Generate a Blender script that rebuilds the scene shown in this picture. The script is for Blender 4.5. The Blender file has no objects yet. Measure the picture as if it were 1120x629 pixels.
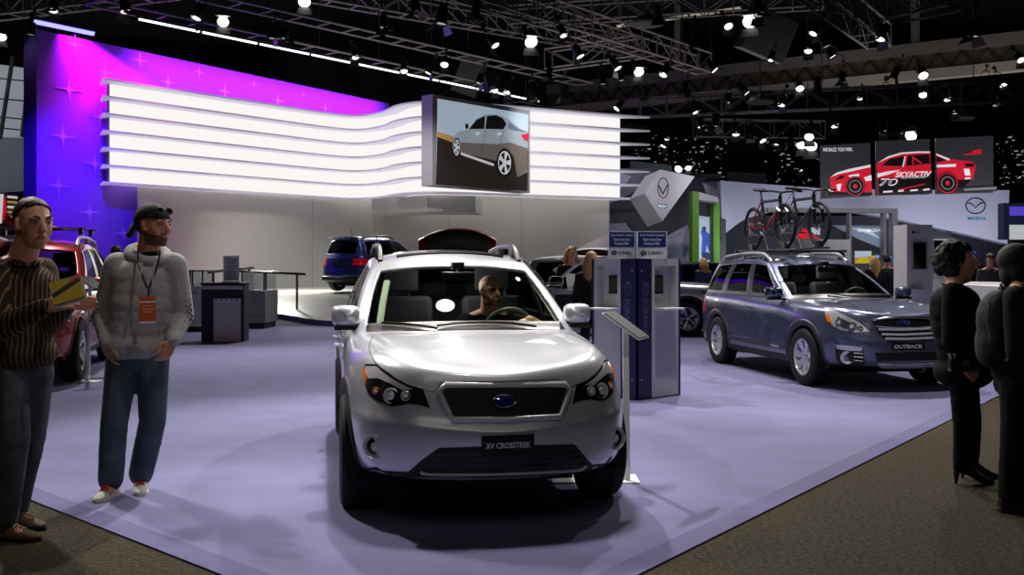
import bpy, bmesh, math, random
from mathutils import Vector, Matrix, Euler, noise
from mathutils.bvhtree import BVHTree
from mathutils.geometry import delaunay_2d_cdt

R = math.radians
scn = bpy.context.scene
COL = scn.collection
random.seed(7)

# ---------------------------------------------------------------- camera calibration
FPX, HX, HY, CAMZ = 1080.0, 560.0, 288.0, 1.50
def W(px, py, Y):
    """world point seen at photo pixel (px, py) at distance Y"""
    return Vector(((px - HX) * Y / FPX, Y, CAMZ - (py - HY) * Y / FPX))
def FL(px, py, z=0.0):
    """world point on the level z seen at photo pixel"""
    Y = FPX * (CAMZ - z) / (py - HY)
    return W(px, py, Y)

# ---------------------------------------------------------------- materials
def lin(c):
    out = []
    for v in c[:3]:
        v = v / 255.0
        out.append(v / 12.92 if v <= 0.04045 else ((v + 0.055) / 1.055) ** 2.4)
    return tuple(out) + (1.0,)

M = {}
def mat(name, rgb=(128, 128, 128), rough=0.5, metal=0.0, coat=0.0, spec=0.5, emit=None, estr=0.0,
        noise_amt=0.0, noise_scale=30.0, bump=0.0, bump_scale=200.0, alpha=1.0, sheen=0.0, detail=4.0):
    m = bpy.data.materials.new(name); m.use_nodes = True
    nt = m.node_tree; b = nt.nodes['Principled BSDF']
    b.inputs['Base Color'].default_value = lin(rgb)
    b.inputs['Roughness'].default_value = rough
    b.inputs['Metallic'].default_value = metal
    b.inputs['Coat Weight'].default_value = coat
    b.inputs['Coat Roughness'].default_value = 0.04
    b.inputs['Specular IOR Level'].default_value = spec
    b.inputs['Sheen Weight'].default_value = sheen
    if emit is not None:
        b.inputs['Emission Color'].default_value = lin(emit)
        b.inputs['Emission Strength'].default_value = estr
    if noise_amt > 0 or bump > 0:
        tc = nt.nodes.new('ShaderNodeTexCoord')
    if noise_amt > 0:
        n = nt.nodes.new('ShaderNodeTexNoise'); n.inputs['Scale'].default_value = noise_scale
        n.inputs['Detail'].default_value = detail
        nt.links.new(tc.outputs['Object'], n.inputs['Vector'])
        r = nt.nodes.new('ShaderNodeValToRGB')
        a = lin(rgb)
        r.color_ramp.elements[0].position = 0.3; r.color_ramp.elements[1].position = 0.7
        r.color_ramp.elements[0].color = tuple(x * (1 - noise_amt) for x in a[:3]) + (1,)
        r.color_ramp.elements[1].color = tuple(min(1, x * (1 + noise_amt)) for x in a[:3]) + (1,)
        nt.links.new(n.outputs['Fac'], r.inputs['Fac']); nt.links.new(r.outputs['Color'], b.inputs['Base Color'])
    if bump > 0:
        n2 = nt.nodes.new('ShaderNodeTexNoise'); n2.inputs['Scale'].default_value = bump_scale
        nt.links.new(tc.outputs['Object'], n2.inputs['Vector'])
        bp = nt.nodes.new('ShaderNodeBump'); bp.inputs['Strength'].default_value = bump
        bp.inputs['Distance'].default_value = 0.01
        nt.links.new(n2.outputs['Fac'], bp.inputs['Height']); nt.links.new(bp.outputs['Normal'], b.inputs['Normal'])
    M[name] = m
    return m

def glass(name, tint=(200, 210, 205), refl=0.10, rough=0.0):
    m = bpy.data.materials.new(name); m.use_nodes = True
    nt = m.node_tree; nt.nodes.clear()
    o = nt.nodes.new('ShaderNodeOutputMaterial'); t = nt.nodes.new('ShaderNodeBsdfTransparent')
    g = nt.nodes.new('ShaderNodeBsdfGlossy'); mx = nt.nodes.new('ShaderNodeMixShader')
    f = nt.nodes.new('ShaderNodeLayerWeight'); f.inputs['Blend'].default_value = refl
    t.inputs['Color'].default_value = lin(tint); g.inputs['Roughness'].default_value = rough
    nt.links.new(f.outputs['Fresnel'], mx.inputs['Fac'])
    nt.links.new(t.outputs[0], mx.inputs[1]); nt.links.new(g.outputs[0], mx.inputs[2])
    nt.links.new(mx.outputs[0], o.inputs['Surface'])
    M[name] = m
    return m

def emit(name, rgb, strength):
    m = bpy.data.materials.new(name); m.use_nodes = True
    nt = m.node_tree; nt.nodes.clear()
    o = nt.nodes.new('ShaderNodeOutputMaterial'); e = nt.nodes.new('ShaderNodeEmission')
    e.inputs['Color'].default_value = lin(rgb); e.inputs['Strength'].default_value = strength
    nt.links.new(e.outputs[0], o.inputs['Surface'])
    M[name] = m
    return m

# ---------------------------------------------------------------- mesh collector
def frame(z, up=Vector((0, 0, 1))):
    z = Vector(z).normalized()
    x = up.cross(z)
    if x.length < 1e-4: x = Vector((1, 0, 0)).cross(z)
    if x.length < 1e-4: x = Vector((0, 1, 0)).cross(z)
    x.normalize(); y = z.cross(x)
    return x, y, z

class MB:
    def __init__(s): s.v = []; s.f = []; s.m = []
    def add(s, vs, fs, mi=0):
        o = len(s.v); s.v += [Vector(v) for v in vs]
        for f in fs: s.f.append([o + i for i in f]); s.m.append(mi)
        return s
    def box(s, c, d, rot=None, mi=0):
        c = Vector(c); hx, hy, hz = d[0] / 2, d[1] / 2, d[2] / 2
        vs = [Vector((x, y, z)) for x in (-hx, hx) for y in (-hy, hy) for z in (-hz, hz)]
        if rot is not None:
            r = rot if isinstance(rot, Matrix) else Euler(rot).to_matrix()
            vs = [r @ v for v in vs]
        return s.add([c + v for v in vs], [(0, 1, 3, 2), (4, 6, 7, 5), (0, 4, 5, 1), (2, 3, 7, 6), (0, 2, 6, 4), (1, 5, 7, 3)], mi)
    def cyl(s, p0, p1, r0, r1=None, n=12, mi=0, caps=True):
        p0, p1 = Vector(p0), Vector(p1); r1 = r0 if r1 is None else r1
        if (p1 - p0).length < 1e-6: return s
        x, y, z = frame(p1 - p0)
        vs = []
        for p, r in ((p0, r0), (p1, r1)):
            for k in range(n):
                a = 2 * math.pi * k / n; vs.append(p + (x * math.cos(a) + y * math.sin(a)) * r)
        fs = [(k, (k + 1) % n, n + (k + 1) % n, n + k) for k in range(n)]
        if caps: fs += [list(range(n))[::-1], list(range(n, 2 * n))]
        return s.add(vs, fs, mi)
    def tube(s, pts, r, n=8, mi=0, closed=False, flat=None):
        pts = [Vector(p) for p in pts]; N = len(pts)
        rr = r if isinstance(r, (list, tuple)) else [r] * N
        vs = []; px = None
        for i in range(N):
            if closed: t = pts[(i + 1) % N] - pts[i - 1]
            else: t = pts[min(i + 1, N - 1)] - pts[max(i - 1, 0)]
            if t.length < 1e-9: t = Vector((0, 0, 1))
            t.normalize()
            if px is None: x = frame(t)[0]
            else:
                x = px - t * px.dot(t)
                x = x.normalized() if x.length > 1e-6 else frame(t)[0]
            px = x; y = t.cross(x)
            for k in range(n):
                a = 2 * math.pi * k / n
                vs.append(pts[i] + (x * math.cos(a) + y * math.sin(a) * (flat or 1)) * rr[i])
        fs = []
        for i in range(N if closed else N - 1):
            j = (i + 1) % N
            for k in range(n): fs.append((i * n + k, i * n + (k + 1) % n, j * n + (k + 1) % n, j * n + k))
        if not closed: fs += [list(range(n))[::-1], list(range((N - 1) * n, N * n))]
        return s.add(vs, fs, mi)
    def lathe(s, prof, o=(0, 0, 0), axis=(0, 0, 1), n=24, mi=0, closed=False):
        o = Vector(o); x, y, z = frame(axis); N = len(prof); vs = []
        for r, h in prof:
            for k in range(n):
                a = 2 * math.pi * k / n; vs.append(o + z * h + (x * math.cos(a) + y * math.sin(a)) * r)
        fs = []
        for i in range(N if closed else N - 1):
            j = (i + 1) % N
            for k in range(n): fs.append((i * n + k, i * n + (k + 1) % n, j * n + (k + 1) % n, j * n + k))
        if not closed:
            if prof[0][0] > 1e-5: fs.append(list(range(n))[::-1])
            if prof[-1][0] > 1e-5: fs.append(list(range((N - 1) * n, N * n)))
        return s.add(vs, fs, mi)
    def ell(s, c, r, rot=None, nu=16, nv=10, mi=0):
        c = Vector(c); r = (r, r, r) if isinstance(r, (int, float)) else r
        rm = None if rot is None else (rot if isinstance(rot, Matrix) else Euler(rot).to_matrix())
        vs = []
        def put(v): vs.append(c + (rm @ v if rm else v))
        put(Vector((0, 0, -r[2])))
        for i in range(1, nv):
            t = -math.pi / 2 + math.pi * i / nv
            for k in range(nu):
                a = 2 * math.pi * k / nu
                put(Vector((r[0] * math.cos(t) * math.cos(a), r[1] * math.cos(t) * math.sin(a), r[2] * math.sin(t))))
        put(Vector((0, 0, r[2])))
        fs = [(0, 1 + (k + 1) % nu, 1 + k) for k in range(nu)]
        for i in range(nv - 2):
            for k in range(nu):
                a = 1 + i * nu
                fs.append((a + k, a + (k + 1) % nu, a + nu + (k + 1) % nu, a + nu + k))
        a = 1 + (nv - 2) * nu; e = len(vs) - 1
        fs += [(a + k, a + (k + 1) % nu, e) for k in range(nu)]
        return s.add(vs, fs, mi)
    def cap(s, p0, p1, r0, r1=None, n=12, mi=0):
        """tapered capsule"""
        r1 = r0 if r1 is None else r1; p0, p1 = Vector(p0), Vector(p1)
        s.ell(p0, r0, None, n, n // 2 + 2, mi); s.ell(p1, r1, None, n, n // 2 + 2, mi)
        return s.cyl(p0, p1, r0, r1, n, mi)
    def prism(s, poly, o, ux, uy, depth, mi=0, side_mi=None):
        """polygon in the plane (o, ux, uy); depth along ux x uy"""
        o, ux, uy = Vector(o), Vector(ux), Vector(uy); nz = ux.cross(uy).normalized() * depth
        n = len(poly)
        a = [o + ux * p[0] + uy * p[1] for p in poly]
        b = [v + nz for v in a]
        s.add(a + b, [list(range(n))[::-1], list(range(n, 2 * n))], mi)
        base = len(s.v) - 2 * n
        for k in range(n):
            s.f.append([base + k, base + (k + 1) % n, base + n + (k + 1) % n, base + n + k]); s.m.append(mi if side_mi is None else side_mi)
        return s
    def grid(s, rows, mi=0, flip=False):
        nr, nc = len(rows), len(rows[0]); vs = [p for r in rows for p in r]; fs = []
        for i in range(nr - 1):
            for j in range(nc - 1):
                f = (i * nc + j, i * nc + j + 1, (i + 1) * nc + j + 1, (i + 1) * nc + j)
                fs.append(f[::-1] if flip else f)
        return s.add(vs, fs, mi)
    def xf(s, mtx, start=0):
        for i in range(start, len(s.v)): s.v[i] = mtx @ s.v[i]
        return s
    def mirror_y(s):
        n = len(s.v); s.v += [Vector((v.x, -v.y, v.z)) for v in s.v]
        for f, m in list(zip(s.f, s.m)): s.f.append([n + i for i in f][::-1]); s.m.append(m)
        return s
    def mesh(s, name, mats, smooth=True, angle=38):
        me = bpy.data.meshes.new(name)
        me.from_pydata([tuple(v) for v in s.v], [], s.f)
        for m in (mats if isinstance(mats, (list, tuple)) else [mats]): me.materials.append(M[m] if isinstance(m, str) else m)
        me.polygons.foreach_set('material_index', s.m)
        if smooth:
            me.shade_smooth()
            if angle: me.set_sharp_from_angle(angle=R(angle))
        me.update()
        return me
    def build(s, name, mats, parent=None, smooth=True, angle=38, bevel=0, seg=2, sub=0, loc=None):
        o = bpy.data.objects.new(name, s.mesh(name, mats, smooth, angle)); COL.objects.link(o)
        if parent: o.parent = parent
        if loc is not None: o.location = loc
        if bevel:
            b = o.modifiers.new('bevel', 'BEVEL'); b.width = bevel; b.segments = seg; b.limit_method = 'ANGLE'; b.angle_limit = R(30)
        if sub:
            u = o.modifiers.new('sub', 'SUBSURF'); u.levels = sub; u.render_levels = sub
        return o

def tag(o, label=None, cat=None, group=None, kind=None):
    if label: o['label'] = label
    if cat: o['category'] = cat
    if group: o['group'] = group
    if kind: o['kind'] = kind
    return o
def thing(name, label, cat, loc=(0, 0, 0), rz=0.0, group=None):
    o = bpy.data.objects.new(name, None); COL.objects.link(o)
    o.empty_display_size = 0.1
    o.location = loc; o.rotation_euler = (0, 0, rz)
    return tag(o, label, cat, group)
def struct(o): return tag(o, kind='structure')
def kids(o, cache={}): return list(o.children)
def copy_tree(o, parent=None):
    c = o.copy(); COL.objects.link(c); c.parent = parent
    for ch in list(o.children): copy_tree(ch, c)
    return c

def evaluated(o):
    """mesh of o with its modifiers applied"""
    bpy.context.view_layer.update()
    dg = bpy.context.evaluated_depsgraph_get()
    return bpy.data.meshes.new_from_object(o.evaluated_get(dg), preserve_all_data_layers=True, depsgraph=dg)

def text_mb(body, height, width=None, bold=0.0, depth=0.002, align='CENTER', shear=0.0, spacing=1.0):
    """letters in the XY plane, reading along +X, facing +Z, as a mesh collector"""
    cu = bpy.data.curves.new('letters', 'FONT'); cu.body = body; cu.size = 1.0; cu.align_x = align; cu.align_y = 'CENTER'
    cu.offset = bold; cu.extrude = 0.0; cu.shear = shear; cu.resolution_u = 3; cu.space_character = spacing
    o = bpy.data.objects.new('letters', cu); COL.objects.link(o)
    me = evaluated(o)
    mb = MB(); mb.add([v.co.copy() for v in me.vertices], [list(p.vertices) for p in me.polygons])
    bpy.data.objects.remove(o); bpy.data.curves.remove(cu); bpy.data.meshes.remove(me)
    ys = [v.y for v in mb.v]; xs = [v.x for v in mb.v]
    h = max(ys) - min(ys); cy = (max(ys) + min(ys)) / 2; w = max(xs) - min(xs)
    k = height / h; kx = k if width is None else width / w
    cx = (max(xs) + min(xs)) / 2 if align == 'CENTER' else min(xs)
    for v in mb.v: v.x = (v.x - cx) * kx; v.y = (v.y - cy) * k
    return mb
def plane_mtx(o, ux, uy):
    """matrix taking (x, y, z) to o + x*ux + y*uy + z*(ux x uy)"""
    ux, uy = Vector(ux).normalized(), Vector(uy).normalized(); uz = ux.cross(uy)
    m = Matrix((ux, uy, uz)).transposed().to_4x4(); m.translation = Vector(o)
    return m

def inside(p, poly):
    x, y = p; c = False; n = len(poly); j = n - 1
    for i in range(n):
        xi, yi = poly[i]; xj, yj = poly[j]
        if (yi > y) != (yj > y) and x < (xj - xi) * (y - yi) / (yj - yi) + xi: c = not c
        j = i
    return c
def smooth_poly(poly, n=6, closed=True):
    """Catmull-Rom through the points"""
    out = []; N = len(poly)
    for i in range(N if closed else N - 1):
        p = [poly[(i + k) % N] if closed else poly[min(max(i + k, 0), N - 1)] for k in (-1, 0, 1, 2)]
        for q in range(n):
            t = q / n
            out.append(tuple(0.5 * (2 * p[1][d] + (p[2][d] - p[0][d]) * t + (2 * p[0][d] - 5 * p[1][d] + 4 * p[2][d] - p[3][d]) * t * t
                                    + (3 * p[1][d] - p[0][d] - 3 * p[2][d] + p[3][d]) * t ** 3) for d in range(len(p[1]))))
    if not closed: out.append(tuple(poly[-1]))
    return out
def tess(poly, step):
    """triangulate a 2D polygon with interior points; returns points, triangles, boundary length"""
    bd = []
    n = len(poly)
    for i in range(n):
        a, b = Vector(poly[i]), Vector(poly[(i + 1) % n]); k = max(1, int((b - a).length / step))
        for q in range(k): bd.append(a + (b - a) * q / k)
    nb = len(bd); pts = list(bd); pl = [tuple(p) for p in bd]
    x0, x1 = min(p[0] for p in pl), max(p[0] for p in pl); y0, y1 = min(p[1] for p in pl), max(p[1] for p in pl)
    y = y0 + step * 0.5; row = 0
    while y < y1:
        x = x0 + step * (0.25 + 0.5 * (row % 2))
        while x < x1:
            if inside((x, y), pl):
                if min((Vector((x, y)) - b).length for b in bd) > step * 0.45: pts.append(Vector((x, y)))
            x += step
        y += step; row += 1
    r = delaunay_2d_cdt(pts, [(i, (i + 1) % nb) for i in range(nb)], [], 0, 1e-7)
    v2, _, f2 = r[0], r[1], r[2]
    tris = []
    for f in f2:
        c = (v2[f[0]] + v2[f[1]] + v2[f[2]]) / 3
        if inside((c.x, c.y), pl): tris.append(list(f))
    return v2, tris
glass('car_glass', (222, 230, 222), 0.05)
glass('dark_glass', (60, 66, 66), 0.10)
glass('clear_glass', (225, 232, 235), 0.12)
mat('silver_paint', (202, 205, 216), 0.32, 0.38, 1.0)
mat('grey_paint', (90, 96, 126), 0.30, 0.5, 1.0)
mat('red_paint', (150, 8, 22), 0.28, 0.45, 1.0)
mat('blue_paint', (32, 52, 110), 0.3, 0.5, 1.0)
mat('black_trim', (10, 10, 11), 0.35)
mat('black_under', (5, 5, 6), 0.9)
mat('cladding', (22, 22, 24), 0.6, bump=0.05)
mat('cabin', (14, 14, 15), 0.8)
mat('headliner', (120, 118, 112), 0.9)
mat('pillar_trim', (176, 184, 168), 0.8)
mat('dash', (62, 68, 66), 0.65, bump=0.08, bump_scale=300)
mat('dash_light', (84, 94, 88), 0.5)
mat('seat_dark', (46, 46, 48), 0.85, bump=0.1, bump_scale=250)
mat('tyre', (13, 13, 14), 0.75, bump=0.05)
mat('brake', (90, 90, 92), 0.4, 0.9)
mat('rim_silver', (222, 223, 228), 0.3, 0.4, 0.5)
mat('rim_dark', (20, 20, 22), 0.35, 0.5)
mat('rim_two', (160, 162, 168), 0.25, 0.9)
mat('chrome', (215, 217, 222), 0.12, 1.0)
mat('lamp_dark', (28, 28, 30), 0.25, 0.3, 0.5)
mat('lamp_chrome', (228, 229, 234), 0.2, 0.45, 0.6)
mat('amber', (235, 120, 20), 0.2, 0.0, 0.5)
mat('grille_mesh', (13, 12, 12), 0.5)
mat('emblem_blue', (20, 34, 110), 0.15, 0.2, 1.0)
mat('plate_black', (12, 12, 13), 0.4)
mat('letter_white', (240, 240, 240), 0.5)
mat('tail_red', (190, 12, 26), 0.15, 0.0, 1.0, emit=(200, 10, 20), estr=0.15)
mat('bumper_silver', (214, 215, 220), 0.3, 0.4)
mat('clear_shine', (235, 238, 245), 0.05, 0.3, 1.0)
mat('grille_bar', (26, 25, 24), 0.7)
mat('rail_grey', (70, 70, 72), 0.35, 0.5)
mat('lamp_grey', (120, 122, 128), 0.2, 0.7, 0.5)
mat('flare_grey', (66, 68, 76), 0.4, 0.4)
mat('rail_light', (170, 172, 178), 0.35, 0.4)
mat('mirror_shine', (90, 95, 112), 0.15, 0.9, 1.0)
mat('carpet_lilac', (113, 113, 152), 0.95, noise_amt=0.10, noise_scale=2.2, bump=0.25, bump_scale=120, sheen=0.15, spec=0.15)
mat('carpet_edge', (104, 104, 141), 0.95, noise_amt=0.08, noise_scale=3, bump=0.2, bump_scale=120, spec=0.15)
mat('carpet_brown', (62, 57, 46), 0.98, noise_amt=0.55, noise_scale=38, bump=0.6, bump_scale=55, spec=0.1)
mat('hall_black', (14, 13, 13), 0.9)
mat('hall_grey', (70, 70, 78), 0.8)
mat('hall_pale', (150, 152, 156), 0.8)
mat('beam_grey', (92, 88, 84), 0.7)
mat('truss_metal', (96, 92, 92), 0.5, 0.4)
mat('truss_black', (26, 25, 25), 0.6, 0.3)
mat('lamp_black', (14, 14, 15), 0.45, 0.3)
mat('violet_light_wall', (128, 84, 224), 0.75)  # violet of the coloured light put into the wall's base colour
mat('star_print', (196, 150, 255), 0.6)
mat('wall_side', (120, 116, 140), 0.7)
mat('white_wall', (196, 194, 190), 0.55, spec=0.3)
mat('white_gloss', (222, 222, 214), 0.28)
mat('fin_white', (215, 212, 224), 0.5, emit=(235, 230, 245), estr=0.22)  # faint glow put in so the fin edges read as lit
emit('lit_white', (255, 252, 250), 0.96)
emit('lamp_lit', (255, 252, 248), 14.0)
emit('lamp_glow', (255, 250, 244), 2.2)
emit('led_blue', (90, 90, 255), 6.0)
emit('led_white', (245, 240, 255), 2.2)
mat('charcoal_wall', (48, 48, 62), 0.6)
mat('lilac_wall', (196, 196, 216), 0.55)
mat('sign_white', (222, 222, 232), 0.45)
mat('frame_silver', (186, 185, 190), 0.4, 0.15)
mat('green_paint', (96, 150, 40), 0.5)
mat('navy', (24, 28, 74), 0.45)
mat('navy_dark', (16, 18, 44), 0.5)
mat('kiosk_grey', (186, 186, 192), 0.45)
mat('white_paint', (232, 232, 234), 0.4)
mat('screen_off', (20, 22, 28), 0.15)
mat('rail_steel', (120, 118, 120), 0.25, 0.9)
mat('ink_dark', (30, 32, 44), 0.5)
mat('ink_blue', (40, 130, 180), 0.5)
def pic(name, rgb, s=0.55):
    """ink of a picture: printed colour that also glows in that colour"""
    mat(name, rgb, 0.5, emit=rgb, estr=s)
pic('pic_sky', (186, 205, 222)); pic('pic_ground', (44, 36, 34)); pic('pic_field', (190, 150, 90)); pic('pic_silver', (158, 170, 180)); pic('pic_silver_low', (112, 104, 98))
pic('pic_black', (16, 16, 18)); pic('pic_window', (100, 120, 140)); pic('pic_red', (210, 40, 80)); pic('pic_light', (225, 228, 232)); pic('pic_red2', (200, 24, 48), 0.7); pic('pic_redbright', (225, 30, 50))
pic('pic_white', (242, 240, 244)); pic('pic_grey', (120, 118, 122)); pic('pic_dark', (40, 38, 42)); pic('banner_grey', (62, 62, 66), 0.3)
pic('pic_cloud', (120, 136, 160)); pic('pic_hill', (52, 56, 66)); pic('pic_navy', (30, 34, 60)); pic('pic_blue', (70, 100, 200)); pic('pic_yellow', (200, 190, 40)); pic('pic_figure', (60, 70, 120))
pic('pic_aqua', (90, 150, 240), 1.0); pic('pic_violet', (90, 70, 200), 0.8)
mat('kiosk_letter', (96, 100, 140), 0.5)
mat('navy_bright', (34, 40, 120), 0.45)
mat('sheet_dark', (60, 62, 70), 0.4); mat('sheet_pale', (200, 204, 212), 0.6); mat('counter_grey', (150, 148, 152), 0.5)
mat('screen_glow', (40, 42, 38), 0.2, emit=(60, 64, 56), estr=0.15)
mat('poster_red', (190, 180, 160), 0.5)
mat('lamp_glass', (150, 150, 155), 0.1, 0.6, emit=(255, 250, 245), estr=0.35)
mat('lamp_metal', (58, 58, 60), 0.4, 0.5)
mat('tube_dim', (150, 148, 130), 0.5, emit=(200, 198, 170), estr=0.35)
mat('beam_pale', (140, 134, 126), 0.7); mat('web_olive', (66, 60, 44), 0.8); mat('fascia_green', (150, 170, 160), 0.7)
emit('far_glint', (235, 228, 215), 0.32); emit('far_warm', (215, 190, 170), 0.14)
mat('bright_blue', (30, 80, 190), 0.3, 0.3, 1.0); mat('bike_black', (16, 16, 18), 0.35, 0.2, 0.4); mat('bike_red', (176, 22, 34), 0.3, 0.2, 0.6); mat('bike_metal', (120, 120, 124), 0.3, 0.9)
mat('ski_black', (20, 20, 22), 0.3, 0, 0.5); mat('ski_red', (180, 24, 36), 0.3, 0, 0.5)
def skin(name, rgb):
    m = mat(name, rgb, 0.5, bump=0.04, bump_scale=180, spec=0.35); b = m.node_tree.nodes['Principled BSDF']
    b.inputs['Subsurface Weight'].default_value = 0.12; b.inputs['Subsurface Radius'].default_value = (0.01, 0.004, 0.002)
skin('skin', (205, 150, 125)); skin('skin_tan', (196, 138, 108)); skin('skin_pale', (222, 168, 142))
mat('sweat_grey', (166, 165, 166), 0.95, noise_amt=0.12, noise_scale=60, bump=0.25, bump_scale=220, spec=0.15)
mat('denim', (76, 88, 98), 0.9, noise_amt=0.30, noise_scale=7, bump=0.2, bump_scale=300, spec=0.15)
mat('denim_grey', (84, 90, 96), 0.9, noise_amt=0.28, noise_scale=7, bump=0.2, bump_scale=300, spec=0.15)
mat('cloth_black', (9, 9, 10), 0.9, bump=0.15, bump_scale=250, spec=0.2); mat('cloth_dark', (26, 26, 29), 0.9, bump=0.15, bump_scale=250, spec=0.2)
mat('suit_dark', (34, 36, 44), 0.85, spec=0.2); mat('jacket_blue', (62, 76, 100), 0.85, spec=0.2); mat('jacket_grey', (92, 92, 96), 0.85, spec=0.2)
mat('bandana', (22, 22, 22), 0.8, noise_amt=0.8, noise_scale=55); mat('hair_dark', (24, 19, 16), 0.6, bump=0.3, bump_scale=120); mat('hair_black', (8, 7, 7), 0.75, bump=0.3, bump_scale=120)
mat('hair_brown', (62, 42, 30), 0.6, noise_amt=0.3, noise_scale=60, bump=0.3, bump_scale=120); mat('hair_brown_l', (120, 84, 52), 0.55, noise_amt=0.35, noise_scale=40, bump=0.3, bump_scale=90); mat('hair_blond', (196, 150, 88), 0.55, noise_amt=0.35, noise_scale=40, bump=0.3, bump_scale=90)
mat('stubble', (104, 74, 60), 0.85, noise_amt=0.35, noise_scale=300); mat('lips', (196, 126, 108), 0.5); mat('eye_white', (190, 182, 174), 0.25); mat('iris_brown', (40, 26, 18), 0.15); mat('shades', (8, 8, 9), 0.1, 0.0, 0.5)
mat('shoe_black', (14, 14, 15), 0.5); mat('sole_black', (18, 17, 17), 0.7); mat('shoe_grey', (196, 192, 184), 0.7, noise_amt=0.15, noise_scale=30); mat('sole_pale', (205, 200, 190), 0.7); mat('lace_red', (190, 34, 44), 0.7); mat('shoe_brown', (92, 66, 42), 0.8, noise_amt=0.2, noise_scale=40); mat('lace_tan', (170, 140, 100), 0.8)
mat('boot_gloss', (14, 13, 14), 0.28, 0, 0.4); mat('bag_black', (11, 11, 12), 0.8, bump=0.2, bump_scale=300); mat('strap_grey', (84, 82, 80), 0.7)
mat('badge_orange', (206, 92, 48), 0.5); mat('badge_ink', (236, 180, 150), 0.5); mat('print_dark', (66, 66, 68), 0.9); mat('brochure_yellow', (222, 186, 52), 0.45); mat('sheet_white', (226, 226, 224), 0.6)
def stripes(name, base, line, scale, width):
    m = mat(name, base, 0.9, bump=0.15, bump_scale=260, spec=0.15); nt = m.node_tree; b = nt.nodes['Principled BSDF']
    tc = nt.nodes.new('ShaderNodeTexCoord'); sp = nt.nodes.new('ShaderNodeSeparateXYZ'); nt.links.new(tc.outputs['Object'], sp.inputs[0])
    def mth(op, a, b=None):
        n = nt.nodes.new('ShaderNodeMath'); n.operation = op
        for i, q in enumerate((a, b)):
            if q is None: continue
            if isinstance(q, (int, float)): n.inputs[i].default_value = q
            else: nt.links.new(q, n.inputs[i])
        return n.outputs[0]
    ang = mth('ARCTAN2', mth('SUBTRACT', sp.outputs[0], 0.10), mth('SUBTRACT', 0.35, sp.outputs[1])); w_ = mth('MULTIPLY', mth('ADD', mth('SINE', mth('MULTIPLY', ang, scale * 3.0)), 1.0), 0.5)
    r = nt.nodes.new('ShaderNodeValToRGB'); r.color_ramp.elements[0].position = 1 - width; r.color_ramp.elements[0].color = lin(base); r.color_ramp.elements[1].position = 1 - width + 0.08; r.color_ramp.elements[1].color = lin(line)
    nt.links.new(w_, r.inputs['Fac']); nt.links.new(r.outputs['Color'], b.inputs['Base Color'])
stripes('shirt_stripe', (58, 47, 40), (138, 116, 90), 46.0, 0.13)
# ---------------------------------------------------------------- cars
US = [0.0, 0.24, 0.48, 0.72, 0.92, 1.0]
TS = [0.0, 0.05, 0.5, 0.94, 1.0]
def lerp(a, b, t): return a + (b - a) * t
def tab(keys, x):
    """piecewise linear table of (x, value or tuple)"""
    if x <= keys[0][0]: return keys[0][1]
    for (a, va), (b, vb) in zip(keys, keys[1:]):
        if x <= b:
            t = (x - a) / (b - a)
            return tuple(lerp(p, q, t) for p, q in zip(va, vb)) if isinstance(va, (tuple, list)) else lerp(va, vb, t)
    return keys[-1][1]

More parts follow.
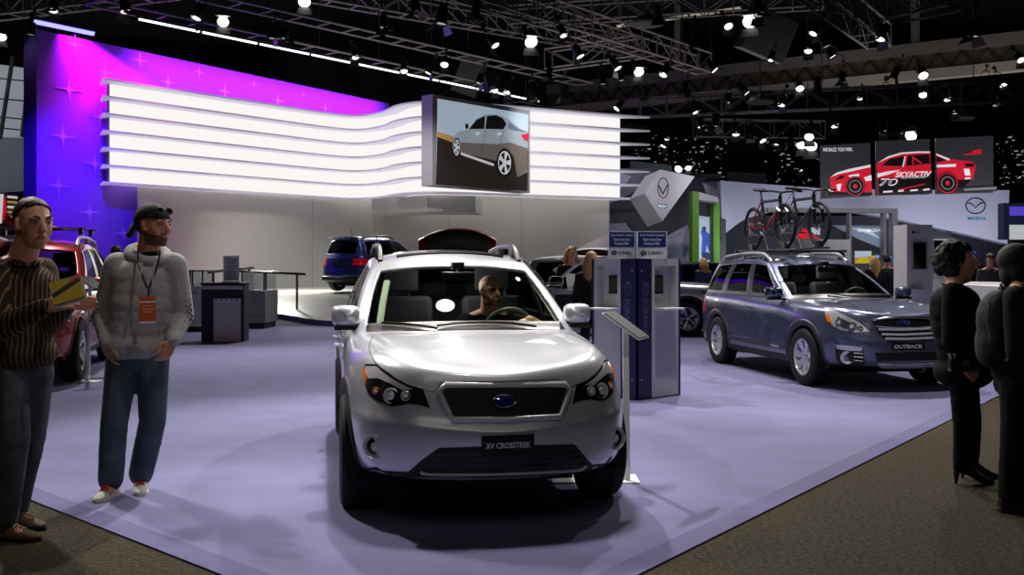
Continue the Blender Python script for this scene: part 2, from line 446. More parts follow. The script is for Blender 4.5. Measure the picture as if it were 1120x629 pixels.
def car_cage(P):
    F, S, Q = P['front'], P['side'], P['rear']           # plan points: front u0..u5, side, rear u5..u0
    cols = list(F) + list(S) + list(Q)
    nF, nS, nC = 6, len(S), len(F) + len(S) + len(Q)
    kA = P['kA']
    nrow = len(P['prof']['F0'])
    def prof(c):
        pr = P['prof']
        if c < 6: a, b, t = pr['F0'], pr['F5'], US[c]
        elif c >= nC - 6: a, b, t = pr['R0'], pr['R5'], US[nC - 1 - c]
        else:
            k = c - 6
            keys = [(-1, pr['F5']), (P.get('kW', 1), pr['W']), (kA, pr['A']), ((kA + nS) * 0.5, pr['D']), (nS - P.get('kR', 2), pr.get('V', pr['D'])), (nS, pr['R5'])]
            for (x0, v0), (x1, v1) in zip(keys, keys[1:]):
                if k <= x1: a, b, t = v0, v1, (k - x0) / (x1 - x0); break
        return [tuple(lerp(p, q, t) for p, q in zip(u, v)) for u, v in zip(a, b)]
    G = []
    for c in range(nC):
        p = Vector(cols[c] + (0,))
        a = Vector(cols[max(c - 1, 0)] + (0,)); b = Vector(cols[min(c + 1, nC - 1)] + (0,))
        if c == 0: a = Vector((cols[1][0], -cols[1][1], 0))
        if c == nC - 1: b = Vector((cols[nC - 2][0], -cols[nC - 2][1], 0))
        t = (b - a).normalized(); nrm = Vector((-t.y, t.x, 0))
        if nrm.dot(p) < 0: nrm = -nrm
        pts = []
        for ins, z in prof(c):
            q = p - nrm * ins; q.z = z; q.y = max(q.y, 0.0)
            if c in (0, nC - 1): q.y = 0
            pts.append(q)
        G.append(pts)
    mb = MB()
    # lower wrap
    for c in range(nC - 1):
        for r in range(nrow - 1):
            side = 6 <= c < nC - 6
            mi = 5 if r < P.get('clad', 0) and c >= P.get('clad0', 0) else 0
            mb.add([G[c][r], G[c + 1][r], G[c + 1][r + 1], G[c][r + 1]], [(0, 1, 2, 3)], mi)
    top = [G[c][-1] for c in range(nC)]
    # side greenhouse columns
    gc = list(range(6 + kA, 6 + nS + 1))                # column indices A base .. rear corner
    T = [Vector(t) for t in P['top']]                   # roof side points for those columns
    assert len(T) == len(gc), (len(T), len(gc))
    GH = []
    for i, c in enumerate(gc):
        col = []
        for t in TS:
            p = top[c].lerp(T[i], t); b = P.get('bulge', 0.03) * 4 * t * (1 - t)
            col.append(p + Vector((0, b, b * 0.2)))
        GH.append(col)
    # cowl, header, roof rear edge
    A0, A1 = top[6 + kA], T[0]
    def edge(side_pt, cen, pw):
        out = []
        for u in US:
            out.append(Vector((lerp(cen[0], side_pt.x, u ** pw), side_pt.y * u, lerp(cen[1], side_pt.z, u ** 2.0))))
        return out
    cowl = edge(A0, P['cowl'], 2.2)
    header = edge(A1, P['header'], 2.2)
    back = edge(T[-1], P['back'], 2.2)
    rearT = [top[nC - 1 - u] for u in range(6)]
    # hood
    vst = list(range(5, 6 + kA + 1)); nV = len(vst)
    H = []
    for v, c in enumerate(vst):
        if v == 0: H.append([top[u] for u in range(6)]); continue
        if v == nV - 1: H.append(cowl); continue
        t = v / (nV - 1); sp = top[c]
        fr = tab(P['hood_c'], t)                         # (x, z) of the centre line
        row = []
        for k, u in enumerate(US):
            x = lerp(fr[0], sp.x, u ** 1.6); z = lerp(fr[1], sp.z, u ** 2.2) + P.get('hood_b', (0,) * 6)[k] * math.sin(math.pi * min(1, t * 1.0))
            row.append(Vector((x, sp.y * u, z)))
        H.append(row)
    for v in range(nV - 1):
        for k in range(5): mb.add([H[v][k], H[v][k + 1], H[v + 1][k + 1], H[v + 1][k]], [(0, 1, 2, 3)], 0)
    # windscreen
    WS = []
    for ti, t in enumerate(TS):
        row = []
        for k, u in enumerate(US):
            p = cowl[k].lerp(header[k], t)
            e = GH[0][ti] - A0.lerp(A1, t)
            row.append(p + e * u ** 3 + Vector((0.025, 0, 0.02)) * 4 * t * (1 - t) * (1 - u ** 3))
        WS.append(row)
    for r in range(4):
        for k in range(5):
            mi = 1 if (r in (1, 2) and k < 4) else (4 if r < 3 and k < 4 else (P.get('apillar', 0) if k == 4 else 0))
            if r == 3: mi = 0
            mb.add([WS[r][k], WS[r][k + 1], WS[r + 1][k + 1], WS[r + 1][k]], [(0, 1, 2, 3)], mi)
    # side glass
    for i in range(len(gc) - 1):
        for r in range(4):
            mi = 0
            if r in (1, 2): mi = 2 if i in P['glass'] else (4 if i in P['black'] else 0)
            if r == 0 and (i in P['glass'] or i in P['black']): mi = 4
            mb.add([GH[i][r], GH[i + 1][r], GH[i + 1][r + 1], GH[i][r + 1]], [(0, 1, 2, 3)], mi)
    # roof
    RO = []
    nT = len(T)
    for v in range(nT):
        if v == 0: RO.append(header); continue
        if v == nT - 1: RO.append(back); continue
        f = (T[v].x - T[0].x) / (T[-1].x - T[0].x)
        cx = lerp(P['header'][0], P['back'][0], f); cz = tab(P['roof_c'], f)
        RO.append([Vector((lerp(cx, T[v].x, u ** 2.2), T[v].y * u, lerp(cz, T[v].z, u ** 2.4))) for u in US])
    for v in range(nT - 1):
        for k in range(5): mb.add([RO[v][k], RO[v][k + 1], RO[v + 1][k + 1], RO[v + 1][k]], [(0, 1, 2, 3)], 0)
    # rear greenhouse
    RG = []
    for ti, t in enumerate(TS):
        row = []
        for k, u in enumerate(US):
            p = rearT[k].lerp(back[k], t); e = GH[-1][ti] - rearT[5].lerp(T[-1], t)
            row.append(p + e * u ** 3 + Vector((-0.03, 0, 0.01)) * 4 * t * (1 - t) * (1 - u ** 3))
        RG.append(row)
    for r in range(4):
        for k in range(5):
            mi = 3 if (r in (1, 2) and k < 4) else 0
            mb.add([RG[r][k], RG[r][k + 1], RG[r + 1][k + 1], RG[r + 1][k]], [(0, 1, 2, 3)], mi)
    mb.mirror_y()
    return mb

def split_mesh(bm, keep, name):
    b2 = bm.copy()
    bmesh.ops.delete(b2, geom=[f for f in b2.faces if f.material_index not in keep], context='FACES')
    return b2

def car(name, label, P, loc, rz, paint, group=None, level=3, lamp_bits=True, category='car'):
    root = thing(name, label, category, loc, rz, group)
    mb = car_cage(P)
    me = mb.mesh('shell', ['black_trim'] * 6, smooth=True, angle=None)
    bm = bmesh.new(); bm.from_mesh(me)
    bmesh.ops.remove_doubles(bm, verts=bm.verts, dist=2e-4)
    bmesh.ops.recalc_face_normals(bm, faces=bm.faces)
    topf = max(bm.faces, key=lambda f: f.calc_center_median().z)
    if topf.normal.z < 0: bmesh.ops.reverse_faces(bm, faces=bm.faces)
    bm.to_mesh(me); bm.free()
    tmp = bpy.data.objects.new('shell', me); COL.objects.link(tmp)
    sb = tmp.modifiers.new('s', 'SUBSURF'); sb.levels = level; sb.render_levels = level
    em = evaluated(tmp); bpy.data.objects.remove(tmp)
    bm = bmesh.new(); bm.from_mesh(em); bpy.data.meshes.remove(em)
    bvh = BVHTree.FromBMesh(bm)
    # wheel arches
    Ra = P['arch']; zw = P['wheel_r']
    for xw in (P['xf'], P['xr']):
        kill = []
        for f in bm.faces:
            c = f.calc_center_median()
            if abs(c.y) > 0.45 * P['halfw'] and math.hypot(c.x - xw, c.z - zw) < Ra and c.z < zw + Ra and f.material_index in (0, 5): kill.append(f)
        ks = set(kill)
        vs = [v for v in {v for f in kill for v in f.verts} if any(f not in ks for f in v.link_faces)]
        bmesh.ops.delete(bm, geom=kill, context='FACES')
        for v in vs:
            if not v.is_valid: continue
            d = Vector((v.co.x - xw, 0, v.co.z - zw))
            if d.length > 1e-3:
                d = d.normalized() * Ra; v.co.x = xw + d.x; v.co.z = zw + d.z
    parts = {}
    def out(keep, nm, mats, remap, parent=root):
        b2 = split_mesh(bm, keep, nm)
        for f in b2.faces: f.material_index = remap[f.material_index]; f.smooth = True
        m2 = bpy.data.meshes.new(nm); b2.to_mesh(m2); b2.free()
        for m in mats: m2.materials.append(M[m])
        o = bpy.data.objects.new(nm, m2); COL.objects.link(o); o.parent = parent
        return o
    body = out((0, 4, 5), 'body', [paint, 'black_trim', 'cladding', 'cabin'], {0: 0, 4: 1, 5: 2})
    so = body.modifiers.new('thick', 'SOLIDIFY'); so.thickness = 0.02; so.offset = -1; so.material_offset = 3; so.use_rim = True
    out((1,), 'windscreen', [P.get('wglass', 'car_glass')], {1: 0})
    # each side window its own mesh
    b2 = split_mesh(bm, (2,), 'w')
    seen = set(); isl = []
    for f in b2.faces:
        if f in seen: continue
        st = [f]; seen.add(f); cur = []
        while st:
            g = st.pop(); cur.append(g)
            for e in g.edges:
                for h in e.link_faces:
                    if h not in seen: seen.add(h); st.append(h)
        isl.append(cur)
    for cur in isl:
        m = MB(); idx = {}
        vs = []
        for f in cur:
            for v in f.verts:
                if v not in idx: idx[v] = len(vs); vs.append(v.co.copy())
        m.add(vs, [[idx[v] for v in f.verts] for f in cur])
        m.build('side_window', P.get('sglass', 'dark_glass'), root, angle=None)
    b2.free()
    out((3,), 'rear_window', [P.get('rglass', P.get('sglass', 'dark_glass'))], {3: 0})
    bm.free()
    # underside and wheel wells
    u = MB(); hw = P['halfw']
    zf = P['prof']['D'][0][1]
    u.box(((P['xf'] + P['xr']) / 2, 0, zf + 0.06), (P['xf'] - P['xr'] - 2 * Ra + 0.02, 2 * hw - 0.2, 0.08))
    u.box((P['front'][0][0] - 0.62, 0, zf + 0.13), (0.7, 2 * hw - 0.72, 0.1))
    u.box((P['rear'][-1][0] + 0.45, 0, zf + 0.12), (0.7, 2 * hw - 0.5, 0.1))
    for xw in (P['xf'], P['xr']):
        for s in (-1, 1):
            pts = [(xw + (Ra + 0.01) * math.cos(a), (zw + (Ra + 0.01) * math.sin(a))) for a in [math.pi * k / 14 - 0.25 + 0.5 * k / 14 * 0 for k in range(15)]]
            y0, y1 = s * (hw - 0.035), s * (hw - 0.34)
            u.grid([[Vector((x, y0, z)) for x, z in pts], [Vector((x, y1, z)) for x, z in pts]])
            u.add([Vector((x, y1, z)) for x, z in pts], [list(range(15))])
    u.box((P['xf'], 0, zw), (0.5, 2 * hw - 0.66, 0.35)); u.box((P['xr'], 0, zw), (0.5, 2 * hw - 0.66, 0.35))
    u.build('underbody', 'black_under', root, smooth=False)
    return root, bvh

def wheel(root, loc, r, w, side, style='five', rim_mat='rim_silver', turn=0.0, rimr=0.63):
    t = MB(); h = w / 2; rr = r * rimr
    prof = [(rr, -h * 0.86), (rr * 1.03, -h * 0.95), (r * 0.86, -h), (r * 0.95, -h * 0.92), (r * 0.99, -h * 0.76), (r, -h * 0.5), (r, -h * 0.2), (r * 0.985, -h * 0.17), (r * 0.985, -h * 0.12), (r, -h * 0.1),
            (r, h * 0.1), (r * 0.985, h * 0.12), (r * 0.985, h * 0.17), (r, h * 0.2), (r, h * 0.5), (r * 0.99, h * 0.76), (r * 0.95, h * 0.92), (r * 0.86, h), (rr * 1.03, h * 0.95), (rr, h * 0.86)]
    t.lathe(prof, (0, 0, 0), (0, 1, 0), 40, closed=True)
    o = t.build('wheel', 'tyre', root, angle=30); o.location = loc
    o.rotation_euler = (0, 0, (0 if side > 0 else math.pi) + turn)
    k = MB()   # the outer face points to +y here
    k.lathe([(rr, -h * 0.8), (rr * 0.93, -h * 0.6), (rr * 0.92, h * 0.55), (rr * 0.97, h * 0.80), (rr * 1.02, h * 0.84), (rr * 1.02, h * 0.9), (rr * 0.95, h * 0.88), (rr * 0.9, h * 0.6), (rr * 0.9, -h * 0.6)], (0, 0, 0), (0, 1, 0), 40, 0)
    k.lathe([(0, -h * 0.25), (rr * 0.62, -h * 0.25), (rr * 0.62, -h * 0.1), (0, -h * 0.1)], (0, 0, 0), (0, 1, 0), 24, 1)   # brake disc
    k.lathe([(0, h * 0.6), (rr * 0.13, h * 0.6), (rr * 0.2, h * 0.5), (rr * 0.24, h * 0.1), (0, h * 0.1)], (0, 0, 0), (0, 1, 0), 20, 0)
    n, two, wi, wo = {'five': (5, True, 0.055, 0.04), 'six': (6, True, 0.05, 0.075), 'seven': (7, False, 0.075, 0.11), 'ten': (10, False, 0.05, 0.05)}[style]
    for i in range(n):
        a = 2 * math.pi * i / n + 0.2
        for sg in ((-1, 1) if two else (0,)):
            da = sg * (0.19 if style == 'five' else 0.16)
            d0 = Vector((math.cos(a + da * 0.9), 0, math.sin(a + da * 0.9))); d1 = Vector((math.cos(a + da), 0, math.sin(a + da)))
            p0 = d0 * rr * 0.16 + Vector((0, h * 0.5, 0)); p1 = d1 * rr * 0.95 + Vector((0, h * 0.78, 0))
            tx = Vector((-d1.z, 0, d1.x)); a0, a1 = wi * r * 1.2, wo * r * 1.2
            vs = [p0 - tx * a0, p0 + tx * a0, p1 + tx * a1, p1 - tx * a1]
            bk = Vector((0, -h * 0.35, 0)); m1 = 2 if style == 'five' and sg > 0 else 0
            k.add(vs + [v + bk for v in vs], [(0, 1, 2, 3), (4, 7, 6, 5), (0, 4, 5, 1), (1, 5, 6, 2), (2, 6, 7, 3), (3, 7, 4, 0)], m1)
    rim = k.build('rim', [rim_mat, 'brake', 'rim_dark'], o, angle=30)
    if P_RIM_LABEL.get(rim_mat): rim['label'] = P_RIM_LABEL[rim_mat]
    return o
P_RIM_LABEL = {'rim_silver': 'silver alloy rim', 'rim_two': 'black and silver alloy rim'}

def cam_ray(root, px, py):
    bpy.context.view_layer.update()
    inv = root.matrix_world.inverted()
    o = inv @ Vector((0, 0, CAMZ)); d = (inv @ W(px, py, 10)) - o
    return o, d.normalized()
def px_surface(root, bvh, pts, hint=None):
    """points on the car's surface on the sight lines through photo pixels, with normals"""
    inv = root.matrix_world.inverted(); o = inv @ Vector((0, 0, CAMZ)); out = []; last = hint or 6.0
    for p in pts:
        d = ((inv @ W(p[0], p[1], 10)) - o).normalized()
        h = bvh.ray_cast(o, d)
        if h[0] is None:
            n = bvh.find_nearest(o + d * last); out.append((n[0], n[1]))
        else:
            last = h[3]
            nn = h[1] if h[1].dot(d) < 0 else -h[1]
            out.append((h[0], nn))
    return out
def ax_surface(bvh, pts, axis, sgn, far=6.0):
    """points on the surface seen along a local axis: axis 1 (side) takes (x, z), axis 0 (front or rear) takes (y, z)"""
    out = []
    for a, b in pts:
        if axis == 1: o, d = Vector((a, sgn * far, b)), Vector((0, -sgn, 0))
        elif axis == 0: o, d = Vector((sgn * far, a, b)), Vector((-sgn, 0, 0))
        else: o, d = Vector((a, b, far)), Vector((0, 0, -1))
        h = bvh.ray_cast(o, d)
        if h[0] is None: n = bvh.find_nearest(o + d * (far - (0.85 if axis == 1 else 2.1))); out.append((n[0], -d))
        else: out.append((h[0], h[1] if h[1].dot(d) < 0 else -h[1]))
    return out
def ax_line(bvh, pts, axis, sgn, r, off=0.001, n=5, smooth=3, flat=None, closed=False):
    pts = smooth_poly(pts, smooth, closed) if smooth else pts
    mb = MB(); mb.tube([p + nn * off for p, nn in ax_surface(bvh, pts, axis, sgn)], r, n, 0, closed, flat)
    return mb
def panel(root, bvh, poly, off, step=4.0, smooth=0, skirt=0.012, sink=0.0, ax=None):
    """a raised panel that follows the body under a photo outline; returns a collector"""
    poly = smooth_poly(poly, smooth) if smooth else poly
    v2, tris = tess(poly, step)
    bpy.context.view_layer.update()
    sf = px_surface(root, bvh, [(v.x, v.y) for v in v2]) if ax is None else ax_surface(bvh, [(v.x, v.y) for v in v2], *ax)
    mb = MB(); vs = [p + n * off for p, n in sf]
    cnt = {}
    for t in tris:
        for a, b in ((t[0], t[1]), (t[1], t[2]), (t[2], t[0])): cnt[(a, b)] = cnt.get((a, b), 0) + 1
    # orient to the camera
    o = root.matrix_world.inverted() @ Vector((0, 0, CAMZ))
    if ax is not None: o = Vector((0, ax[1] * 50, 0.8)) if ax[0] == 1 else Vector((ax[1] * 50, 0, 0.8)) if ax[0] == 0 else Vector((0, 0, 50))
    fs = []
    for t in tris:
        n = (vs[t[1]] - vs[t[0]]).cross(vs[t[2]] - vs[t[0]])
        fs.append(t if n.dot(o - vs[t[0]]) > 0 else t[::-1])
    bed = {}
    for f in fs:
        for a, b in ((f[0], f[1]), (f[1], f[2]), (f[2], f[0])): bed[(a, b)] = 1
    nb = len(vs); low = [p - n * skirt for p, n in sf]
    for (a, b) in list(bed):
        if (b, a) not in bed: fs.append([b, a, nb + a, nb + b])
    mb.add(vs + low, fs)
    return mb
def px_line(root, bvh, pts, r, off=0.002, n=6, smooth=4, closed=False, step=None, flat=None):
    pts = smooth_poly(pts, smooth, closed) if smooth else pts
    bpy.context.view_layer.update()
    sf = px_surface(root, bvh, pts)
    mb = MB(); mb.tube([p + nn * off for p, nn in sf], r, n, 0, closed, flat)
    return mb

def interior(root, P, seat='seat_dark', wheel_side=1, rear=True):
    """dashboard, seats, steering wheel and mirror, as parts of the car"""
    xc = P['cowl'][0]; zc = P['cowl'][1]; hw = P['halfw']
    d = MB()
    prof = [(xc - 0.02, zc - 0.05), (xc - 0.12, zc - 0.02), (xc - 0.30, zc - 0.01), (xc - 0.46, zc - 0.04), (xc - 0.52, zc - 0.12), (xc - 0.5, zc - 0.3), (xc - 0.4, zc - 0.5), (xc - 0.05, zc - 0.5)]
    rows = []
    for yy, dz in ((-1, -0.05), (-0.85, -0.005), (-0.5, 0.0), (-0.18, 0.0), (0.0, 0.01), (0.18, 0.0), (0.3, 0.03), (0.5, 0.045), (0.66, 0.03), (0.85, -0.005), (1, -0.05)):
        w = hw - 0.14
        rows.append([Vector((x - 0.18 * yy * yy * (1 if i < 3 else 0.3), yy * w, z + (dz if 0 < i < 5 else 0))) for i, (x, z) in enumerate(prof)])
    d.grid(rows); d.build('dashboard', 'dash', root, angle=60)
    zs = P.get('seat_z', 0.62)
    def seat_at(x, y, name='seat'):
        s = MB()
        s.box((x, y, zs), (0.5, 0.5, 0.16)); 
        m0 = len(s.v); s.box((0, 0, 0.30), (0.14, 0.50, 0.62)); s.xf(Matrix.Translation((x - 0.25, y, zs + 0.02)) @ Matrix.Rotation(R(-14), 4, 'Y'), m0)
        o = s.build(name, seat, root, bevel=0.05, seg=3)
        h = MB(); h.box((x - 0.40, y, zs + 0.76), (0.09, 0.27, 0.19)); h.cyl((x - 0.37, y - 0.06, zs + 0.55), (x - 0.385, y - 0.06, zs + 0.7), 0.008); h.cyl((x - 0.37, y + 0.06, zs + 0.55), (x - 0.385, y + 0.06, zs + 0.7), 0.008)
        h.build('headrest', seat, o, bevel=0.035, seg=3)
    xs = xc - 0.98
    seat_at(xs, 0.37); seat_at(xs, -0.37)
    if rear:
        s = MB(); x = xs - 0.92
        s.box((x, 0, zs), (0.5, 1.25, 0.16)); m0 = len(s.v); s.box((0, 0, 0.28), (0.14, 1.25, 0.56)); s.xf(Matrix.Translation((x - 0.22, 0, zs)) @ Matrix.Rotation(R(-16), 4, 'Y'), m0)
        for y in (-0.4, 0, 0.4): s.box((x - 0.38, y, zs + 0.64), (0.08, 0.24, 0.15))
        s.build('rear_seat', seat, root, bevel=0.04, seg=2)
    st = MB(); c = Vector((xc - 0.62, 0.37 * wheel_side, zc - 0.05)); rm = Matrix.Translation(c) @ Matrix.Rotation(R(-66), 4, 'Y')
    st.lathe([(0.185 + 0.016 * math.cos(a), 0.016 * math.sin(a)) for a in [2 * math.pi * k / 8 for k in range(8)]], n=32, closed=True)
    st.ell((0, 0, -0.02), (0.06, 0.07, 0.03)); st.box((0, 0.11, -0.01), (0.03, 0.14, 0.02)); st.box((0, -0.11, -0.01), (0.03, 0.14, 0.02)); st.box((-0.11, 0, -0.01), (0.14, 0.03, 0.02))
    st.xf(rm); st.build('steering_wheel', 'dash_light', root, angle=50)
    hd = P['header']
    mi = MB(); mi.box((hd[0] + 0.22, 0, hd[1] - 0.13), (0.04, 0.24, 0.065)); mi.cyl((hd[0] + 0.22, 0, hd[1] - 0.1), (hd[0] + 0.14, 0, hd[1] - 0.03), 0.012); mi.box((hd[0] + 0.16, 0, hd[1] - 0.05), (0.12, 0.09, 0.05))
    mi.build('rear_view_mirror', 'black_trim', root, bevel=0.012)
    fl = MB(); fl.box((xs - 0.3, 0, 0.42), (2.6, 2 * hw - 0.3, 0.03)); fl.build('cabin_floor', 'cabin', root)
    hl = MB(); 
    nT = len(P['top']); rows = []
    for v in range(nT):
        t = P['top'][v]; rows.append([Vector((t[0] - 0.02, t[1] * 0.93 * u, t[2] - 0.03 + 0.03 * (1 - u * u))) for u in (-1, -0.6, 0, 0.6, 1)])
    hl.grid(rows); hl.build('headliner', 'headliner', root)

# ---- base shape of a compact crossover, metres, +x forward, axles at +-1.3175
XV = dict(
    halfw=0.885, xf=1.3175, xr=-1.3175, wheel_r=0.345, arch=0.40, kA=5, kW=2, kR=2, clad=2, clad0=6,
    front=[(2.215, 0), (2.205, 0.20), (2.175, 0.40), (2.10, 0.585), (1.985, 0.715), (1.90, 0.768)],
    side=[(1.78, 0.815), (1.62, 0.848), (1.3175, 0.876), (1.08, 0.88), (0.88, 0.876), (0.70, 0.872),   # s5 = A-pillar base
          (0.55, 0.872), (0.12, 0.872), (-0.30, 0.872), (-0.38, 0.872), (-0.8, 0.872), (-1.12, 0.878), (-1.22, 0.879), (-1.62, 0.872), (-1.86, 0.845), (-2.00, 0.80)],
    rear=[(-2.10, 0.70), (-2.16, 0.60), (-2.20, 0.44), (-2.225, 0.28), (-2.235, 0.12), (-2.235, 0)],
    prof=dict(
        F0=[(.16,.285),(.08,.295),(.03,.34),(.02,.44),(0,.545),(.006,.58),(.045,.615),(.075,.74),(.10,.85),(.12,.88),(.165,.893)],
        F5=[(.16,.30),(.08,.31),(.03,.35),(.01,.44),(0,.57),(.004,.64),(.03,.68),(.06,.79),(.11,.90),(.14,.937),(.19,.967)],
        W=[(.10,.26),(.04,.28),(.02,.34),(0,.46),(0,.57),(0,.64),(.004,.69),(.012,.79),(.05,.90),(.08,.945),(.125,.985)],
        A=[(.10,.24),(.035,.27),(.02,.33),(.01,.45),(.01,.57),(.006,.66),(.003,.74),(0,.83),(.02,.935),(.045,.985),(.085,1.025)],
        D=[(.10,.24),(.035,.27),(.02,.33),(.012,.45),(.015,.57),(.012,.66),(.006,.75),(0,.84),(.012,.95),(.03,1.0),(.06,1.04)],
        R5=[(.12,.28),(.06,.31),(.03,.38),(0,.5),(0,.6),(.01,.68),(.02,.76),(.03,.86),(.05,.96),(.07,1.01),(.10,1.06)],
        R0=[(.12,.28),(.06,.31),(.02,.38),(0,.5),(.01,.6),(.045,.68),(.055,.76),(.06,.86),(.06,.96),(.07,1.01),(.09,1.06)]),
    cowl=(0.93, 1.045), header=(0.06, 1.485), back=(-1.93, 1.505),
    hood_c=[(0, (2.07, 0.885)), (0.17, (1.92, 0.930)), (0.4, (1.62, 0.985)), (0.7, (1.26, 1.03)), (1.0, (0.93, 1.045))],
    hood_b=(-0.004, -0.004, -0.002, 0.030, 0.014, 0),
    top=[(-0.12, 0.60, 1.44), (-0.22, 0.607, 1.459), (-0.36, 0.612, 1.478), (-0.48, 0.613, 1.488), (-0.56, 0.613, 1.491), (-0.85, 0.608, 1.493), (-1.10, 0.60, 1.486), (-1.20, 0.597, 1.482), (-1.52, 0.585, 1.466), (-1.70, 0.575, 1.454), (-1.80, 0.565, 1.444), (-1.86, 0.555, 1.436)],
    roof_c=[(0, 1.485), (0.12, 1.525), (0.25, 1.545), (0.5, 1.56), (0.75, 1.55), (1.0, 1.505)],
    glass=(1, 2, 4, 5, 7, 8), black=(3, 6), bulge=0.035, apillar=0)

def arch_trim(root, bvh, P, mat_name='cladding', w=0.055, a0=-12, a1=192, th=0.012):
    for xw in (P['xf'], P['xr']):
        for sg in (-1, 1):
            rows = []
            for k in range(37):
                a = R(lerp(a0, a1, k / 36)); row = []
                for rr, off in ((P['arch'] - 0.03, -0.02), (P['arch'] - 0.012, th * 0.6), (P['arch'], th), (P['arch'] + w * 0.6, th), (P['arch'] + w, th * 0.5), (P['arch'] + w + 0.004, -0.004)):
                    q = (xw + rr * math.cos(a), max(P['wheel_r'] + rr * math.sin(a), P['prof']['D'][1][1]))
                    r2 = max(rr, P['arch'] + 0.02); q2 = (xw + r2 * math.cos(a), max(P['wheel_r'] + r2 * math.sin(a), P['prof']['D'][1][1]))
                    p, n = ax_surface(bvh, [q2], 1, sg)[0]
                    row.append(Vector((q[0], p.y + sg * off, q[1])))
                rows.append(row)
            m = MB(); m.grid(rows, flip=(sg < 0)); m.build('arch_trim', mat_name, root, angle=50)
def door_mirror(root, x, y, z, mat_name, sg, w=0.23, h=0.155):
    m = MB(); c = Vector((x, sg * (y + w / 2 + 0.07), z))
    n = 20; rows = []
    for i, (dx, s) in enumerate(((0.075, 0.05), (0.07, 0.5), (0.05, 0.8), (0.01, 0.97), (-0.045, 1.0), (-0.065, 0.96), (-0.066, 0.9))):
        row = []
        for k in range(n):
            a = 2 * math.pi * k / n; ca, sa = math.cos(a), math.sin(a)
            sx = math.copysign(abs(ca) ** 0.55, ca); sz = math.copysign(abs(sa) ** 0.6, sa)
            row.append(c + Vector((dx - 0.03 * sx * sg * 0.4, sx * w / 2 * s, sz * h / 2 * s)))
        rows.append(row + [row[0]])
    m.grid(rows); m.add([p for p in rows[0][:-1]], [list(range(n))])
    o = m.build('door_mirror', mat_name, root, angle=60)
    b = MB(); b.add([p + Vector((0.004, 0, 0)) for p in rows[-1][:-1]], [list(range(n))]); b.build('mirror_glass', 'chrome', o)
    a = MB(); a.tube([(x + 0.02, sg * (y - 0.03), z - 0.10), (x + 0.015, sg * (y + 0.03), z - 0.085), (x, sg * (y + 0.12), z - 0.06)], [0.045, 0.035, 0.03], 10, flat=0.6)
    lo = []
    a.box((x + 0.0, sg * (y + w / 2 + 0.07), z - h / 2 - 0.004), (0.10, w * 0.8, 0.03))
    a.build('mirror_arm', 'black_trim', o, bevel=0.01)
    return o
def door_lines(root, bvh, lines, r=0.0035):
    for sg in (-1, 1):
        for ln in lines: ax_line(bvh, ln, 1, sg, r, -0.0005, 5, 3).build('door_seam', 'black_trim', root)
def handles(root, bvh, xs, z, mat_name):
    for sg in (-1, 1):
        for x in xs:
            p = [q + n * o for (q, n), o in zip(ax_surface(bvh, [(x - 0.09, z), (x - 0.07, z), (x, z + 0.004), (x + 0.07, z), (x + 0.09, z)], 1, sg), (0.0, 0.025, 0.035, 0.025, 0.0))]
            m = MB(); m.tube(p, [0.012, 0.013, 0.015, 0.013, 0.012], 8, flat=0.7); m.build('door_handle', mat_name, root)
def roof_rail(root, bvh, x0, x1, y, h, mat_name, r=0.02, feet=True, cover=0.16):
    for sg in (-1, 1):
        def zr(x, yy): return bvh.ray_cast(Vector((x, sg * yy, 5)), Vector((0, 0, -1)))[0].z
        L = x0 - x1; pts = []
        for t, k in ((0, -0.02), (0.05, 0.45), (0.10, 0.82), (0.16, 1.0), (0.3, 1.04), (0.5, 1.05), (0.7, 1.04), (0.86, 1.0), (0.92, 0.8), (0.97, 0.4), (1, -0.02)):
            x = x0 - L * t; pts.append(Vector((x, sg * y, zr(x, y) + h * k)))
        m = MB(); m.tube(smooth_poly([tuple(p) for p in pts], 3, False), r, 10)
        for t in (0.10, 0.5, 0.90):
            x = x0 - L * t; z = zr(x, y); m.cyl((x - 0.05, sg * y, z - 0.02), (x, sg * y, z + h * (0.8 if t != 0.5 else 1.0)), r * 1.5, r, 8)
        m.build('roof_rail', mat_name, root, angle=50)

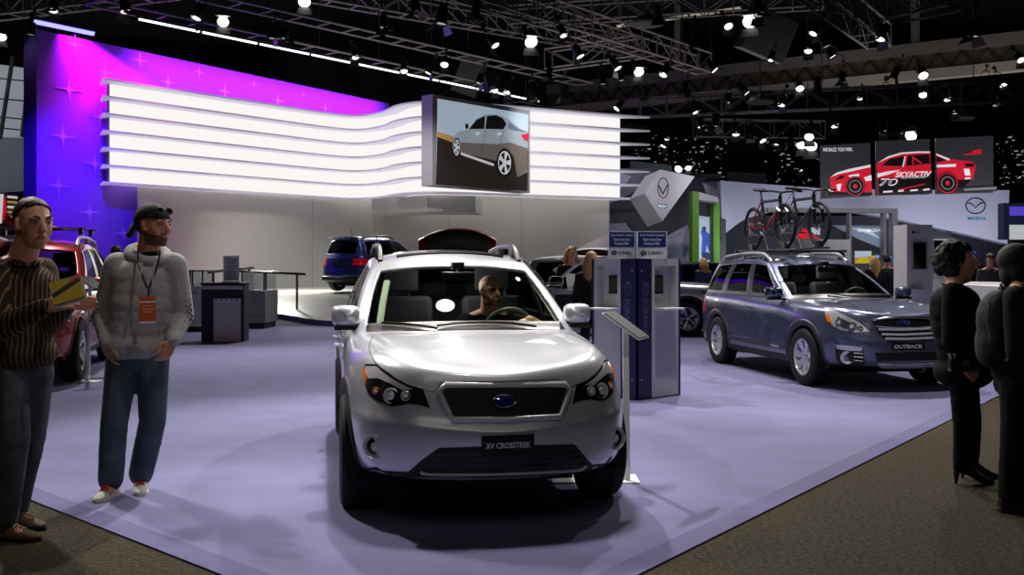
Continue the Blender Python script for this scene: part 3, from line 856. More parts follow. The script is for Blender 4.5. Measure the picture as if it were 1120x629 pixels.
def derive(B, **k):
    """another car from the base tables: overhangs, wheelbase, width and heights stretched"""
    import copy
    P = copy.deepcopy(B)
    xf, xr = k.get('xf', B['xf']), k.get('xr', B['xr']); fo, ro = k.get('front_over', 1.0), k.get('rear_over', 1.0); wy = k.get('wy', 1.0); wz = k.get('wz', 1.0); gz = k.get('gz', 1.0)
    def mx(x):
        if x > B['xf']: return xf + (x - B['xf']) * fo
        if x < B['xr']: return xr + (x - B['xr']) * ro
        return xr + (x - B['xr']) * (xf - xr) / (B['xf'] - B['xr'])
    belt = 1.04
    def mz(z): return z * wz if z <= belt else belt * wz + (z - belt) * gz
    for q in ('front', 'side', 'rear'): P[q] = [(mx(x), y * wy) for x, y in B[q]]
    for q in P['prof']: P['prof'][q] = [(i, mz(z)) for i, z in B['prof'][q]]
    P['cowl'] = (mx(B['cowl'][0]) + k.get('cab', 0), mz(B['cowl'][1])); P['header'] = (mx(B['header'][0]) + k.get('cab', 0), mz(B['header'][1])); P['back'] = (mx(B['back'][0]) + k.get('backx', 0), mz(B['back'][1]))
    P['hood_c'] = [(t, (mx(x), mz(z))) for t, (x, z) in B['hood_c']]
    n = len(B['top'])
    P['top'] = [(mx(x) + lerp(k.get('cab', 0), k.get('backx', 0), i / (n - 1)), y * wy * k.get('roofw', 1.0), mz(z)) for i, (x, y, z) in enumerate(B['top'])]
    P['roof_c'] = [(t, mz(z)) for t, z in B['roof_c']]
    P['xf'], P['xr'] = xf, xr; P['halfw'] = B['halfw'] * wy
    for q in ('wheel_r', 'arch', 'glass', 'black', 'hood_b', 'clad', 'wglass', 'sglass', 'rglass', 'bulge'):
        if q in k: P[q] = k[q]
    return P
# ---------------------------------------------------------------- the silver crossover in front
def oval_emblem(root, bvh, cx, cz, w, h, ax=(0, 1)):
    """blue oval badge with six chrome stars and a chrome rim, standing on the surface"""
    p, n = ax_surface(bvh, [(cx, cz)], *ax)[0]
    u = Vector((0, ax[1], 0)); v = n.cross(u).normalized(); v = v if v.z > 0 else -v; u = v.cross(n).normalized()
    if u.y * ax[1] < 0: u = -u
    p = p + n * 0.012
    def at(a, b, c): return p + u * a + v * b + n * c
    m = MB(); N = 28
    pts = [at(w / 2 * math.cos(2 * math.pi * k / N), h / 2 * math.sin(2 * math.pi * k / N), 0.0) for k in range(N)]
    f = [at(w / 2 * math.cos(2 * math.pi * k / N), h / 2 * math.sin(2 * math.pi * k / N), -0.014) for k in range(N)]
    m.add(pts + f + [at(0, 0, 0.006)], [(k, (k + 1) % N, 2 * N) for k in range(N)] + [(k + N, (k + 1) % N + N, (k + 1) % N, k) for k in range(N)], 0)
    m.tube(pts, min(w, h) * 0.05, 8, 1, True)
    for a, b, r in ((-0.26, 0.14, 0.17), (0.08, 0.24, 0.09), (0.33, 0.12, 0.09), (0.22, -0.16, 0.09), (-0.06, -0.24, 0.09), (0.04, 0.0, 0.09)):
        c = at(a * w, b * h, 0.008); st = []
        for k in range(8):
            q = 2 * math.pi * k / 8 + math.pi / 2; rr = r * (h * 1.15 if k % 2 == 0 else h * 0.32)
            st.append(c + u * rr * math.cos(q) * 1.25 + v * rr * math.sin(q))
        m.add(st + [c + n * 0.004], [(k, (k + 1) % 8, 8) for k in range(8)], 1)
    return m.build('emblem', ['emblem_blue', 'chrome'], root)

def plate_on(root, bvh, poly, words, off=0.03, hgt=0.3, bold=0.012):
    sf = px_surface(root, bvh, poly); n = sum((q for _, q in sf), Vector()).normalized(); n = Vector((n.x, 0, 0)).normalized()
    ps = [p for p, _ in sf]; mx = max(p.x for p in ps) + off
    ps = [Vector((mx, p.y, p.z)) for p in ps]
    y0, y1 = min(p.y for p in ps), max(p.y for p in ps); z0, z1 = min(p.z for p in ps), max(p.z for p in ps)
    m = MB(); m.box((mx - 0.01, (y0 + y1) / 2, (z0 + z1) / 2), (0.02, y1 - y0, z1 - z0))
    m.box((mx - 0.05, (y0 + y1) / 2, (z0 + z1) / 2), (0.08, (y1 - y0) * 0.6, (z1 - z0) * 0.6))
    o = m.build('number_plate', 'plate_black', root, bevel=0.004)
    t = text_mb(words, (z1 - z0) * hgt, (y1 - y0) * 0.86, bold=bold)
    t.xf(plane_mtx((mx + 0.002, (y0 + y1) / 2, (z0 + z1) / 2), (0, 1, 0), (0, 0, 1)))
    t.build('lettering', 'letter_white', o, smooth=False)
    return o

def mesh_grid(poly, step):
    pass

XV1 = derive(XV, gz=1.11, wy=0.985, sglass='car_glass', rglass='dark_glass')
def build_xv():
    root, bvh = car('silver_crossover', 'bright silver crossover parked nearest the camera with a driver at the wheel', XV1, (-0.448, 7.565, 0), R(-79.3), 'silver_paint')
    global XVROOT; XVROOT = root
    interior(root, XV1)
    for x in (XV1['xf'], XV1['xr']):
        for s in (-1, 1): wheel(root, (x, s * 0.765, 0.345), 0.345, 0.225, s, 'five', 'rim_two')
    arch_trim(root, bvh, XV1)
    # headlamps: outline from the left one, mirrored for the other
    HL = [(400, 398.5), (413.5, 399), (420.7, 405.5), (433.6, 414.6), (446.4, 421), (463, 426), (470.2, 446), (460.9, 443.2), (446.4, 441.5), (437.6, 443.6), (428.8, 444.6), (414.3, 439.2), (403.4, 431), (399.4, 419), (398.4, 408)]
    SH = [(400.8, 401), (412.5, 401.5), (420, 408), (432, 416.5), (445, 423), (452, 426), (440, 427), (428, 420), (414, 414), (404, 414.5), (401, 408)]
    AM = [(398.8, 404), (401.2, 403.6), (402.2, 414), (401, 421), (399.6, 417)]
    for mir in (False, True):
        a = panel(root, bvh, HL, 0.006, 3, skirt=0.02)
        if mir: a = MB().add([Vector((v.x, -v.y, v.z)) for v in a.v], [f[::-1] for f in a.f])
        h = a.build('headlamp', 'lamp_dark', root, angle=60)
        for nm, pl, mt, of in (('reflector', SH, 'lamp_chrome', 0.010), ('turn_signal', AM, 'amber', 0.013)):
            b = panel(root, bvh, pl, of, 3)
            if mir: b = MB().add([Vector((v.x, -v.y, v.z)) for v in b.v], [f[::-1] for f in b.f])
            b.build(nm, mt, h, angle=60)
        for (px, py, r, mt) in ((412, 428, 0.022, 'amber'), (428, 433, 0.043, 'lamp_chrome'), (444, 433, 0.026, 'lamp_chrome')):
            (p, n), = px_surface(root, bvh, [(px, py)])
            if mir: p = Vector((p.x, -p.y, p.z)); n = Vector((n.x, -n.y, n.z))
            fd = (n + Vector((0.8, 0, 0))).normalized()
            c = MB(); c.lathe([(r, 0.002), (r * 1.05, 0.012), (r * 0.92, 0.014), (r * 0.8, 0.006), (0, 0.004)], p, fd, 18)
            c.lathe([(r * 0.62, 0.004), (r * 0.5, 0.013), (r * 0.25, 0.018), (0, 0.019)], p, fd, 14, 1)
            c.build('lamp_bulb', [mt, 'clear_shine'], h)
        # fog lamp
        (p, n), = px_surface(root, bvh, [(410.5, 488.5)])
        if mir: p = Vector((p.x, -p.y, p.z)); n = Vector((n.x, -n.y, n.z))
        fd = (n * 0.5 + Vector((0.8, 0, 0))).normalized()
        c = MB(); c.lathe([(0.070, -0.03), (0.070, 0.008), (0.064, 0.012), (0.058, 0.006), (0.055, -0.005)], p, fd, 24, 0)
        c.lathe([(0.055, -0.006), (0.035, 0.0), (0, 0.004)], p, fd, 20, 1)
        fo = c.build('fog_lamp', ['lamp_chrome', 'lamp_dark'], root)
        c = MB(); c.lathe([(0.026, 0.002), (0.02, 0.008), (0, 0.01)], p, fd, 14); c.build('lamp_bulb', 'clear_shine', fo)
    # grille
    GO = [(487.5, 419.3), (617.5, 419.0), (624.5, 427), (613.5, 458.5), (553, 462.3), (493.5, 462), (486, 447), (478.6, 428)]
    GI = [(487, 424.3), (617.5, 423.6), (620.8, 427.5), (610, 453.5), (553, 456.6), (497, 456.3), (491, 446), (482.6, 429)]
    g = panel(root, bvh, GI, 0.005, 4, skirt=0.015).build('grille', 'grille_mesh', root)
    # honeycomb of fine bars
    hx = MB(); x = 484.0
    bars = []
    for k in range(34):
        bars.append([(484 + k * 4.0, 424), (496 + k * 4.0 - 8, 456)]); bars.append([(484 + k * 4.0, 424), (476 + k * 4.0, 456)])
    for b in bars:
        pts = [(lerp(b[0][0], b[1][0], t / 10), lerp(b[0][1], b[1][1], t / 10)) for t in range(11)]
        pts = [q for q in pts if inside(q, GI)]
        if len(pts) > 1: hx.tube([p + n * 0.0065 for p, n in px_surface(root, bvh, pts)], 0.0011, 4)
    hx.build('mesh_insert', 'grille_bar', g)
    fr = px_line(root, bvh, [(lerp(a[0], b[0], 0.45), lerp(a[1], b[1], 0.45)) for a, b in zip(GO, GI)], 0.019, 0.008, 8, 0, True)
    fr.build('grille_surround', 'bumper_silver', g, angle=80)
    # badge sits on the grille
    (p, n), = px_surface(root, bvh, [(551.8, 438.6)])
    oval_emblem(root, bvh, p.y, p.z, 0.125, 0.07)
    # lower mouth
    LIP = [(397, 511), (420, 515.3), (446, 516.5), (463, 502), (480, 490), (628, 486), (648, 508.5), (662, 507), (676, 503), (675, 508), (655, 514), (640, 517), (530, 522), (430, 521), (403, 517.5)]
    panel(root, bvh, LIP, 0.006, 5, skirt=0.02).build('lower_bumper_trim', 'cladding', root, angle=60)
    MO = [(482, 492), (627, 488), (640, 508), (632, 512), (530, 515.5), (465, 514)]
    mo = panel(root, bvh, MO, 0.010, 5, skirt=0.01).build('lower_grille', 'grille_mesh', root)
    for yy in (497, 503, 509):
        px_line(root, bvh, [(480 - (yy - 492) * 0.7, yy + 0.5), (530, yy), (590, yy - 1.5), (628 + (yy - 488) * 0.5, yy - 3)], 0.006, 0.012, 6, 0).build('slat', 'black_trim', mo)
    px_line(root, bvh, [(461.5, 514.5), (470, 517.3), (530, 517.6), (600, 514.8), (632, 512.2), (640, 508)], 0.009, 0.014, 8, 3).build('bumper_strip', 'bumper_silver', root)
    plate_on(root, bvh, [(526.5, 475.5), (583, 474), (583, 496.5), (526.5, 498)], 'XV CROSSTREK', 0.022, 0.27, 0.02)
    # hood shut line and crease, tow cap
    for ln in ([(405, 363), (402, 378), (410, 397), (422, 407), (450, 422.5), (474, 428), (487, 419)], [(645, 400), (660, 392), (655, 380), (646, 372)]):
        pass
    hs = [(409, 366), (403.5, 380), (411, 397), (421.5, 405.2), (434.5, 414), (447, 420.2), (463, 425.2), (474.5, 428.6), (480, 424), (486.5, 418.2), (552, 417.6)]
    a = px_line(root, bvh, hs, 0.003, 0.0, 5, 3); a.mirror_y(); a.build('hood_seam', 'black_trim', root)
    # wipers
    for ln in ([(418, 355), (440, 356.2), (462, 358.5), (478, 361.5)], [(478, 358.3), (500, 355.6), (530, 354.6), (560, 355.6), (586, 359.5)]):
        px_line(root, bvh, ln, 0.009, 0.016, 6, 3).build('wiper', 'black_trim', root)
    for ln in ([(413.5, 353), (417, 328), (422, 303)], [(617, 354), (600, 326), (583, 302)]): px_line(root, bvh, ln, 0.024, -0.035, 8, 2, flat=0.4).build('pillar_trim', 'pillar_trim', root)
    panel(root, bvh, [(487 + 10.2 * math.cos(2 * math.pi * k / 24), 334.5 + 6.8 * math.sin(2 * math.pi * k / 24)) for k in range(24)], 0.003, 3, skirt=0.004).build('windscreen_reflection', 'letter_white', root)  # white oval laid on the glass as a painted lamp reflection
    dm = MB(); dm.box((-0.25, 0, 1.50), (0.14, 0.12, 0.02)); dm.build('dome_or_fill_lamp', 'lamp_glow', root, bevel=0.005)  # cabin lamp added to brighten the dark interior
    l = bpy.data.lights.new('cabin_fill_light', 'POINT'); l.energy = 5.0; l.shadow_soft_size = 0.06; lo = bpy.data.objects.new('cabin_fill_light', l); COL.objects.link(lo); lo.parent = root; lo.location = (-0.25, 0, 1.44)  # added fill light just below that lamp
    for s in (-1, 1): door_mirror(root, 0.60, 0.655, 1.135, 'silver_paint', s, 0.2, 0.15)
    roof_rail(root, bvh, -0.20, -1.72, 0.545, 0.085, 'rail_grey', 0.022)
    panel(root, bvh, [(-0.22, -0.40), (-0.22, 0.40), (-0.98, 0.42), (-0.98, -0.42)], 0.004, 0.08, ax=(2, 1)).build('sunroof', 'shades', root, angle=60)
    ax_line(bvh, [(-0.205, -0.42), (-0.195, 0.0), (-0.205, 0.42)], 2, 1, 0.012, 0.008, 6, 4).build('wind_deflector', 'black_trim', root)
    handles(root, bvh, (-0.22, -1.05), 0.87, 'silver_paint')
    door_lines(root, bvh, [[(0.72, 0.33), (0.70, 0.6), (0.66, 0.95)], [(-0.34, 0.33), (-0.34, 0.7), (-0.33, 1.0)], [(-0.95, 0.33), (-0.98, 0.6), (-1.2, 0.86), (-1.25, 1.0)]])
    for s in (-1, 1):
        panel(root, bvh, [(-1.75, 0.74), (-2.0, 0.74), (-2.02, 0.98), (-1.72, 0.95)], 0.005, 0.05, ax=(1, s)).build('tail_lamp', 'tail_red', root)
    return root, bvh
# ---------------------------------------------------------------- the grey estate with bicycles
OB = derive(XV, xf=1.3725, xr=-1.3725, front_over=1.07, rear_over=1.15, wy=1.028, wz=1.005, gz=1.13, wheel_r=0.352, arch=0.415, backx=-0.12, roofw=0.98)
OB['prof']['A'][-1] = (0.125, OB['prof']['A'][-1][1]); OB['prof']['A'][-2] = (0.07, OB['prof']['A'][-2][1])
def build_ob():
    root, bvh = car('grey_estate_car', 'dark grey raised estate car with two bicycles on its roof', OB, (4.19, 13.62, 0), R(-79.8), 'grey_paint')
    global OBROOT, OBBVH; OBROOT, OBBVH = root, bvh
    interior(root, OB)
    for x in (OB['xf'], OB['xr']):
        for s in (-1, 1): wheel(root, (x, s * 0.79, 0.352), 0.352, 0.225, s, 'seven', 'rim_silver')
    arch_trim(root, bvh, OB, 'flare_grey', 0.05)
    HL = [(901.6, 337), (907, 336.5), (923.2, 344.6), (939.5, 352.6), (950.8, 362.4), (934, 363.6), (920.5, 361.2), (911, 356.8), (903.8, 347.8)]
    SH = [(904.5, 340), (908, 339.6), (922, 347), (937, 354), (947, 361.3), (934, 361.8), (921, 359.5), (912, 355.2)]
    AM = [(903, 344), (907.5, 345.5), (911.5, 355), (906, 352.2)]
    for mir in (False, True):
        def mk(poly, off, st=2.0, sk=0.02):
            a = panel(root, bvh, poly, off, st, skirt=sk)
            return MB().add([Vector((v.x, -v.y, v.z)) for v in a.v], [f[::-1] for f in a.f]) if mir else a
        h = mk(HL, 0.006).build('headlamp', 'lamp_chrome', root, angle=60)
        mk([(917, 346.5), (924, 350), (937, 356.5), (944, 361), (934, 361.4), (922, 359), (914, 354)], 0.010).build('reflector', 'lamp_grey', h, angle=60); mk(AM, 0.014).build('turn_signal', 'amber', h, angle=60)
        for px, py, r in ((918, 353, 0.042), (932, 357.5, 0.05), (941, 359.5, 0.03)):
            (p, n), = px_surface(root, bvh, [(px, py)])
            if mir: p = Vector((p.x, -p.y, p.z)); n = Vector((n.x, -n.y, n.z))
            fd = (n + Vector((0.6, 0, 0))).normalized()
            c = MB(); c.lathe([(r, 0.0), (r * 1.05, 0.018), (r * 0.9, 0.02), (r * 0.75, 0.01), (0, 0.008)], p, fd, 16)
            c.lathe([(r * 0.6, 0.008), (r * 0.3, 0.02), (0, 0.022)], p, fd, 12, 1); c.build('lamp_bulb', ['lamp_grey', 'clear_shine'], h)
        fs = mk([(913.8, 377.6), (943.5, 380.3), (946.2, 395.1), (944.5, 399.5), (921, 399.5), (914.6, 392.4)], 0.006).build('fog_lamp_surround', 'cladding', root, angle=60)
        mk([(914.2, 377.2), (929, 378.2), (943.3, 380), (942.5, 384), (929, 383.5), (916, 381.5)], 0.012, 2).build('chrome_trim', 'bumper_silver', fs, angle=60)
        (p, n), = px_surface(root, bvh, [(926.5, 391.2)])
        if mir: p = Vector((p.x, -p.y, p.z)); n = Vector((n.x, -n.y, n.z))
        fd = (n * 0.6 + Vector((0.6, 0, 0))).normalized()
        c = MB(); c.lathe([(0.075, -0.02), (0.075, 0.016), (0.066, 0.02), (0.06, 0.008)], p, fd, 24); c.lathe([(0.06, 0.004), (0.03, 0.01), (0, 0.012)], p, fd, 20, 1); c.build('fog_lamp', ['lamp_chrome', 'lamp_grey'], root)
        for yy in (386, 390, 394):
            a = px_line(root, bvh, [(934, yy), (939, yy + 0.3), (944, yy + 0.8)], 0.006, 0.01, 6, 2)
            if mir: a = MB().add([Vector((v.x, -v.y, v.z)) for v in a.v], [f[::-1] for f in a.f])
            a.build('slat', 'bumper_silver', fs)
    g = panel(root, bvh, [(954.5, 350.5), (969, 348.4), (1015, 348.8), (1018, 356), (1018.5, 371.6), (969.5, 373), (961, 365.4)], 0.003, 2.5).build('grille', 'grille_mesh', root, angle=60)
    for pts, r in (([(954.5, 350.5), (969, 348.2), (992, 347.6), (1015, 348.6), (1018, 352)], 0.012), ([(957.5, 356.6), (972, 357.8), (992, 358.2), (1019, 357)], 0.012)):
        px_line(root, bvh, pts, r, 0.010, 8, 3).build('chrome_bar', 'chrome', g)
    for y0, y1 in ((360.6, 359.6), (366.0, 365), (371.2, 370)):
        px_line(root, bvh, [(960.5 + (y0 - 360.6) * 0.7, y0), (990, y0 + 0.3), (1019.5, y1)], 0.019, 0.012, 8, 3, flat=0.8).build('chrome_bar', 'bumper_silver', g)
    (p, n), = px_surface(root, bvh, [(987.6, 353.4)]); oval_emblem(root, bvh, p.y, p.z, 0.15, 0.085)
    panel(root, bvh, [(957, 386), (1024, 385), (1025, 394), (959, 395.5)], 0.004, 3).build('lower_grille', 'grille_mesh', root, angle=60)
    sk = panel(root, bvh, [(959.7, 397.5), (990, 397.5), (1024.6, 396.1), (1027.6, 401.4), (990, 404.5), (966.5, 404)], 0.016, 3, skirt=0.03).build('skid_plate', 'bumper_silver', root, angle=60)
    plate_on(root, bvh, [(974, 375.2), (1011, 374.6), (1011, 382.6), (974, 383.2)], 'OUTBACK', 0.015, 0.5, 0.02)
    hs = [(896, 327), (900, 336), (922, 344), (940, 352), (951, 361), (957, 358), (954, 350), (970, 347.6), (992, 347)]
    a = px_line(root, bvh, hs, 0.003, 0.0, 5, 3); a.mirror_y(); a.build('hood_seam', 'black_trim', root)
    l = bpy.data.lights.new('cabin_fill_light', 'POINT'); l.energy = 5.0; l.shadow_soft_size = 0.06; lo = bpy.data.objects.new('cabin_fill_light', l); COL.objects.link(lo); lo.parent = root; lo.location = (-0.3, 0, 1.42)  # fill light added to brighten the estate's cabin
    dm = MB(); dm.box((-0.3, 0, 1.49), (0.14, 0.12, 0.02)); dm.build('dome_or_fill_lamp', 'lamp_glow', root, bevel=0.005)  # lamp block added along with the cabin fill
    for s in (-1, 1): door_mirror(root, 0.66, 0.74, 1.12, 'grey_paint' if s > 0 else 'mirror_shine', s, 0.22, 0.15)
    roof_rail(root, bvh, -0.18, -2.0, 0.56, 0.07, 'rail_light', 0.026)
    handles(root, bvh, (-0.22, -1.12), 0.90, 'grey_paint')
    door_lines(root, bvh, [[(0.74, 0.36), (0.72, 0.6), (0.68, 0.97)], [(-0.345, 0.33), (-0.345, 0.7), (-0.34, 1.02)], [(-0.98, 0.36), (-1.02, 0.62), (-1.24, 0.88), (-1.29, 1.02)]])
    for s in (-1, 1):
        sm = MB(); 
        panel(root, bvh, [(-0.95, 0.40), (0.86, 0.40), (0.86, 0.455), (-0.95, 0.455)], 0.012, 0.08, ax=(1, s)).build('side_moulding', 'flare_grey', root, angle=60)
        panel(root, bvh, [(-0.93, 0.25), (0.9, 0.25), (0.9, 0.335), (-0.93, 0.335)], 0.008, 0.08, ax=(1, s)).build('rocker_trim', 'cladding', root, angle=60)
        panel(root, bvh, [(-1.85, 0.74), (-2.2, 0.74), (-2.22, 1.0), (-1.98, 1.02)], 0.006, 0.05, ax=(1, s)).build('tail_lamp', 'tail_red', root, angle=60)
    # model name on the door moulding
    (p, n), = ax_surface(bvh, [(0.62, 0.428)], 1, -1)
    t = text_mb('OUTBACK', 0.028, 0.24, bold=0.02); t.xf(plane_mtx(p + Vector((0, -0.014, 0)), (1, 0, 0), (0, 0, 1))); t.build('lettering', 'letter_white', root, smooth=False)
    px_line(root, bvh, [(905, 322), (930, 325), (960, 325), (974, 324)], 0.012, 0.016, 6, 3).build('wiper', 'black_trim', root)
    return root, bvh
# ---------------------------------------------------------------- the hall and the stand
def at_z(px, py, z):
    Y = FPX * (z - CAMZ) / (HY - py); return W(px, py, Y)
def poly_slab(name, pts, z0, z1, m, parent=None):
    n = len(pts); mb = MB()
    mb.add([Vector((p[0], p[1], z1)) for p in pts] + [Vector((p[0], p[1], z0)) for p in pts],
           [list(range(n)), list(range(2 * n - 1, n - 1, -1))] + [[n + k, n + (k + 1) % n, (k + 1) % n, k] for k in range(n)])
    return mb.build(name, m, parent, smooth=False)
def wall_strip(mb, path, z0, z1, mi=0, flip=False):
    mb.grid([[Vector((p[0], p[1], z0)) for p in path], [Vector((p[0], p[1], z1)) for p in path]], mi, flip)
def ribbon(mb, path, back, z0, z1, mi=0):
    """closed solid standing on a plan path, thickness towards 'back' (dx, dy)"""
    n = len(path); b = [(p[0] + back[0], p[1] + back[1]) for p in path]
    A = [Vector((p[0], p[1], z0)) for p in path]; B = [Vector((p[0], p[1], z1)) for p in path]
    C = [Vector((p[0], p[1], z1)) for p in b]; D = [Vector((p[0], p[1], z0)) for p in b]
    mb.grid([A, B, C, D, A], mi); mb.add([A[0], B[0], C[0], D[0]], [(0, 1, 2, 3)], mi); mb.add([A[-1], B[-1], C[-1], D[-1]], [(3, 2, 1, 0)], mi)

def build_room():
    m = MB(); m.box((0, 28, -0.06), (110, 76, 0.12)); struct(m.build('floor', 'carpet_brown', smooth=False))
    C = Vector((-0.214, 3.66)); dl = Vector((-1.99, 1.81)).normalized(); dr = Vector((5.74, 7.52)).normalized()
    L = C + dl * 34; Rr = C + dr * 40
    struct(poly_slab('floor_carpet', [C, Rr, (Rr.x, 60), (L.x, 60), L], 0.0, 0.006, 'carpet_lilac'))
    # bound edges of the stand's carpet
    for d, e, nm in ((dl, L, 'trim_1'), (dr, Rr, 'trim_2')):
        nrm = Vector((0, 1)) - d * d.y; nrm.normalize()
        a = C + d * 0.0; mb = poly_slab(nm, [a, e, e + nrm * 0.16, a + nrm * 0.16] if d.x > 0 else [a, a + nrm * 0.16, e + nrm * 0.16, e], 0.004, 0.010, 'carpet_edge'); struct(mb)
    m = MB(); m.box((0, 28, 15.1), (110, 76, 0.2)); struct(m.build('ceiling', 'hall_black', smooth=False))
    for nm, c, d in (('wall_back', (0, 64, 7.5), (110, 0.3, 15)), ('wall_left', (-52, 28, 7.5), (0.3, 76, 15)), ('wall_right', (52, 28, 7.5), (0.3, 76, 15)), ('wall_front', (0, -8, 7.5), (110, 0.3, 15))):
        m = MB(); m.box(c, d); struct(m.build(nm, 'hall_black', smooth=False))

FRONT = smooth_poly([(-12.86, 32.3), (-11, 34.65), (-9, 37.15), (-7.4, 39.1), (-6.3, 39.9), (-5.2, 39.0), (-4.35, 37.3), (-3.2, 36.4), (-1.5, 36.8), (1.5, 38.3), (4.7, 39.9)], 6, False)
def offset(path, d):
    out = []
    for i, p in enumerate(path):
        a = Vector(path[max(i - 1, 0)]); b = Vector(path[min(i + 1, len(path) - 1)]); t = (b - a).normalized(); n = Vector((-t.y, t.x))
        q = Vector(p) + n * d; out.append((q.x, q.y))
    return out
def build_stand():
    # wall with printed stars, violet light put into its colour
    P0 = Vector((-14.93, 31.0)); dv = Vector((0.639, 1.0)).normalized(); P1 = P0 + dv * 17.2; nb = Vector((-dv.y, dv.x)) * -1   # nb towards camera side
    bk = (-nb.x * 0.7, -nb.y * 0.7)
    mb = MB(); ribbon(mb, [tuple(P0), tuple(P1)], bk, 0, 8.85)
    w = mb.build('violet_lit_panel_wall', ['violet_light_wall'], smooth=False)
    tag(w, 'tall violet-lit wall panel with star shapes behind the white glowing band', 'wall panel')
    def wall_pt(px, py):
        d = W(px, py, 1.0) - Vector((0, 0, CAMZ)); n = Vector((nb.x, nb.y, 0)); o = Vector((P0.x, P0.y, 0)) + n * 0.012
        t = (o - Vector((0, 0, CAMZ))).dot(n) / d.dot(n); return Vector((0, 0, CAMZ)) + d * t
    for px, py, s in ((82, 49, 0.85), (153, 66, 0.8), (115, 79, 0.9), (76, 98, 1.0), (184, 90, 0.8), (218, 79, 0.6), (110, 128, 0.8), (69, 149, 1.0), (104, 179, 0.9), (64, 203, 0.9), (98, 232, 0.9), (246, 100, 0.8), (278, 92, 0.5), (304, 110, 0.8), (332, 103, 0.45), (356, 118, 0.7), (135, 255, 0.8)):
        c = wall_pt(px, py); r = 0.42 * s; u = Vector((dv.x, dv.y, 0)); z = Vector((0, 0, 1)); st = MB(); vs = []
        for k in range(16):
            a = 2 * math.pi * k / 16; rr = r if k % 4 == 0 else (r * 0.24 if k % 2 == 0 else r * 0.20)
            vs.append(c + u * math.cos(a) * rr * 1.25 + z * math.sin(a) * rr)
        vs2 = [v - Vector((nb.x, nb.y, 0)) * 0.010 for v in vs]
        st.add(vs + vs2 + [c], [(k, (k + 1) % 16, 32) for k in range(16)] + [(k + 16, (k + 1) % 16 + 16, (k + 1) % 16, k) for k in range(16)])
        st.build('star', 'star_print', w, smooth=False)
    # glowing band of seven curved fins
    root = thing('glowing_fin_band', 'wavy white glowing band of seven stacked fins across the stand wall', 'light display', (FRONT[0][0], FRONT[0][1], 0))
    off = Vector((-FRONT[0][0], -FRONT[0][1], 0)); tr = Matrix.Translation(off)
    body = offset(FRONT, 0.62); n = len(body)
    mb = MB(); ribbon(mb, body, (0.0, 0.9), 4.13, 7.48); mb.xf(tr); mb.build('light_box', 'lit_white', root, angle=40)
    e = MB(); b0, b1 = Vector(body[0] + (0,)), Vector(body[0] + (0,)) + Vector((0.0, 0.95, 0)); t0 = (Vector(FRONT[1]) - Vector(FRONT[0])).normalized(); t0 = Vector((t0.x, t0.y, 0))
    a = b0 - t0 * 0.08 - Vector((nb.x, nb.y, 0)) * -0.02; 
    e.add([a + Vector((0, 0, 4.13)), a + Vector((0, 0, 7.48)), a + Vector((-0.2, 1.0, 7.48)), a + Vector((-0.2, 1.0, 4.13)), a + Vector((0.07, 0, 4.13)), a + Vector((0.07, 0, 7.48)), a + Vector((-.13, 1.0, 7.48)), a + Vector((-.13, 1.0, 4.13))],
          [(0, 1, 2, 3), (4, 7, 6, 5), (0, 4, 5, 1), (3, 2, 6, 7), (1, 5, 6, 2), (0, 3, 7, 4)]); e.xf(tr)
    e.build('end_cap', 'wall_side', root, smooth=False)
    for k in range(7):
        z = 4.13 + 0.558 * k
        fr = list(FRONT); tl = (Vector(FRONT[0]) - Vector(FRONT[1])).normalized(); trr = (Vector(FRONT[-1]) - Vector(FRONT[-2])).normalized()
        bk_ = list(offset(FRONT, 0.64))
        mb = MB()
        L0 = Vector(FRONT[0]) + tl * 0.55; L1 = Vector(bk_[0]) + tl * 0.35 + Vector((-0.15, 0.5))
        R0 = Vector(FRONT[-1]) + trr * 1.05
        fr = [tuple(L0)] + fr + [tuple(R0)]; bk_ = [tuple(L1)] + bk_ + [tuple(R0 + Vector((-0.03, 0.08)))]
        th = 0.045
        A = [Vector(p + (z - th,)) for p in fr]; B = [Vector(p + (z + th * 0.4,)) for p in fr]; Cc = [Vector(p + (z + th * 0.4,)) for p in bk_]; D = [Vector(p + (z - th,)) for p in bk_]
        mb.grid([A, B, Cc, D, A]); mb.add([A[0], B[0], Cc[0], D[0]], [(0, 1, 2, 3)]); mb.add([A[-1], B[-1], Cc[-1], D[-1]], [(3, 2, 1, 0)]); mb.xf(tr)
        mb.build('fin', 'fin_white', root, angle=30)
    # plain white wall under it
    path = smooth_poly([(-12.75, 33.6), (-10.4, 36.6), (-8.0, 39.6), (-6.6, 41.0), (-5.0, 41.4), (-2, 41.2), (1, 41.2), (4.05, 41.2)], 5, False)
    mb = MB(); ribbon(mb, path, (0.1, 0.6), 0, 4.6); wl = mb.build('white_curved_wall', 'white_wall', angle=40)
    tag(wl, 'plain pale grey curved wall standing under the glowing band', 'wall panel')
    j = MB()
    for i in (10, 18, 24, 29):
        p = path[i]; j.box((p[0], p[1] - 0.004, 2.4), (0.012, 0.012, 4.2))
    j.build('panel_joint', 'wall_side', wl, smooth=False)
    mb = MB(); ribbon(mb, [(-5.6, 39.4), (-4.4, 38.0), (-3.2, 37.2), (-1.4, 37.4)], (0.2, 2.6), 3.45, 4.05)
    tag(mb.build('soffit_box', 'white_wall', smooth=False), 'long pale box hanging below the band, left of the big screen', 'soffit')
    # raised white stage sloping up to the back
    ed = smooth_poly([(-17, 33.0), (-11, 30.8), (-6.84, 27.3), (-4.17, 23.3), (-1.5, 25.0), (2.0, 29.5), (5.0, 34.0)], 5, False)
    mb = MB(); rows = []
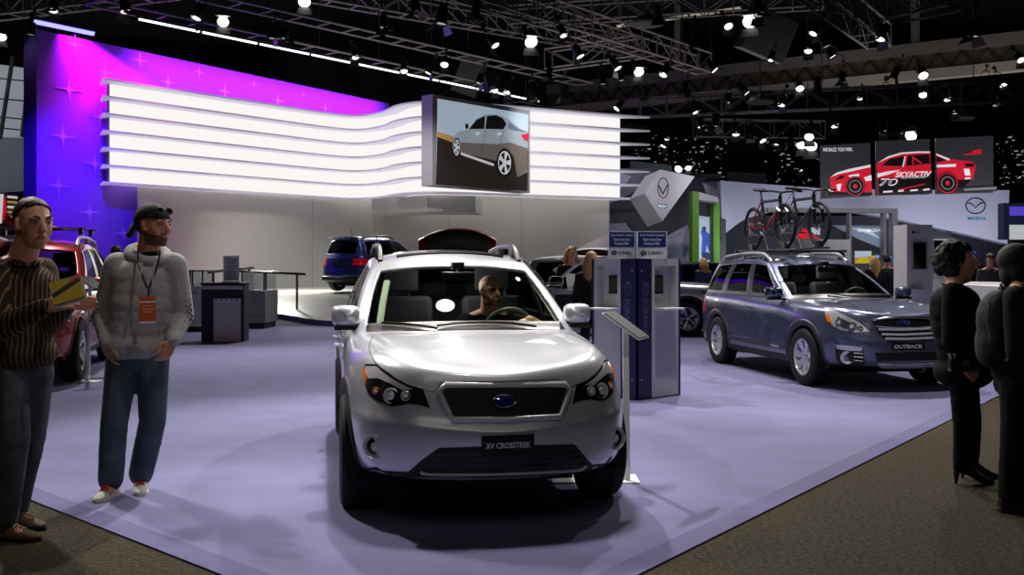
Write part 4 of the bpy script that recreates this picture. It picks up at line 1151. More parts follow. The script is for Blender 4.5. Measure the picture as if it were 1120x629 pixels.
    for t, z in ((0, 0.0), (0.0, 0.14), (0.02, 0.15), (0.3, 0.36), (0.5, 0.5), (0.62, 0.55), (1.0, 0.55)):
        rows.append([Vector((lerp(p[0], q[0], t), lerp(p[1], q[1], t), z)) for p, q in zip(ed, [(lerp(-16, 4.0, i / (len(ed) - 1)), 41.8) for i in range(len(ed))])])
    mb.grid(rows, 0)
    for i in range(len(ed) - 1): mb.m[i] = 1
    st = mb.build('stage_platform', ['white_gloss', 'carpet_lilac'], angle=30)
    tag(st, 'glossy white raised stage sloping up towards the curved wall', 'stage')
    return wall_pt

# ---------------------------------------------------------------- flat pictures
class Pic:
    """a flat printed panel: outline and shapes given on its plane"""
    def __init__(s, tl, tr, bl, toward=True):
        s.o = Vector(tl); s.ux = (Vector(tr) - s.o); s.w = s.ux.length; s.ux.normalize()
        d = Vector(bl) - s.o; s.n = s.ux.cross(d).normalized(); s.uy = s.n.cross(s.ux).normalized()
        if s.uy.z < 0: s.uy = -s.uy
        s.n = s.ux.cross(s.uy)
        if s.n.dot(Vector((0, 0, CAMZ)) - s.o) < 0: s.n = -s.n
        s.mb = MB(); s.k = 0; s.mats = []
    def hit(s, px, py, lift=0.0):
        e = Vector((0, 0, CAMZ)); d = W(px, py, 1.0) - e; o = s.o + s.n * lift
        return e + d * ((o - e).dot(s.n) / d.dot(s.n))
    def mi(s, m):
        if m not in s.mats: s.mats.append(m)
        return s.mats.index(m)
    def poly(s, pts, m):
        s.k += 1; vs = [s.hit(p[0], p[1], 0.004 * s.k) for p in pts]
        n = Vector()
        for a, b in zip(vs, vs[1:] + vs[:1]): n += a.cross(b)
        f = list(range(len(vs)))
        s.mb.add(vs, [f if n.dot(s.n) > 0 else f[::-1]], s.mi(m))
    def disc(s, cx, cy, rx, ry, m, n=24): s.poly([(cx + rx * math.cos(2 * math.pi * k / n), cy + ry * math.sin(2 * math.pi * k / n)) for k in range(n)], m)
    def ring(s, cx, cy, rx, ry, t, m, n=28, a0=0, a1=360):
        s.k += 1
        out = [s.hit(cx + rx * math.cos(R(lerp(a0, a1, k / n))), cy + ry * math.sin(R(lerp(a0, a1, k / n))), 0.004 * s.k) for k in range(n + 1)]
        inn = [s.hit(cx + (rx - t) * math.cos(R(lerp(a0, a1, k / n))), cy + (ry - t) * math.sin(R(lerp(a0, a1, k / n))), 0.004 * s.k) for k in range(n + 1)]
        s.mb.grid([out, inn], s.mi(m))
    def text(s, body, x0, y0, x1, y1, m, bold=0.015, shear=0.0, slope=0.0):
        s.k += 1; a = s.hit(x0, (y0 + y1) / 2 , 0.004 * s.k); b = s.hit(x1, (y0 + y1) / 2 + slope, 0.004 * s.k); h = (s.hit(x0, y0, 0) - s.hit(x0, y1, 0)).length
        t = text_mb(body, h, (b - a).length, bold=bold, shear=shear); u = (b - a).normalized(); v = s.n.cross(u)
        t.xf(plane_mtx((a + b) / 2, u, v)); s.mb.add(t.v, t.f, s.mi(m))
    def build(s, name, parent=None, sink=None):
        return s.mb.build(name, s.mats, parent, smooth=False)
def slab_from(tl, tr, bl, br, depth, m, name, parent=None, out=None):
    """board with the given front corners and a real thickness"""
    tl, tr, bl, br = map(Vector, (tl, tr, bl, br)); n = (tr - tl).cross(bl - tl).normalized()
    if n.dot(Vector((0, 0, CAMZ)) - tl) > 0: n = -n
    vs = [tl, tr, br, bl]; vs += [v + n * depth for v in vs]
    mb = MB(); mb.add(vs, [(3, 2, 1, 0), (4, 5, 6, 7), (0, 1, 5, 4), (1, 2, 6, 5), (2, 3, 7, 6), (3, 0, 4, 7)])
    return mb.build(name, m, parent, smooth=False)

def build_big_screen():
    def c7(x, y): return (460 + x / 4.308, 95 + y / 4.308)
    TL = W(473, 103, 33.0); zt = TL.z; zb = 4.1; Rx = Vector((0.66, 36.5, 0))
    tl, bl = Vector((TL.x, 33, zt)), Vector((TL.x, 33, zb)); trr, br = Vector((Rx.x, Rx.y, zt)), Vector((Rx.x, Rx.y, zb))
    root = slab_from(tl, trr, bl, br, 0.55, 'frame_silver', 'picture_screen')
    tag(root, 'large silver-framed screen showing a silver saloon, hung before the glowing band', 'screen')
    q = Pic(tl, trr, bl)
    C = [c7(*p) for p in ((80, 55), (508, 130), (503, 490), (72, 460))]
    q.poly(C, 'pic_sky')
    q.poly([c7(*p) for p in ((79, 215), (150, 235), (508, 300), (503, 490), (72, 460))], 'pic_ground')
    q.poly([c7(*p) for p in ((79, 210), (79, 235), (150, 262), (150, 232))], 'pic_field')
    q.poly([c7(*p) for p in ((150, 290), (152, 240), (176, 212), (225, 199), (262, 150), (310, 128), (362, 130), (412, 150), (470, 198), (508, 212), (505, 330), (503, 400), (455, 425), (440, 330), (410, 295), (380, 305), (362, 350), (190, 310), (180, 260), (165, 245))], 'pic_silver')
    q.poly([c7(*p) for p in ((190, 262), (360, 270), (420, 262), (506, 290), (503, 395), (455, 425), (440, 330), (410, 295), (380, 305), (362, 350), (190, 310))], 'pic_silver_low')
    q.poly([c7(*p) for p in ((228, 199), (264, 155), (304, 137), (300, 198))], 'pic_black')
    q.poly([c7(*p) for p in ((305, 198), (313, 137), (355, 133), (386, 147), (405, 176), (390, 200))], 'pic_black')
    q.poly([c7(*p) for p in ((415, 165), (465, 200), (500, 212), (440, 206), (412, 195))], 'pic_window')
    q.poly([c7(*p) for p in ((474, 226), (509, 218), (509, 258), (488, 250))], 'pic_red')
    q.poly([c7(*p) for p in ((190, 308), (345, 362), (345, 374), (190, 320))], 'pic_light')
    for cx, cy, rx, ry in ((170, 286, 19, 46), (396, 358, 38, 68)):
        x, y = c7(cx, cy); q.disc(x, y, rx / 4.3, ry / 4.3, 'pic_black'); q.disc(x, y, rx * 0.8 / 4.3, ry * 0.82 / 4.3, 'pic_light'); 
        for k in range(5):
            a = 2 * math.pi * k / 5 + 0.6
            q.poly([(x + rx / 4.3 * 0.72 * math.cos(a + d) * r, y + ry / 4.3 * 0.74 * math.sin(a + d) * r) for d, r in ((-0.35, 1), (0.35, 1), (0.2, 0.35), (-0.2, 0.35))], 'pic_black')
    q.poly([c7(*p) for p in ((211, 175), (222, 172), (228, 190), (218, 200), (211, 195))], 'pic_black')
    for x, y in ((270, 220), (372, 222)): q.disc(*c7(x, y), 2.6, 1.5, 'pic_light')
    for a, b in (((303, 200), (285, 325)), ((392, 205), (360, 300))):
        A, B = c7(*a), c7(*b); q.poly([A, (A[0] + 0.3, A[1]), (B[0] + 0.3, B[1]), B], 'pic_black')
    q.build('displayed_picture', root)

def build_race_panels():
    def c4(x, y): return (890 + x / 5.243, 140 + y / 5.243)
    Y0, Y1 = 41.0, 40.0
    outl = [((40, 100), (325, 85), (45, 405), (340, 390)), ((355, 75), (665, 62), (370, 388), (682, 380)), ((700, 60), (1030, 45), (718, 380), (1052, 370))]
    labels = ['dark hanging banner with the nose of a red racing car', 'dark hanging banner with the door and number of a red racing car', 'dark hanging banner with the tail and wing of a red racing car']
    for i, o in enumerate(outl):
        cs = [c4(*p) for p in o]; Ya = lerp(Y0, Y1, i / 3); Yb = lerp(Y0, Y1, (i + 0.9) / 3)
        tl, trr, bl, br = W(*cs[0], Ya), W(*cs[1], Yb), W(*cs[2], Ya), W(*cs[3], Yb)
        bl = Vector((tl.x, tl.y, bl.z)); br = Vector((trr.x, trr.y, br.z))
        root = slab_from(tl, trr, bl, br, 0.12, 'banner_grey', 'race_banner'); tag(root, labels[i], 'banner', 'three racing car banners')
        q = Pic(tl, trr, bl); P = lambda pts, m: q.poly([c4(*p) for p in pts], m)
        def whl(cx, cy, r):
            for rr, m in ((1.0, 'pic_black'), (0.93, 'pic_redbright'), (0.86, 'pic_black'), (0.62, 'pic_grey'), (0.52, 'pic_black'), (0.2, 'pic_redbright')): q.disc(*c4(cx, cy), r * rr / 5.24, r * rr / 5.24, m)
        if i == 0:
            P([(95, 310), (92, 285), (130, 258), (200, 238), (326, 216), (336, 384), (84, 378), (100, 345)], 'pic_red2')
            P([(96, 282), (132, 256), (200, 236), (326, 210), (326, 224), (200, 252), (150, 262)], 'pic_white')
            P([(120, 300), (150, 275), (185, 270), (165, 290)], 'pic_black'); P([(130, 325), (160, 318), (150, 362), (138, 358)], 'pic_white'); P([(288, 284), (330, 270), (333, 300), (300, 306)], 'pic_white')
            P([(84, 366), (336, 370), (336, 386), (84, 384)], 'pic_black'); P([(200, 272), (258, 262), (262, 276), (205, 282)], 'pic_white')
            whl(238, 334, 58); q.text('WE RACE. YOU WIN.', *c4(52, 114), *c4(222, 136), 'pic_white', 0.02, 0.0, -0.6)
        elif i == 1:
            P([(360, 205), (420, 165), (500, 142), (600, 134), (668, 134), (680, 376), (370, 386)], 'pic_red2')
            P([(366, 200), (425, 163), (500, 141), (600, 134), (668, 135), (668, 143), (600, 143), (505, 150), (435, 170)], 'pic_white')
            P([(388, 216), (435, 178), (520, 160), (512, 220)], 'pic_black'); P([(528, 218), (540, 158), (662, 150), (668, 204)], 'pic_black')
            P([(565, 160), (574, 160), (574, 208), (565, 210)], 'pic_red2'); P([(566, 160), (622, 200), (612, 204), (566, 172)], 'pic_red2'); P([(520, 164), (528, 164), (516, 222), (508, 222)], 'pic_white')
            P([(364, 262), (430, 248), (500, 240), (440, 262), (366, 284)], 'pic_white')
            P([(368, 290), (480, 286), (676, 262), (680, 350), (372, 372)], 'pic_black'); P([(480, 352), (640, 318), (636, 324), (490, 358)], 'pic_red2')
            P([(372, 372), (680, 352), (680, 376), (372, 386)], 'pic_dark')
            for x0, x1 in ((398, 452), (484, 516), (554, 596), (628, 664)): P([(x0, 362 - (x0 - 398) * 0.05), (x1, 358 - (x0 - 398) * 0.05), (x1, 368 - (x0 - 398) * 0.05), (x0, 371 - (x0 - 398) * 0.05)], 'pic_white')
            q.text('SKYACTIV', *c4(468, 252), *c4(678, 284), 'pic_white', 0.03, 0.3, -1.0); q.text('TECHNOLOGY', *c4(500, 279), *c4(652, 291), 'pic_white', 0.0, 0.2, -1.0); q.text('70', *c4(374, 290), *c4(482, 332), 'pic_white', 0.03, 0.25)
            q.text('70', *c4(382, 297), *c4(474, 326), 'pic_black', 0.0, 0.25)
        else:
            P([(702, 146), (780, 178), (850, 186), (905, 192), (930, 215), (915, 292), (850, 345), (820, 372), (716, 372)], 'pic_red2')
            P([(704, 160), (760, 184), (706, 198)], 'pic_black'); P([(702, 146), (780, 176), (776, 188), (704, 156)], 'pic_white')
            P([(704, 212), (816, 206), (816, 222), (706, 226)], 'pic_white'); P([(860, 234), (892, 234), (900, 272), (868, 272)], 'pic_white'); P([(868, 284), (900, 284), (900, 298), (868, 298)], 'pic_white')
            P([(866, 204), (915, 206), (925, 222), (870, 222)], 'pic_black'); P([(910, 128), (962, 120), (962, 148), (912, 156)], 'pic_red2'); P([(862, 150), (912, 140), (912, 150), (866, 158)], 'pic_red2')
            P([(820, 300), (912, 292), (850, 350), (826, 366)], 'pic_black'); P([(716, 348), (1050, 335), (1050, 362), (716, 374)], 'pic_dark'); P([(860, 348), (1048, 336), (1048, 352), (864, 360)], 'pic_grey')
            whl(768, 316, 62)
        q.build('printed_picture', root)
# ---------------------------------------------------------------- the neighbouring stand
def wing_logo(q, cx, cy, rx, ry, m):
    q.ring(cx, cy, rx, ry, rx * 0.13, m, 32)
    t = 0.16
    def p(a, b): return (cx + a * rx, cy + b * ry)
    q.poly([p(-0.93, -0.28), p(-0.55, -0.42), p(-0.12, -0.05), p(0.0, 0.18), p(0.0, 0.34), p(-0.2, 0.02), p(-0.6, -0.25)], m)
    q.poly([p(0.93, -0.28), p(0.6, -0.25), p(0.2, 0.02), p(0.0, 0.34), p(0.0, 0.18), p(0.12, -0.05), p(0.55, -0.42)], m)
def prism_px(pts, Y, depth, m, name, parent=None, mats=None):
    """upright slab whose front outline is seen at these photo points on the plane at distance Y"""
    a = [W(p[0], p[1], Y) for p in pts]; b = [v + Vector((0, depth, 0)) for v in a]; n = len(a)
    mb = MB(); s = sum((a[i].x * a[(i + 1) % n].z - a[(i + 1) % n].x * a[i].z) for i in range(n))
    f = list(range(n)); f = f if s > 0 else f[::-1]
    mb.add(a + b, [f, [n + i for i in f[::-1]]] + [[f[(i + 1) % n], f[i], n + f[i], n + f[(i + 1) % n]] for i in range(n)])
    return mb.build(name, m, parent, smooth=False)

def build_neighbour():
    # faceted dark wall
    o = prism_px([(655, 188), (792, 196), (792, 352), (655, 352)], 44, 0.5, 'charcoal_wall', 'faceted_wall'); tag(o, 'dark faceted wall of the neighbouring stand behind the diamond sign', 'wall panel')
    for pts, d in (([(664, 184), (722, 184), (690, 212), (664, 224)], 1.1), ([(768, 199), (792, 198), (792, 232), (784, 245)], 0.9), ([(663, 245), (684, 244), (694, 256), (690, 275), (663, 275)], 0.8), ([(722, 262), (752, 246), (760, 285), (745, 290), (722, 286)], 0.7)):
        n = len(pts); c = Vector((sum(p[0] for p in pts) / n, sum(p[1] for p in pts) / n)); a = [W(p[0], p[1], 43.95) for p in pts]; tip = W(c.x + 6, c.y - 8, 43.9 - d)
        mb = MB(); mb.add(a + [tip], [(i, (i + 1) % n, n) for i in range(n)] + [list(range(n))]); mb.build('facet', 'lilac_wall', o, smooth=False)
    # long white swooping wall
    sw = smooth_poly([(800, 250), (815, 240), (840, 233), (870, 229), (905, 228), (940, 233), (980, 240), (1016, 247.5), (1060, 257), (1102, 267)], 4, False)
    o = prism_px([(788, 197.5), (830, 201), (900, 206), (1000, 208), (1104, 208)] + [(p[0], p[1]) for p in sw[::-1]] + [(790, 258)], 42, 0.6, 'lilac_wall', 'swooping_wall'); tag(o, 'long pale wall with a curved lower edge under the racing banners', 'wall panel')
    q = Pic(W(900, 206, 42), W(1104, 206, 42), W(900, 260, 42)); wing_logo(q, 1067, 225, 11.2, 9.3, 'ink_dark'); q.text('MAZDA', 1058.5, 237.3, 1078.5, 240.6, 'ink_blue', 0.03); q.build('wall_logo', o)
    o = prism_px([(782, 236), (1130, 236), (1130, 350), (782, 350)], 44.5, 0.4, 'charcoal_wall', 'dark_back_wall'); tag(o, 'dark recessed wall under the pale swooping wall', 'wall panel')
    # diamond sign
    F = [(722, 185.5), (760, 193), (724.5, 242), (704.8, 211.5)]
    Ys = [36.6, 37.4, 36.4, 35.9]
    a = [W(p[0], p[1], y) for p, y in zip(F, Ys)]; n = (a[1] - a[0]).cross(a[3] - a[0]); e_ = Vector((0, 0, CAMZ)); d_ = a[2] - e_; a[2] = e_ + d_ * ((a[0] - e_).dot(n) / d_.dot(n)); n = (a[1] - a[0]).cross(a[3] - a[0]).normalized(); n = n if n.y > 0 else -n
    b = [v + (n * 0.5 + Vector((-0.22, 0.15, -0.05))) for v in a]
    mb = MB(); mb.add(a + b, [(0, 3, 2, 1), (4, 5, 6, 7)] + [(i, (i + 1) % 4, 4 + (i + 1) % 4, 4 + i) for i in range(4)])
    o = mb.build('diamond_sign', 'sign_white', smooth=False); tag(o, 'white diamond shaped sign with winged oval logo, hung before a dark wall', 'sign')
    # fit the face plane
    q = Pic(a[0], a[1], a[3]); q.n = -n if n.dot(Vector((0, -1, 0))) < 0 else n
    q.ux = Vector((1, 0.45, 0)).normalized(); q.ux = (q.ux - q.n * q.ux.dot(q.n)).normalized(); q.uy = q.n.cross(q.ux)
    q.ring(725.3, 205.5, 6.2, 11.4, 1.0, 'ink_dark', 30)
    q.poly([(719.8, 203), (721, 202.2), (725, 210.5), (725, 213.5)], 'ink_dark'); q.poly([(731.2, 202), (730, 201.4), (725, 210.5), (725, 213.5)], 'ink_dark')
    q.poly([(719.5, 222.5), (729.5, 223.5), (729.5, 228), (719.5, 227)], 'ink_blue'); q.text('MAZDA', 720.3, 223.6, 728.8, 226.6, 'pic_white', 0.02, slope=0.5); q.build('sign_logo', o)
    # green portal
    root = thing('green_portal', 'tall bright green doorway frame with a grey lintel beside the dark wall', 'portal', W(771, 288, 39) * 1.0)
    base = Vector(root.location); base.z = 0; root.location = base
    def portal(pts, m, nm, dp=1.2, Y=39):
        ob = prism_px(pts, Y, dp, m, nm, root); ob.location = -base; return ob
    portal([(757.5, 209), (764.5, 210), (764.5, 329.4), (757.5, 329.4)], 'green_paint', 'left_post', 0.8)
    portal([(780.5, 219), (787, 219.5), (788, 328.8), (780.5, 328.8)], 'green_paint', 'right_post', 0.8, 39.6)
    portal([(764.5, 210), (786, 216), (786, 221), (764.5, 219)], 'frame_silver', 'lintel', 0.8)
    o = prism_px([(764.8, 236), (781, 238), (781.5, 292), (764.8, 292)], 41, 0.2, 'pic_sky', 'portal_poster'); tag(o, 'pale poster of a seated blue figure inside the green portal', 'poster')
    q = Pic(W(764, 236, 41), W(782, 236, 41), W(764, 292, 41)); q.poly([(767, 278), (768, 260), (766.5, 254), (769, 248), (771, 252), (776, 256), (778, 264), (781, 280), (776, 276), (773, 268), (771, 280)], 'pic_blue'); q.disc(770, 250.5, 2.3, 3.0, 'pic_figure'); q.poly([(767, 276), (775, 276), (779, 284), (768, 286)], 'pic_figure'); q.build('printed_picture', o)
    o = prism_px([(788, 238), (794, 240), (794, 290), (788, 288)], 40, 0.4, 'charcoal_wall', 'dark_pillar'); tag(o, 'slim dark pillar right of the green portal', 'pillar')
    # grey portal frame of the display bay
    root = thing('bay_frame', 'pale grey goalpost frame around the display bay under the swooping wall', 'frame', W(930, 288, 36)); base = Vector(root.location); base.z = 0; root.location = base
    for nm, pts in (('top_bar', [(840, 227), (982, 228), (982, 233), (840, 232)]), ('post', [(976, 233), (982, 233), (982, 300), (976, 300)]), ('post', [(929, 233), (931.5, 233), (931.5, 300), (929, 300)]), ('post', [(966.5, 233), (969.5, 233), (969.5, 300), (966.5, 300)])):
        ob = prism_px(pts, 36, 0.35, 'frame_silver', nm, root); ob.location = -base
    o = prism_px([(898, 245.5), (966, 246.5), (966, 300), (898, 300)], 37, 0.25, 'pic_hill', 'landscape_display'); tag(o, 'wide dark landscape display with clouds inside the grey bay frame', 'display')
    q = Pic(W(898, 245, 37), W(966, 245, 37), W(898, 300, 37))
    q.poly([(910, 246.5), (965.5, 247), (965.5, 272), (940, 262), (925, 254)], 'pic_cloud'); q.poly([(930, 249), (950, 250), (964, 262), (950, 256)], 'pic_sky'); q.poly([(899, 247), (910, 246.6), (938, 262), (965, 273), (965, 277), (930, 275), (899, 260)], 'pic_dark')
    q.text('2014 MAZDA6', 938, 250.3, 965, 253.6, 'pic_white', 0.02, 0.25); q.build('printed_picture', o)
    o = prism_px([(868, 262), (930, 262), (930, 310), (868, 310)], 34, 0.5, 'white_paint', 'white_counter_wall'); tag(o, 'low white partition behind the estate car, under the landscape display', 'partition')
    q = Pic(W(868, 262, 34), W(930, 262, 34), W(868, 310, 34)); q.poly([(870, 247), (930, 247), (930, 250), (870, 250)], 'frame_silver')
    # red racing car poster piece behind the bicycles
    o = prism_px([(868, 248), (898, 248), (898, 262), (868, 262)], 36.5, 0.2, 'banner_grey', 'red_car_poster'); tag(o, 'small poster of a red car seen between the bicycle wheels', 'poster')
    q = Pic(W(868, 248, 36.5), W(898, 248, 36.5), W(868, 262, 36.5)); q.poly([(870, 261), (872, 254), (880, 250), (888, 256), (898, 261)], 'pic_redbright'); q.poly([(884, 249), (897, 249), (897, 257), (890, 256)], 'pic_sky'); q.build('printed_picture', o)
    for i, (pts, inner, lab) in enumerate((([(934, 274), (954, 274), (954, 289), (934, 289)], 'pic_yellow', 'wide monitor showing a yellow and green car behind the estate car'), ([(957, 278.5), (962.5, 278.5), (962.5, 283), (957, 283)], 'pic_aqua', 'tiny glowing blue tablet left of the dark suited man'), ([(966.5, 279.5), (976, 279.5), (976, 284), (966.5, 284)], 'pic_aqua', 'small glowing blue tablet right of the dark suited man'))):
        Y = 33 - i; o = prism_px(pts, Y, 0.12, 'black_trim', 'monitor'); tag(o, lab, 'monitor', 'monitors in the display bay')
        x0, y0, x1, y1 = pts[0][0] + 0.7, pts[0][1] + 0.6, pts[2][0] - 0.7, pts[2][1] - 0.6
        q = Pic(W(pts[0][0], pts[0][1], Y), W(pts[1][0], pts[1][1], Y), W(pts[3][0], pts[3][1], Y))
        if i == 0:
            q.poly([(x0, y0), (x1, y0), (x1, y1), (x0, y1)], 'pic_sky'); q.poly([(x0, 282), (x1, 280), (x1, y1), (x0, y1)], 'pic_field'); q.poly([(x0 + 2, 286), (x0 + 6, 282), (x1 - 6, 281), (x1 - 2, 285), (x1 - 3, 287.4), (x0 + 2, 288)], 'pic_yellow')
        else: q.poly([(x0, y0), (x1, y0), (x1, y1), (x0, y1)], inner)
        q.build('lit_screen', o)
        p = W((x0 + x1) / 2, pts[2][1], Y); m = MB(); m.cyl((p.x, p.y + 0.08, 0), (p.x, p.y + 0.08, p.z + 0.05), 0.04); m.cyl((p.x, p.y + 0.08, 0), (p.x, p.y + 0.08, 0.03), 0.25); m.build('stand', 'frame_silver', o)

def build_back_kiosks():
    for i, (pts_s, pts_f, win, lab) in enumerate((
        ([(977.5, 244.5), (992, 244.5)], [(992, 245.5), (1020, 247.5)], (998, 264.5, 1014, 294.5), 'tall white kiosk with a dark window and tiny badge behind the estate car bonnet'),
        ([(1014, 252), (1017, 252.5)], [(1017, 252.8), (1040, 254.5)], (1021, 262.5, 1037, 295), 'white kiosk half hidden behind the curly haired woman'))):
        Y = 20.0 + i * 1.6
        A, B, C = W(pts_s[0][0], pts_s[0][1], Y + 0.7), W(pts_f[0][0], pts_f[0][1], Y), W(pts_f[1][0], pts_f[1][1], Y + 0.1)
        zt = B.z; C2 = Vector((C.x + 0.05, C.y + 0.8, 0)); 
        root = poly_slab('white_kiosk', [(A.x, A.y), (B.x, B.y), (C.x, C.y), (C2.x, C2.y)], 0.0, zt, 'white_paint'); tag(root, lab, 'kiosk', 'white kiosks')
        tl = Vector((B.x, B.y, zt)); q = Pic(tl, Vector((C.x, C.y, zt)), Vector((B.x, B.y, 0.2)))
        x0, y0, x1, y1 = win
        w = [q.hit(*p, 0.01) for p in ((x0, y0), (x1, y0), (x1, y1), (x0, y1))]
        mb = MB(); mb.tube(w, 0.025, 4, 0, True); f = mb.build('window_frame', 'frame_silver', root, smooth=False)
        q2 = Pic(tl, Vector((C.x, C.y, zt)), Vector((B.x, B.y, 0.2))); q2.poly([(x0, y0), (x1, y0), (x1, y1), (x0, y1)], 'screen_off'); q2.build('dark_window', root)
        if i == 0:
            q3 = Pic(tl, Vector((C.x, C.y, zt)), Vector((B.x, B.y, 0.2))); q3.disc(999.2, 254, 1.7, 1.7, 'navy'); q3.text('SUBARU', 1001.5, 253, 1007, 255.4, 'navy', 0.01); q3.build('badge', root)
        sp = q.hit((x0 + x1) / 2 + 3, 318); mb = MB(); mb.prism([(0, 0), (0.34, 0), (0.34, 0.03), (0, 0.03)], sp + Vector((-0.35, -0.3, 0)), (1, 0.05, 0), (0, 0, 1), -0.3); mb.build('shelf', 'white_paint', root, smooth=False)

# ---------------------------------------------------------------- front furniture
def build_kiosk():
    E = Vector((1.36, 10.73, 0))
    def oval_sign(u0, lift): pass
    for side in (1, -1):
        d = (Vector((0.51, 0.44, 0)) if side > 0 else Vector((-0.37, 0.40, 0))); Lw = d.length + (0.03 if side > 0 else 0.10); d.normalize()
        nrm = Vector((d.y, -d.x, 0)) if side > 0 else Vector((-d.y, d.x, 0))     # outward, to the viewer
        e = E + d * 0.008 + Vector((0.008 * side, 0, 0)); H = 1.55
        root = thing('touchscreen_kiosk', ('grey and navy touchscreen kiosk, the half facing right of the V-shaped pair' if side > 0 else 'grey and navy touchscreen kiosk, the half facing left of the V-shaped pair'), 'kiosk', e, 0, 'touchscreen kiosk pair')
        up = Vector((0, 0, 1))
        def P(u, w, z): return d * u + nrm * w + up * z                          # local to the kiosk root
        def blk(u0, u1, w0, w1, z0, z1, m, nm, par=root, bevel=0.0):
            mb = MB(); vs = [P(u, w, z) for u in (u0, u1) for w in (w0, w1) for z in (z0, z1)]
            fs = [(0, 1, 3, 2), (4, 6, 7, 5), (0, 4, 5, 1), (2, 3, 7, 6), (0, 2, 6, 4), (1, 5, 7, 3)]
            if side < 0: fs = [f[::-1] for f in fs]
            mb.add(vs, fs); return mb.build(nm, m, par, smooth=False, bevel=bevel)
        nv = 0.22
        mb = MB()
        pl = [(0, 0), (nv, 0), (nv, -0.45), (0.30, -0.45)] if True else []
        vs = [P(u, w, z) for u, w in pl for z in (0.02, H)]
        fs = [[0, 2, 4, 6][::-1], [1, 3, 5, 7]] + [[2 * k, 2 * ((k + 1) % 4), 2 * ((k + 1) % 4) + 1, 2 * k + 1] for k in range(4)]
        fs = fs if side > 0 else [f[::-1] for f in fs]
        mb.add(vs, [f[::-1] for f in fs]); nvp = mb.build('navy_panel', 'navy', root, smooth=False)
        x0, x1 = nv, Lw - 0.03
        # grey body around a recessed bay
        blk(x0, x1, -0.5, -0.10, 0.02, H, 'kiosk_grey', 'body')
        blk(x0, x0 + 0.045, -0.10, 0, 0.98, H - 0.08, 'kiosk_grey', 'bay_side'); blk(x1 - 0.045, x1, -0.10, 0, 0.98, H - 0.08, 'kiosk_grey', 'bay_side'); blk(x0, x1, -0.10, 0, H - 0.08, H, 'kiosk_grey', 'bay_top')
        blk(x0, x1, -0.10, 0.0, 0.02, 0.98, 'kiosk_grey', 'lower_front')
        blk(x1, x1 + 0.03, -0.5, 0.005, 0.0, H, 'navy', 'edge_panel')
        sc = blk(x0 + 0.09, x0 + 0.28 if side > 0 else x0 + 0.24, -0.10, -0.075, 1.16, 1.36, 'black_trim', 'touch_screen')
        blk(x0 + 0.105, (x0 + 0.265) if side > 0 else x0 + 0.225, -0.075, -0.073, 1.18, 1.34, 'screen_glow', 'display', sc)
        blk(x0 + 0.04, x1 - 0.07, -0.02, 0.15, 0.985, 1.005, 'white_paint', 'shelf', bevel=0.004)
        for (zz, nm) in ((1.42, 'rivet'), (0.23, 'rivet')):
            b = MB(); b.cyl(P(0.05, 0.001, zz), P(0.05, 0.006, zz), 0.009, n=10); b.build(nm, 'frame_silver', root)
        # lettering on the navy panel, reading downwards
        u = -up; v = d if side > 0 else -d
        uu = -up; vv = nrm.cross(uu)
        t = text_mb('SUBARU', 0.075, 0.36, bold=0.008); t.xf(plane_mtx(P(0.115, 0.003, 0.93), uu, vv)); t.build('lettering', 'kiosk_letter', root, smooth=False)
        el = MB(); ring = [P(0.115, 0.003, 1.215) + d * (0.042 * math.cos(2 * math.pi * k / 28)) + up * (0.072 * math.sin(2 * math.pi * k / 28)) for k in range(28)]
        el.tube(ring, 0.0035, 6, 0, True)
        for a, b, r in ((0.0, 0.03, 0.020), (-0.012, -0.005, 0.009), (0.014, 0.0, 0.009), (-0.01, -0.035, 0.009), (0.012, -0.028, 0.009), (0.0, -0.015, 0.008)):
            c = P(0.115, 0.004, 1.215) + d * a + up * b; st = [c + d * (r if k % 2 == 0 else r * .3) * math.cos(math.pi * k / 4) + up * (r if k % 2 == 0 else r * .3) * math.sin(math.pi * k / 4) for k in range(8)]
            el.add(st, [list(range(8))] if side > 0 else [list(range(8))[::-1]])
        el.build('oval_mark', 'kiosk_letter', root, smooth=False)
        # offer board standing on top
        zb = H + 0.002; bw = 0.335 if side > 0 else 0.33; u0 = 0.02 if side > 0 else 0.03
        ob = MB()
        # both boards face the viewer squarely
        cx = W((667 + 694.5) / 2 if side < 0 else (698.4 + 729.5) / 2, 283, 10.95); rx = Vector((1, 0.06 * side, 0)).normalized(); ny = Vector((rx.y, -rx.x, 0))
        wv = 0.28 if side < 0 else 0.315; hz = 0.295
        bd = thing('offer_board', ('navy and white offer board standing on the right-facing kiosk' if side > 0 else 'navy and white offer board standing on the left-facing kiosk, slightly dimmer'), 'sign', (cx.x, cx.y + 0.05, zb), 0, 'offer boards on the kiosks')
        def B(a, b, w=0.0): return rx * a + up * b + ny * w
        def bb(a0, a1, b0, b1, w0, w1, m, nm, par):
            mb = MB(); vs = [B(a, b, w) for a in (a0, a1) for w in (w0, w1) for b in (b0, b1)]
            mb.add(vs, [f[::-1] for f in [(0, 1, 3, 2), (4, 6, 7, 5), (0, 4, 5, 1), (2, 3, 7, 6), (0, 2, 6, 4), (1, 5, 7, 3)]]); return mb.build(nm, m, par, smooth=False)
        bk = bb(-wv / 2 - 0.012, wv / 2 + 0.012, 0, hz + 0.01, -0.02, 0, 'sign_white', 'board', bd)
        tp = bb(-wv / 2, wv / 2, hz * 0.44, hz, 0, 0.003, 'navy_bright', 'blue_panel', bd)
        for k, ln in enumerate(('Enter Here for a Special', 'Subaru Auto Show', 'Purchase Offer')):
            t = text_mb(ln, 0.030, wv * (0.86, 0.66, 0.56)[k], bold=0.012); t.xf(plane_mtx(B(0, hz * (0.88 - 0.155 * k), 0.0045), rx, up)); t.build('lettering', 'letter_white', tp, smooth=False)
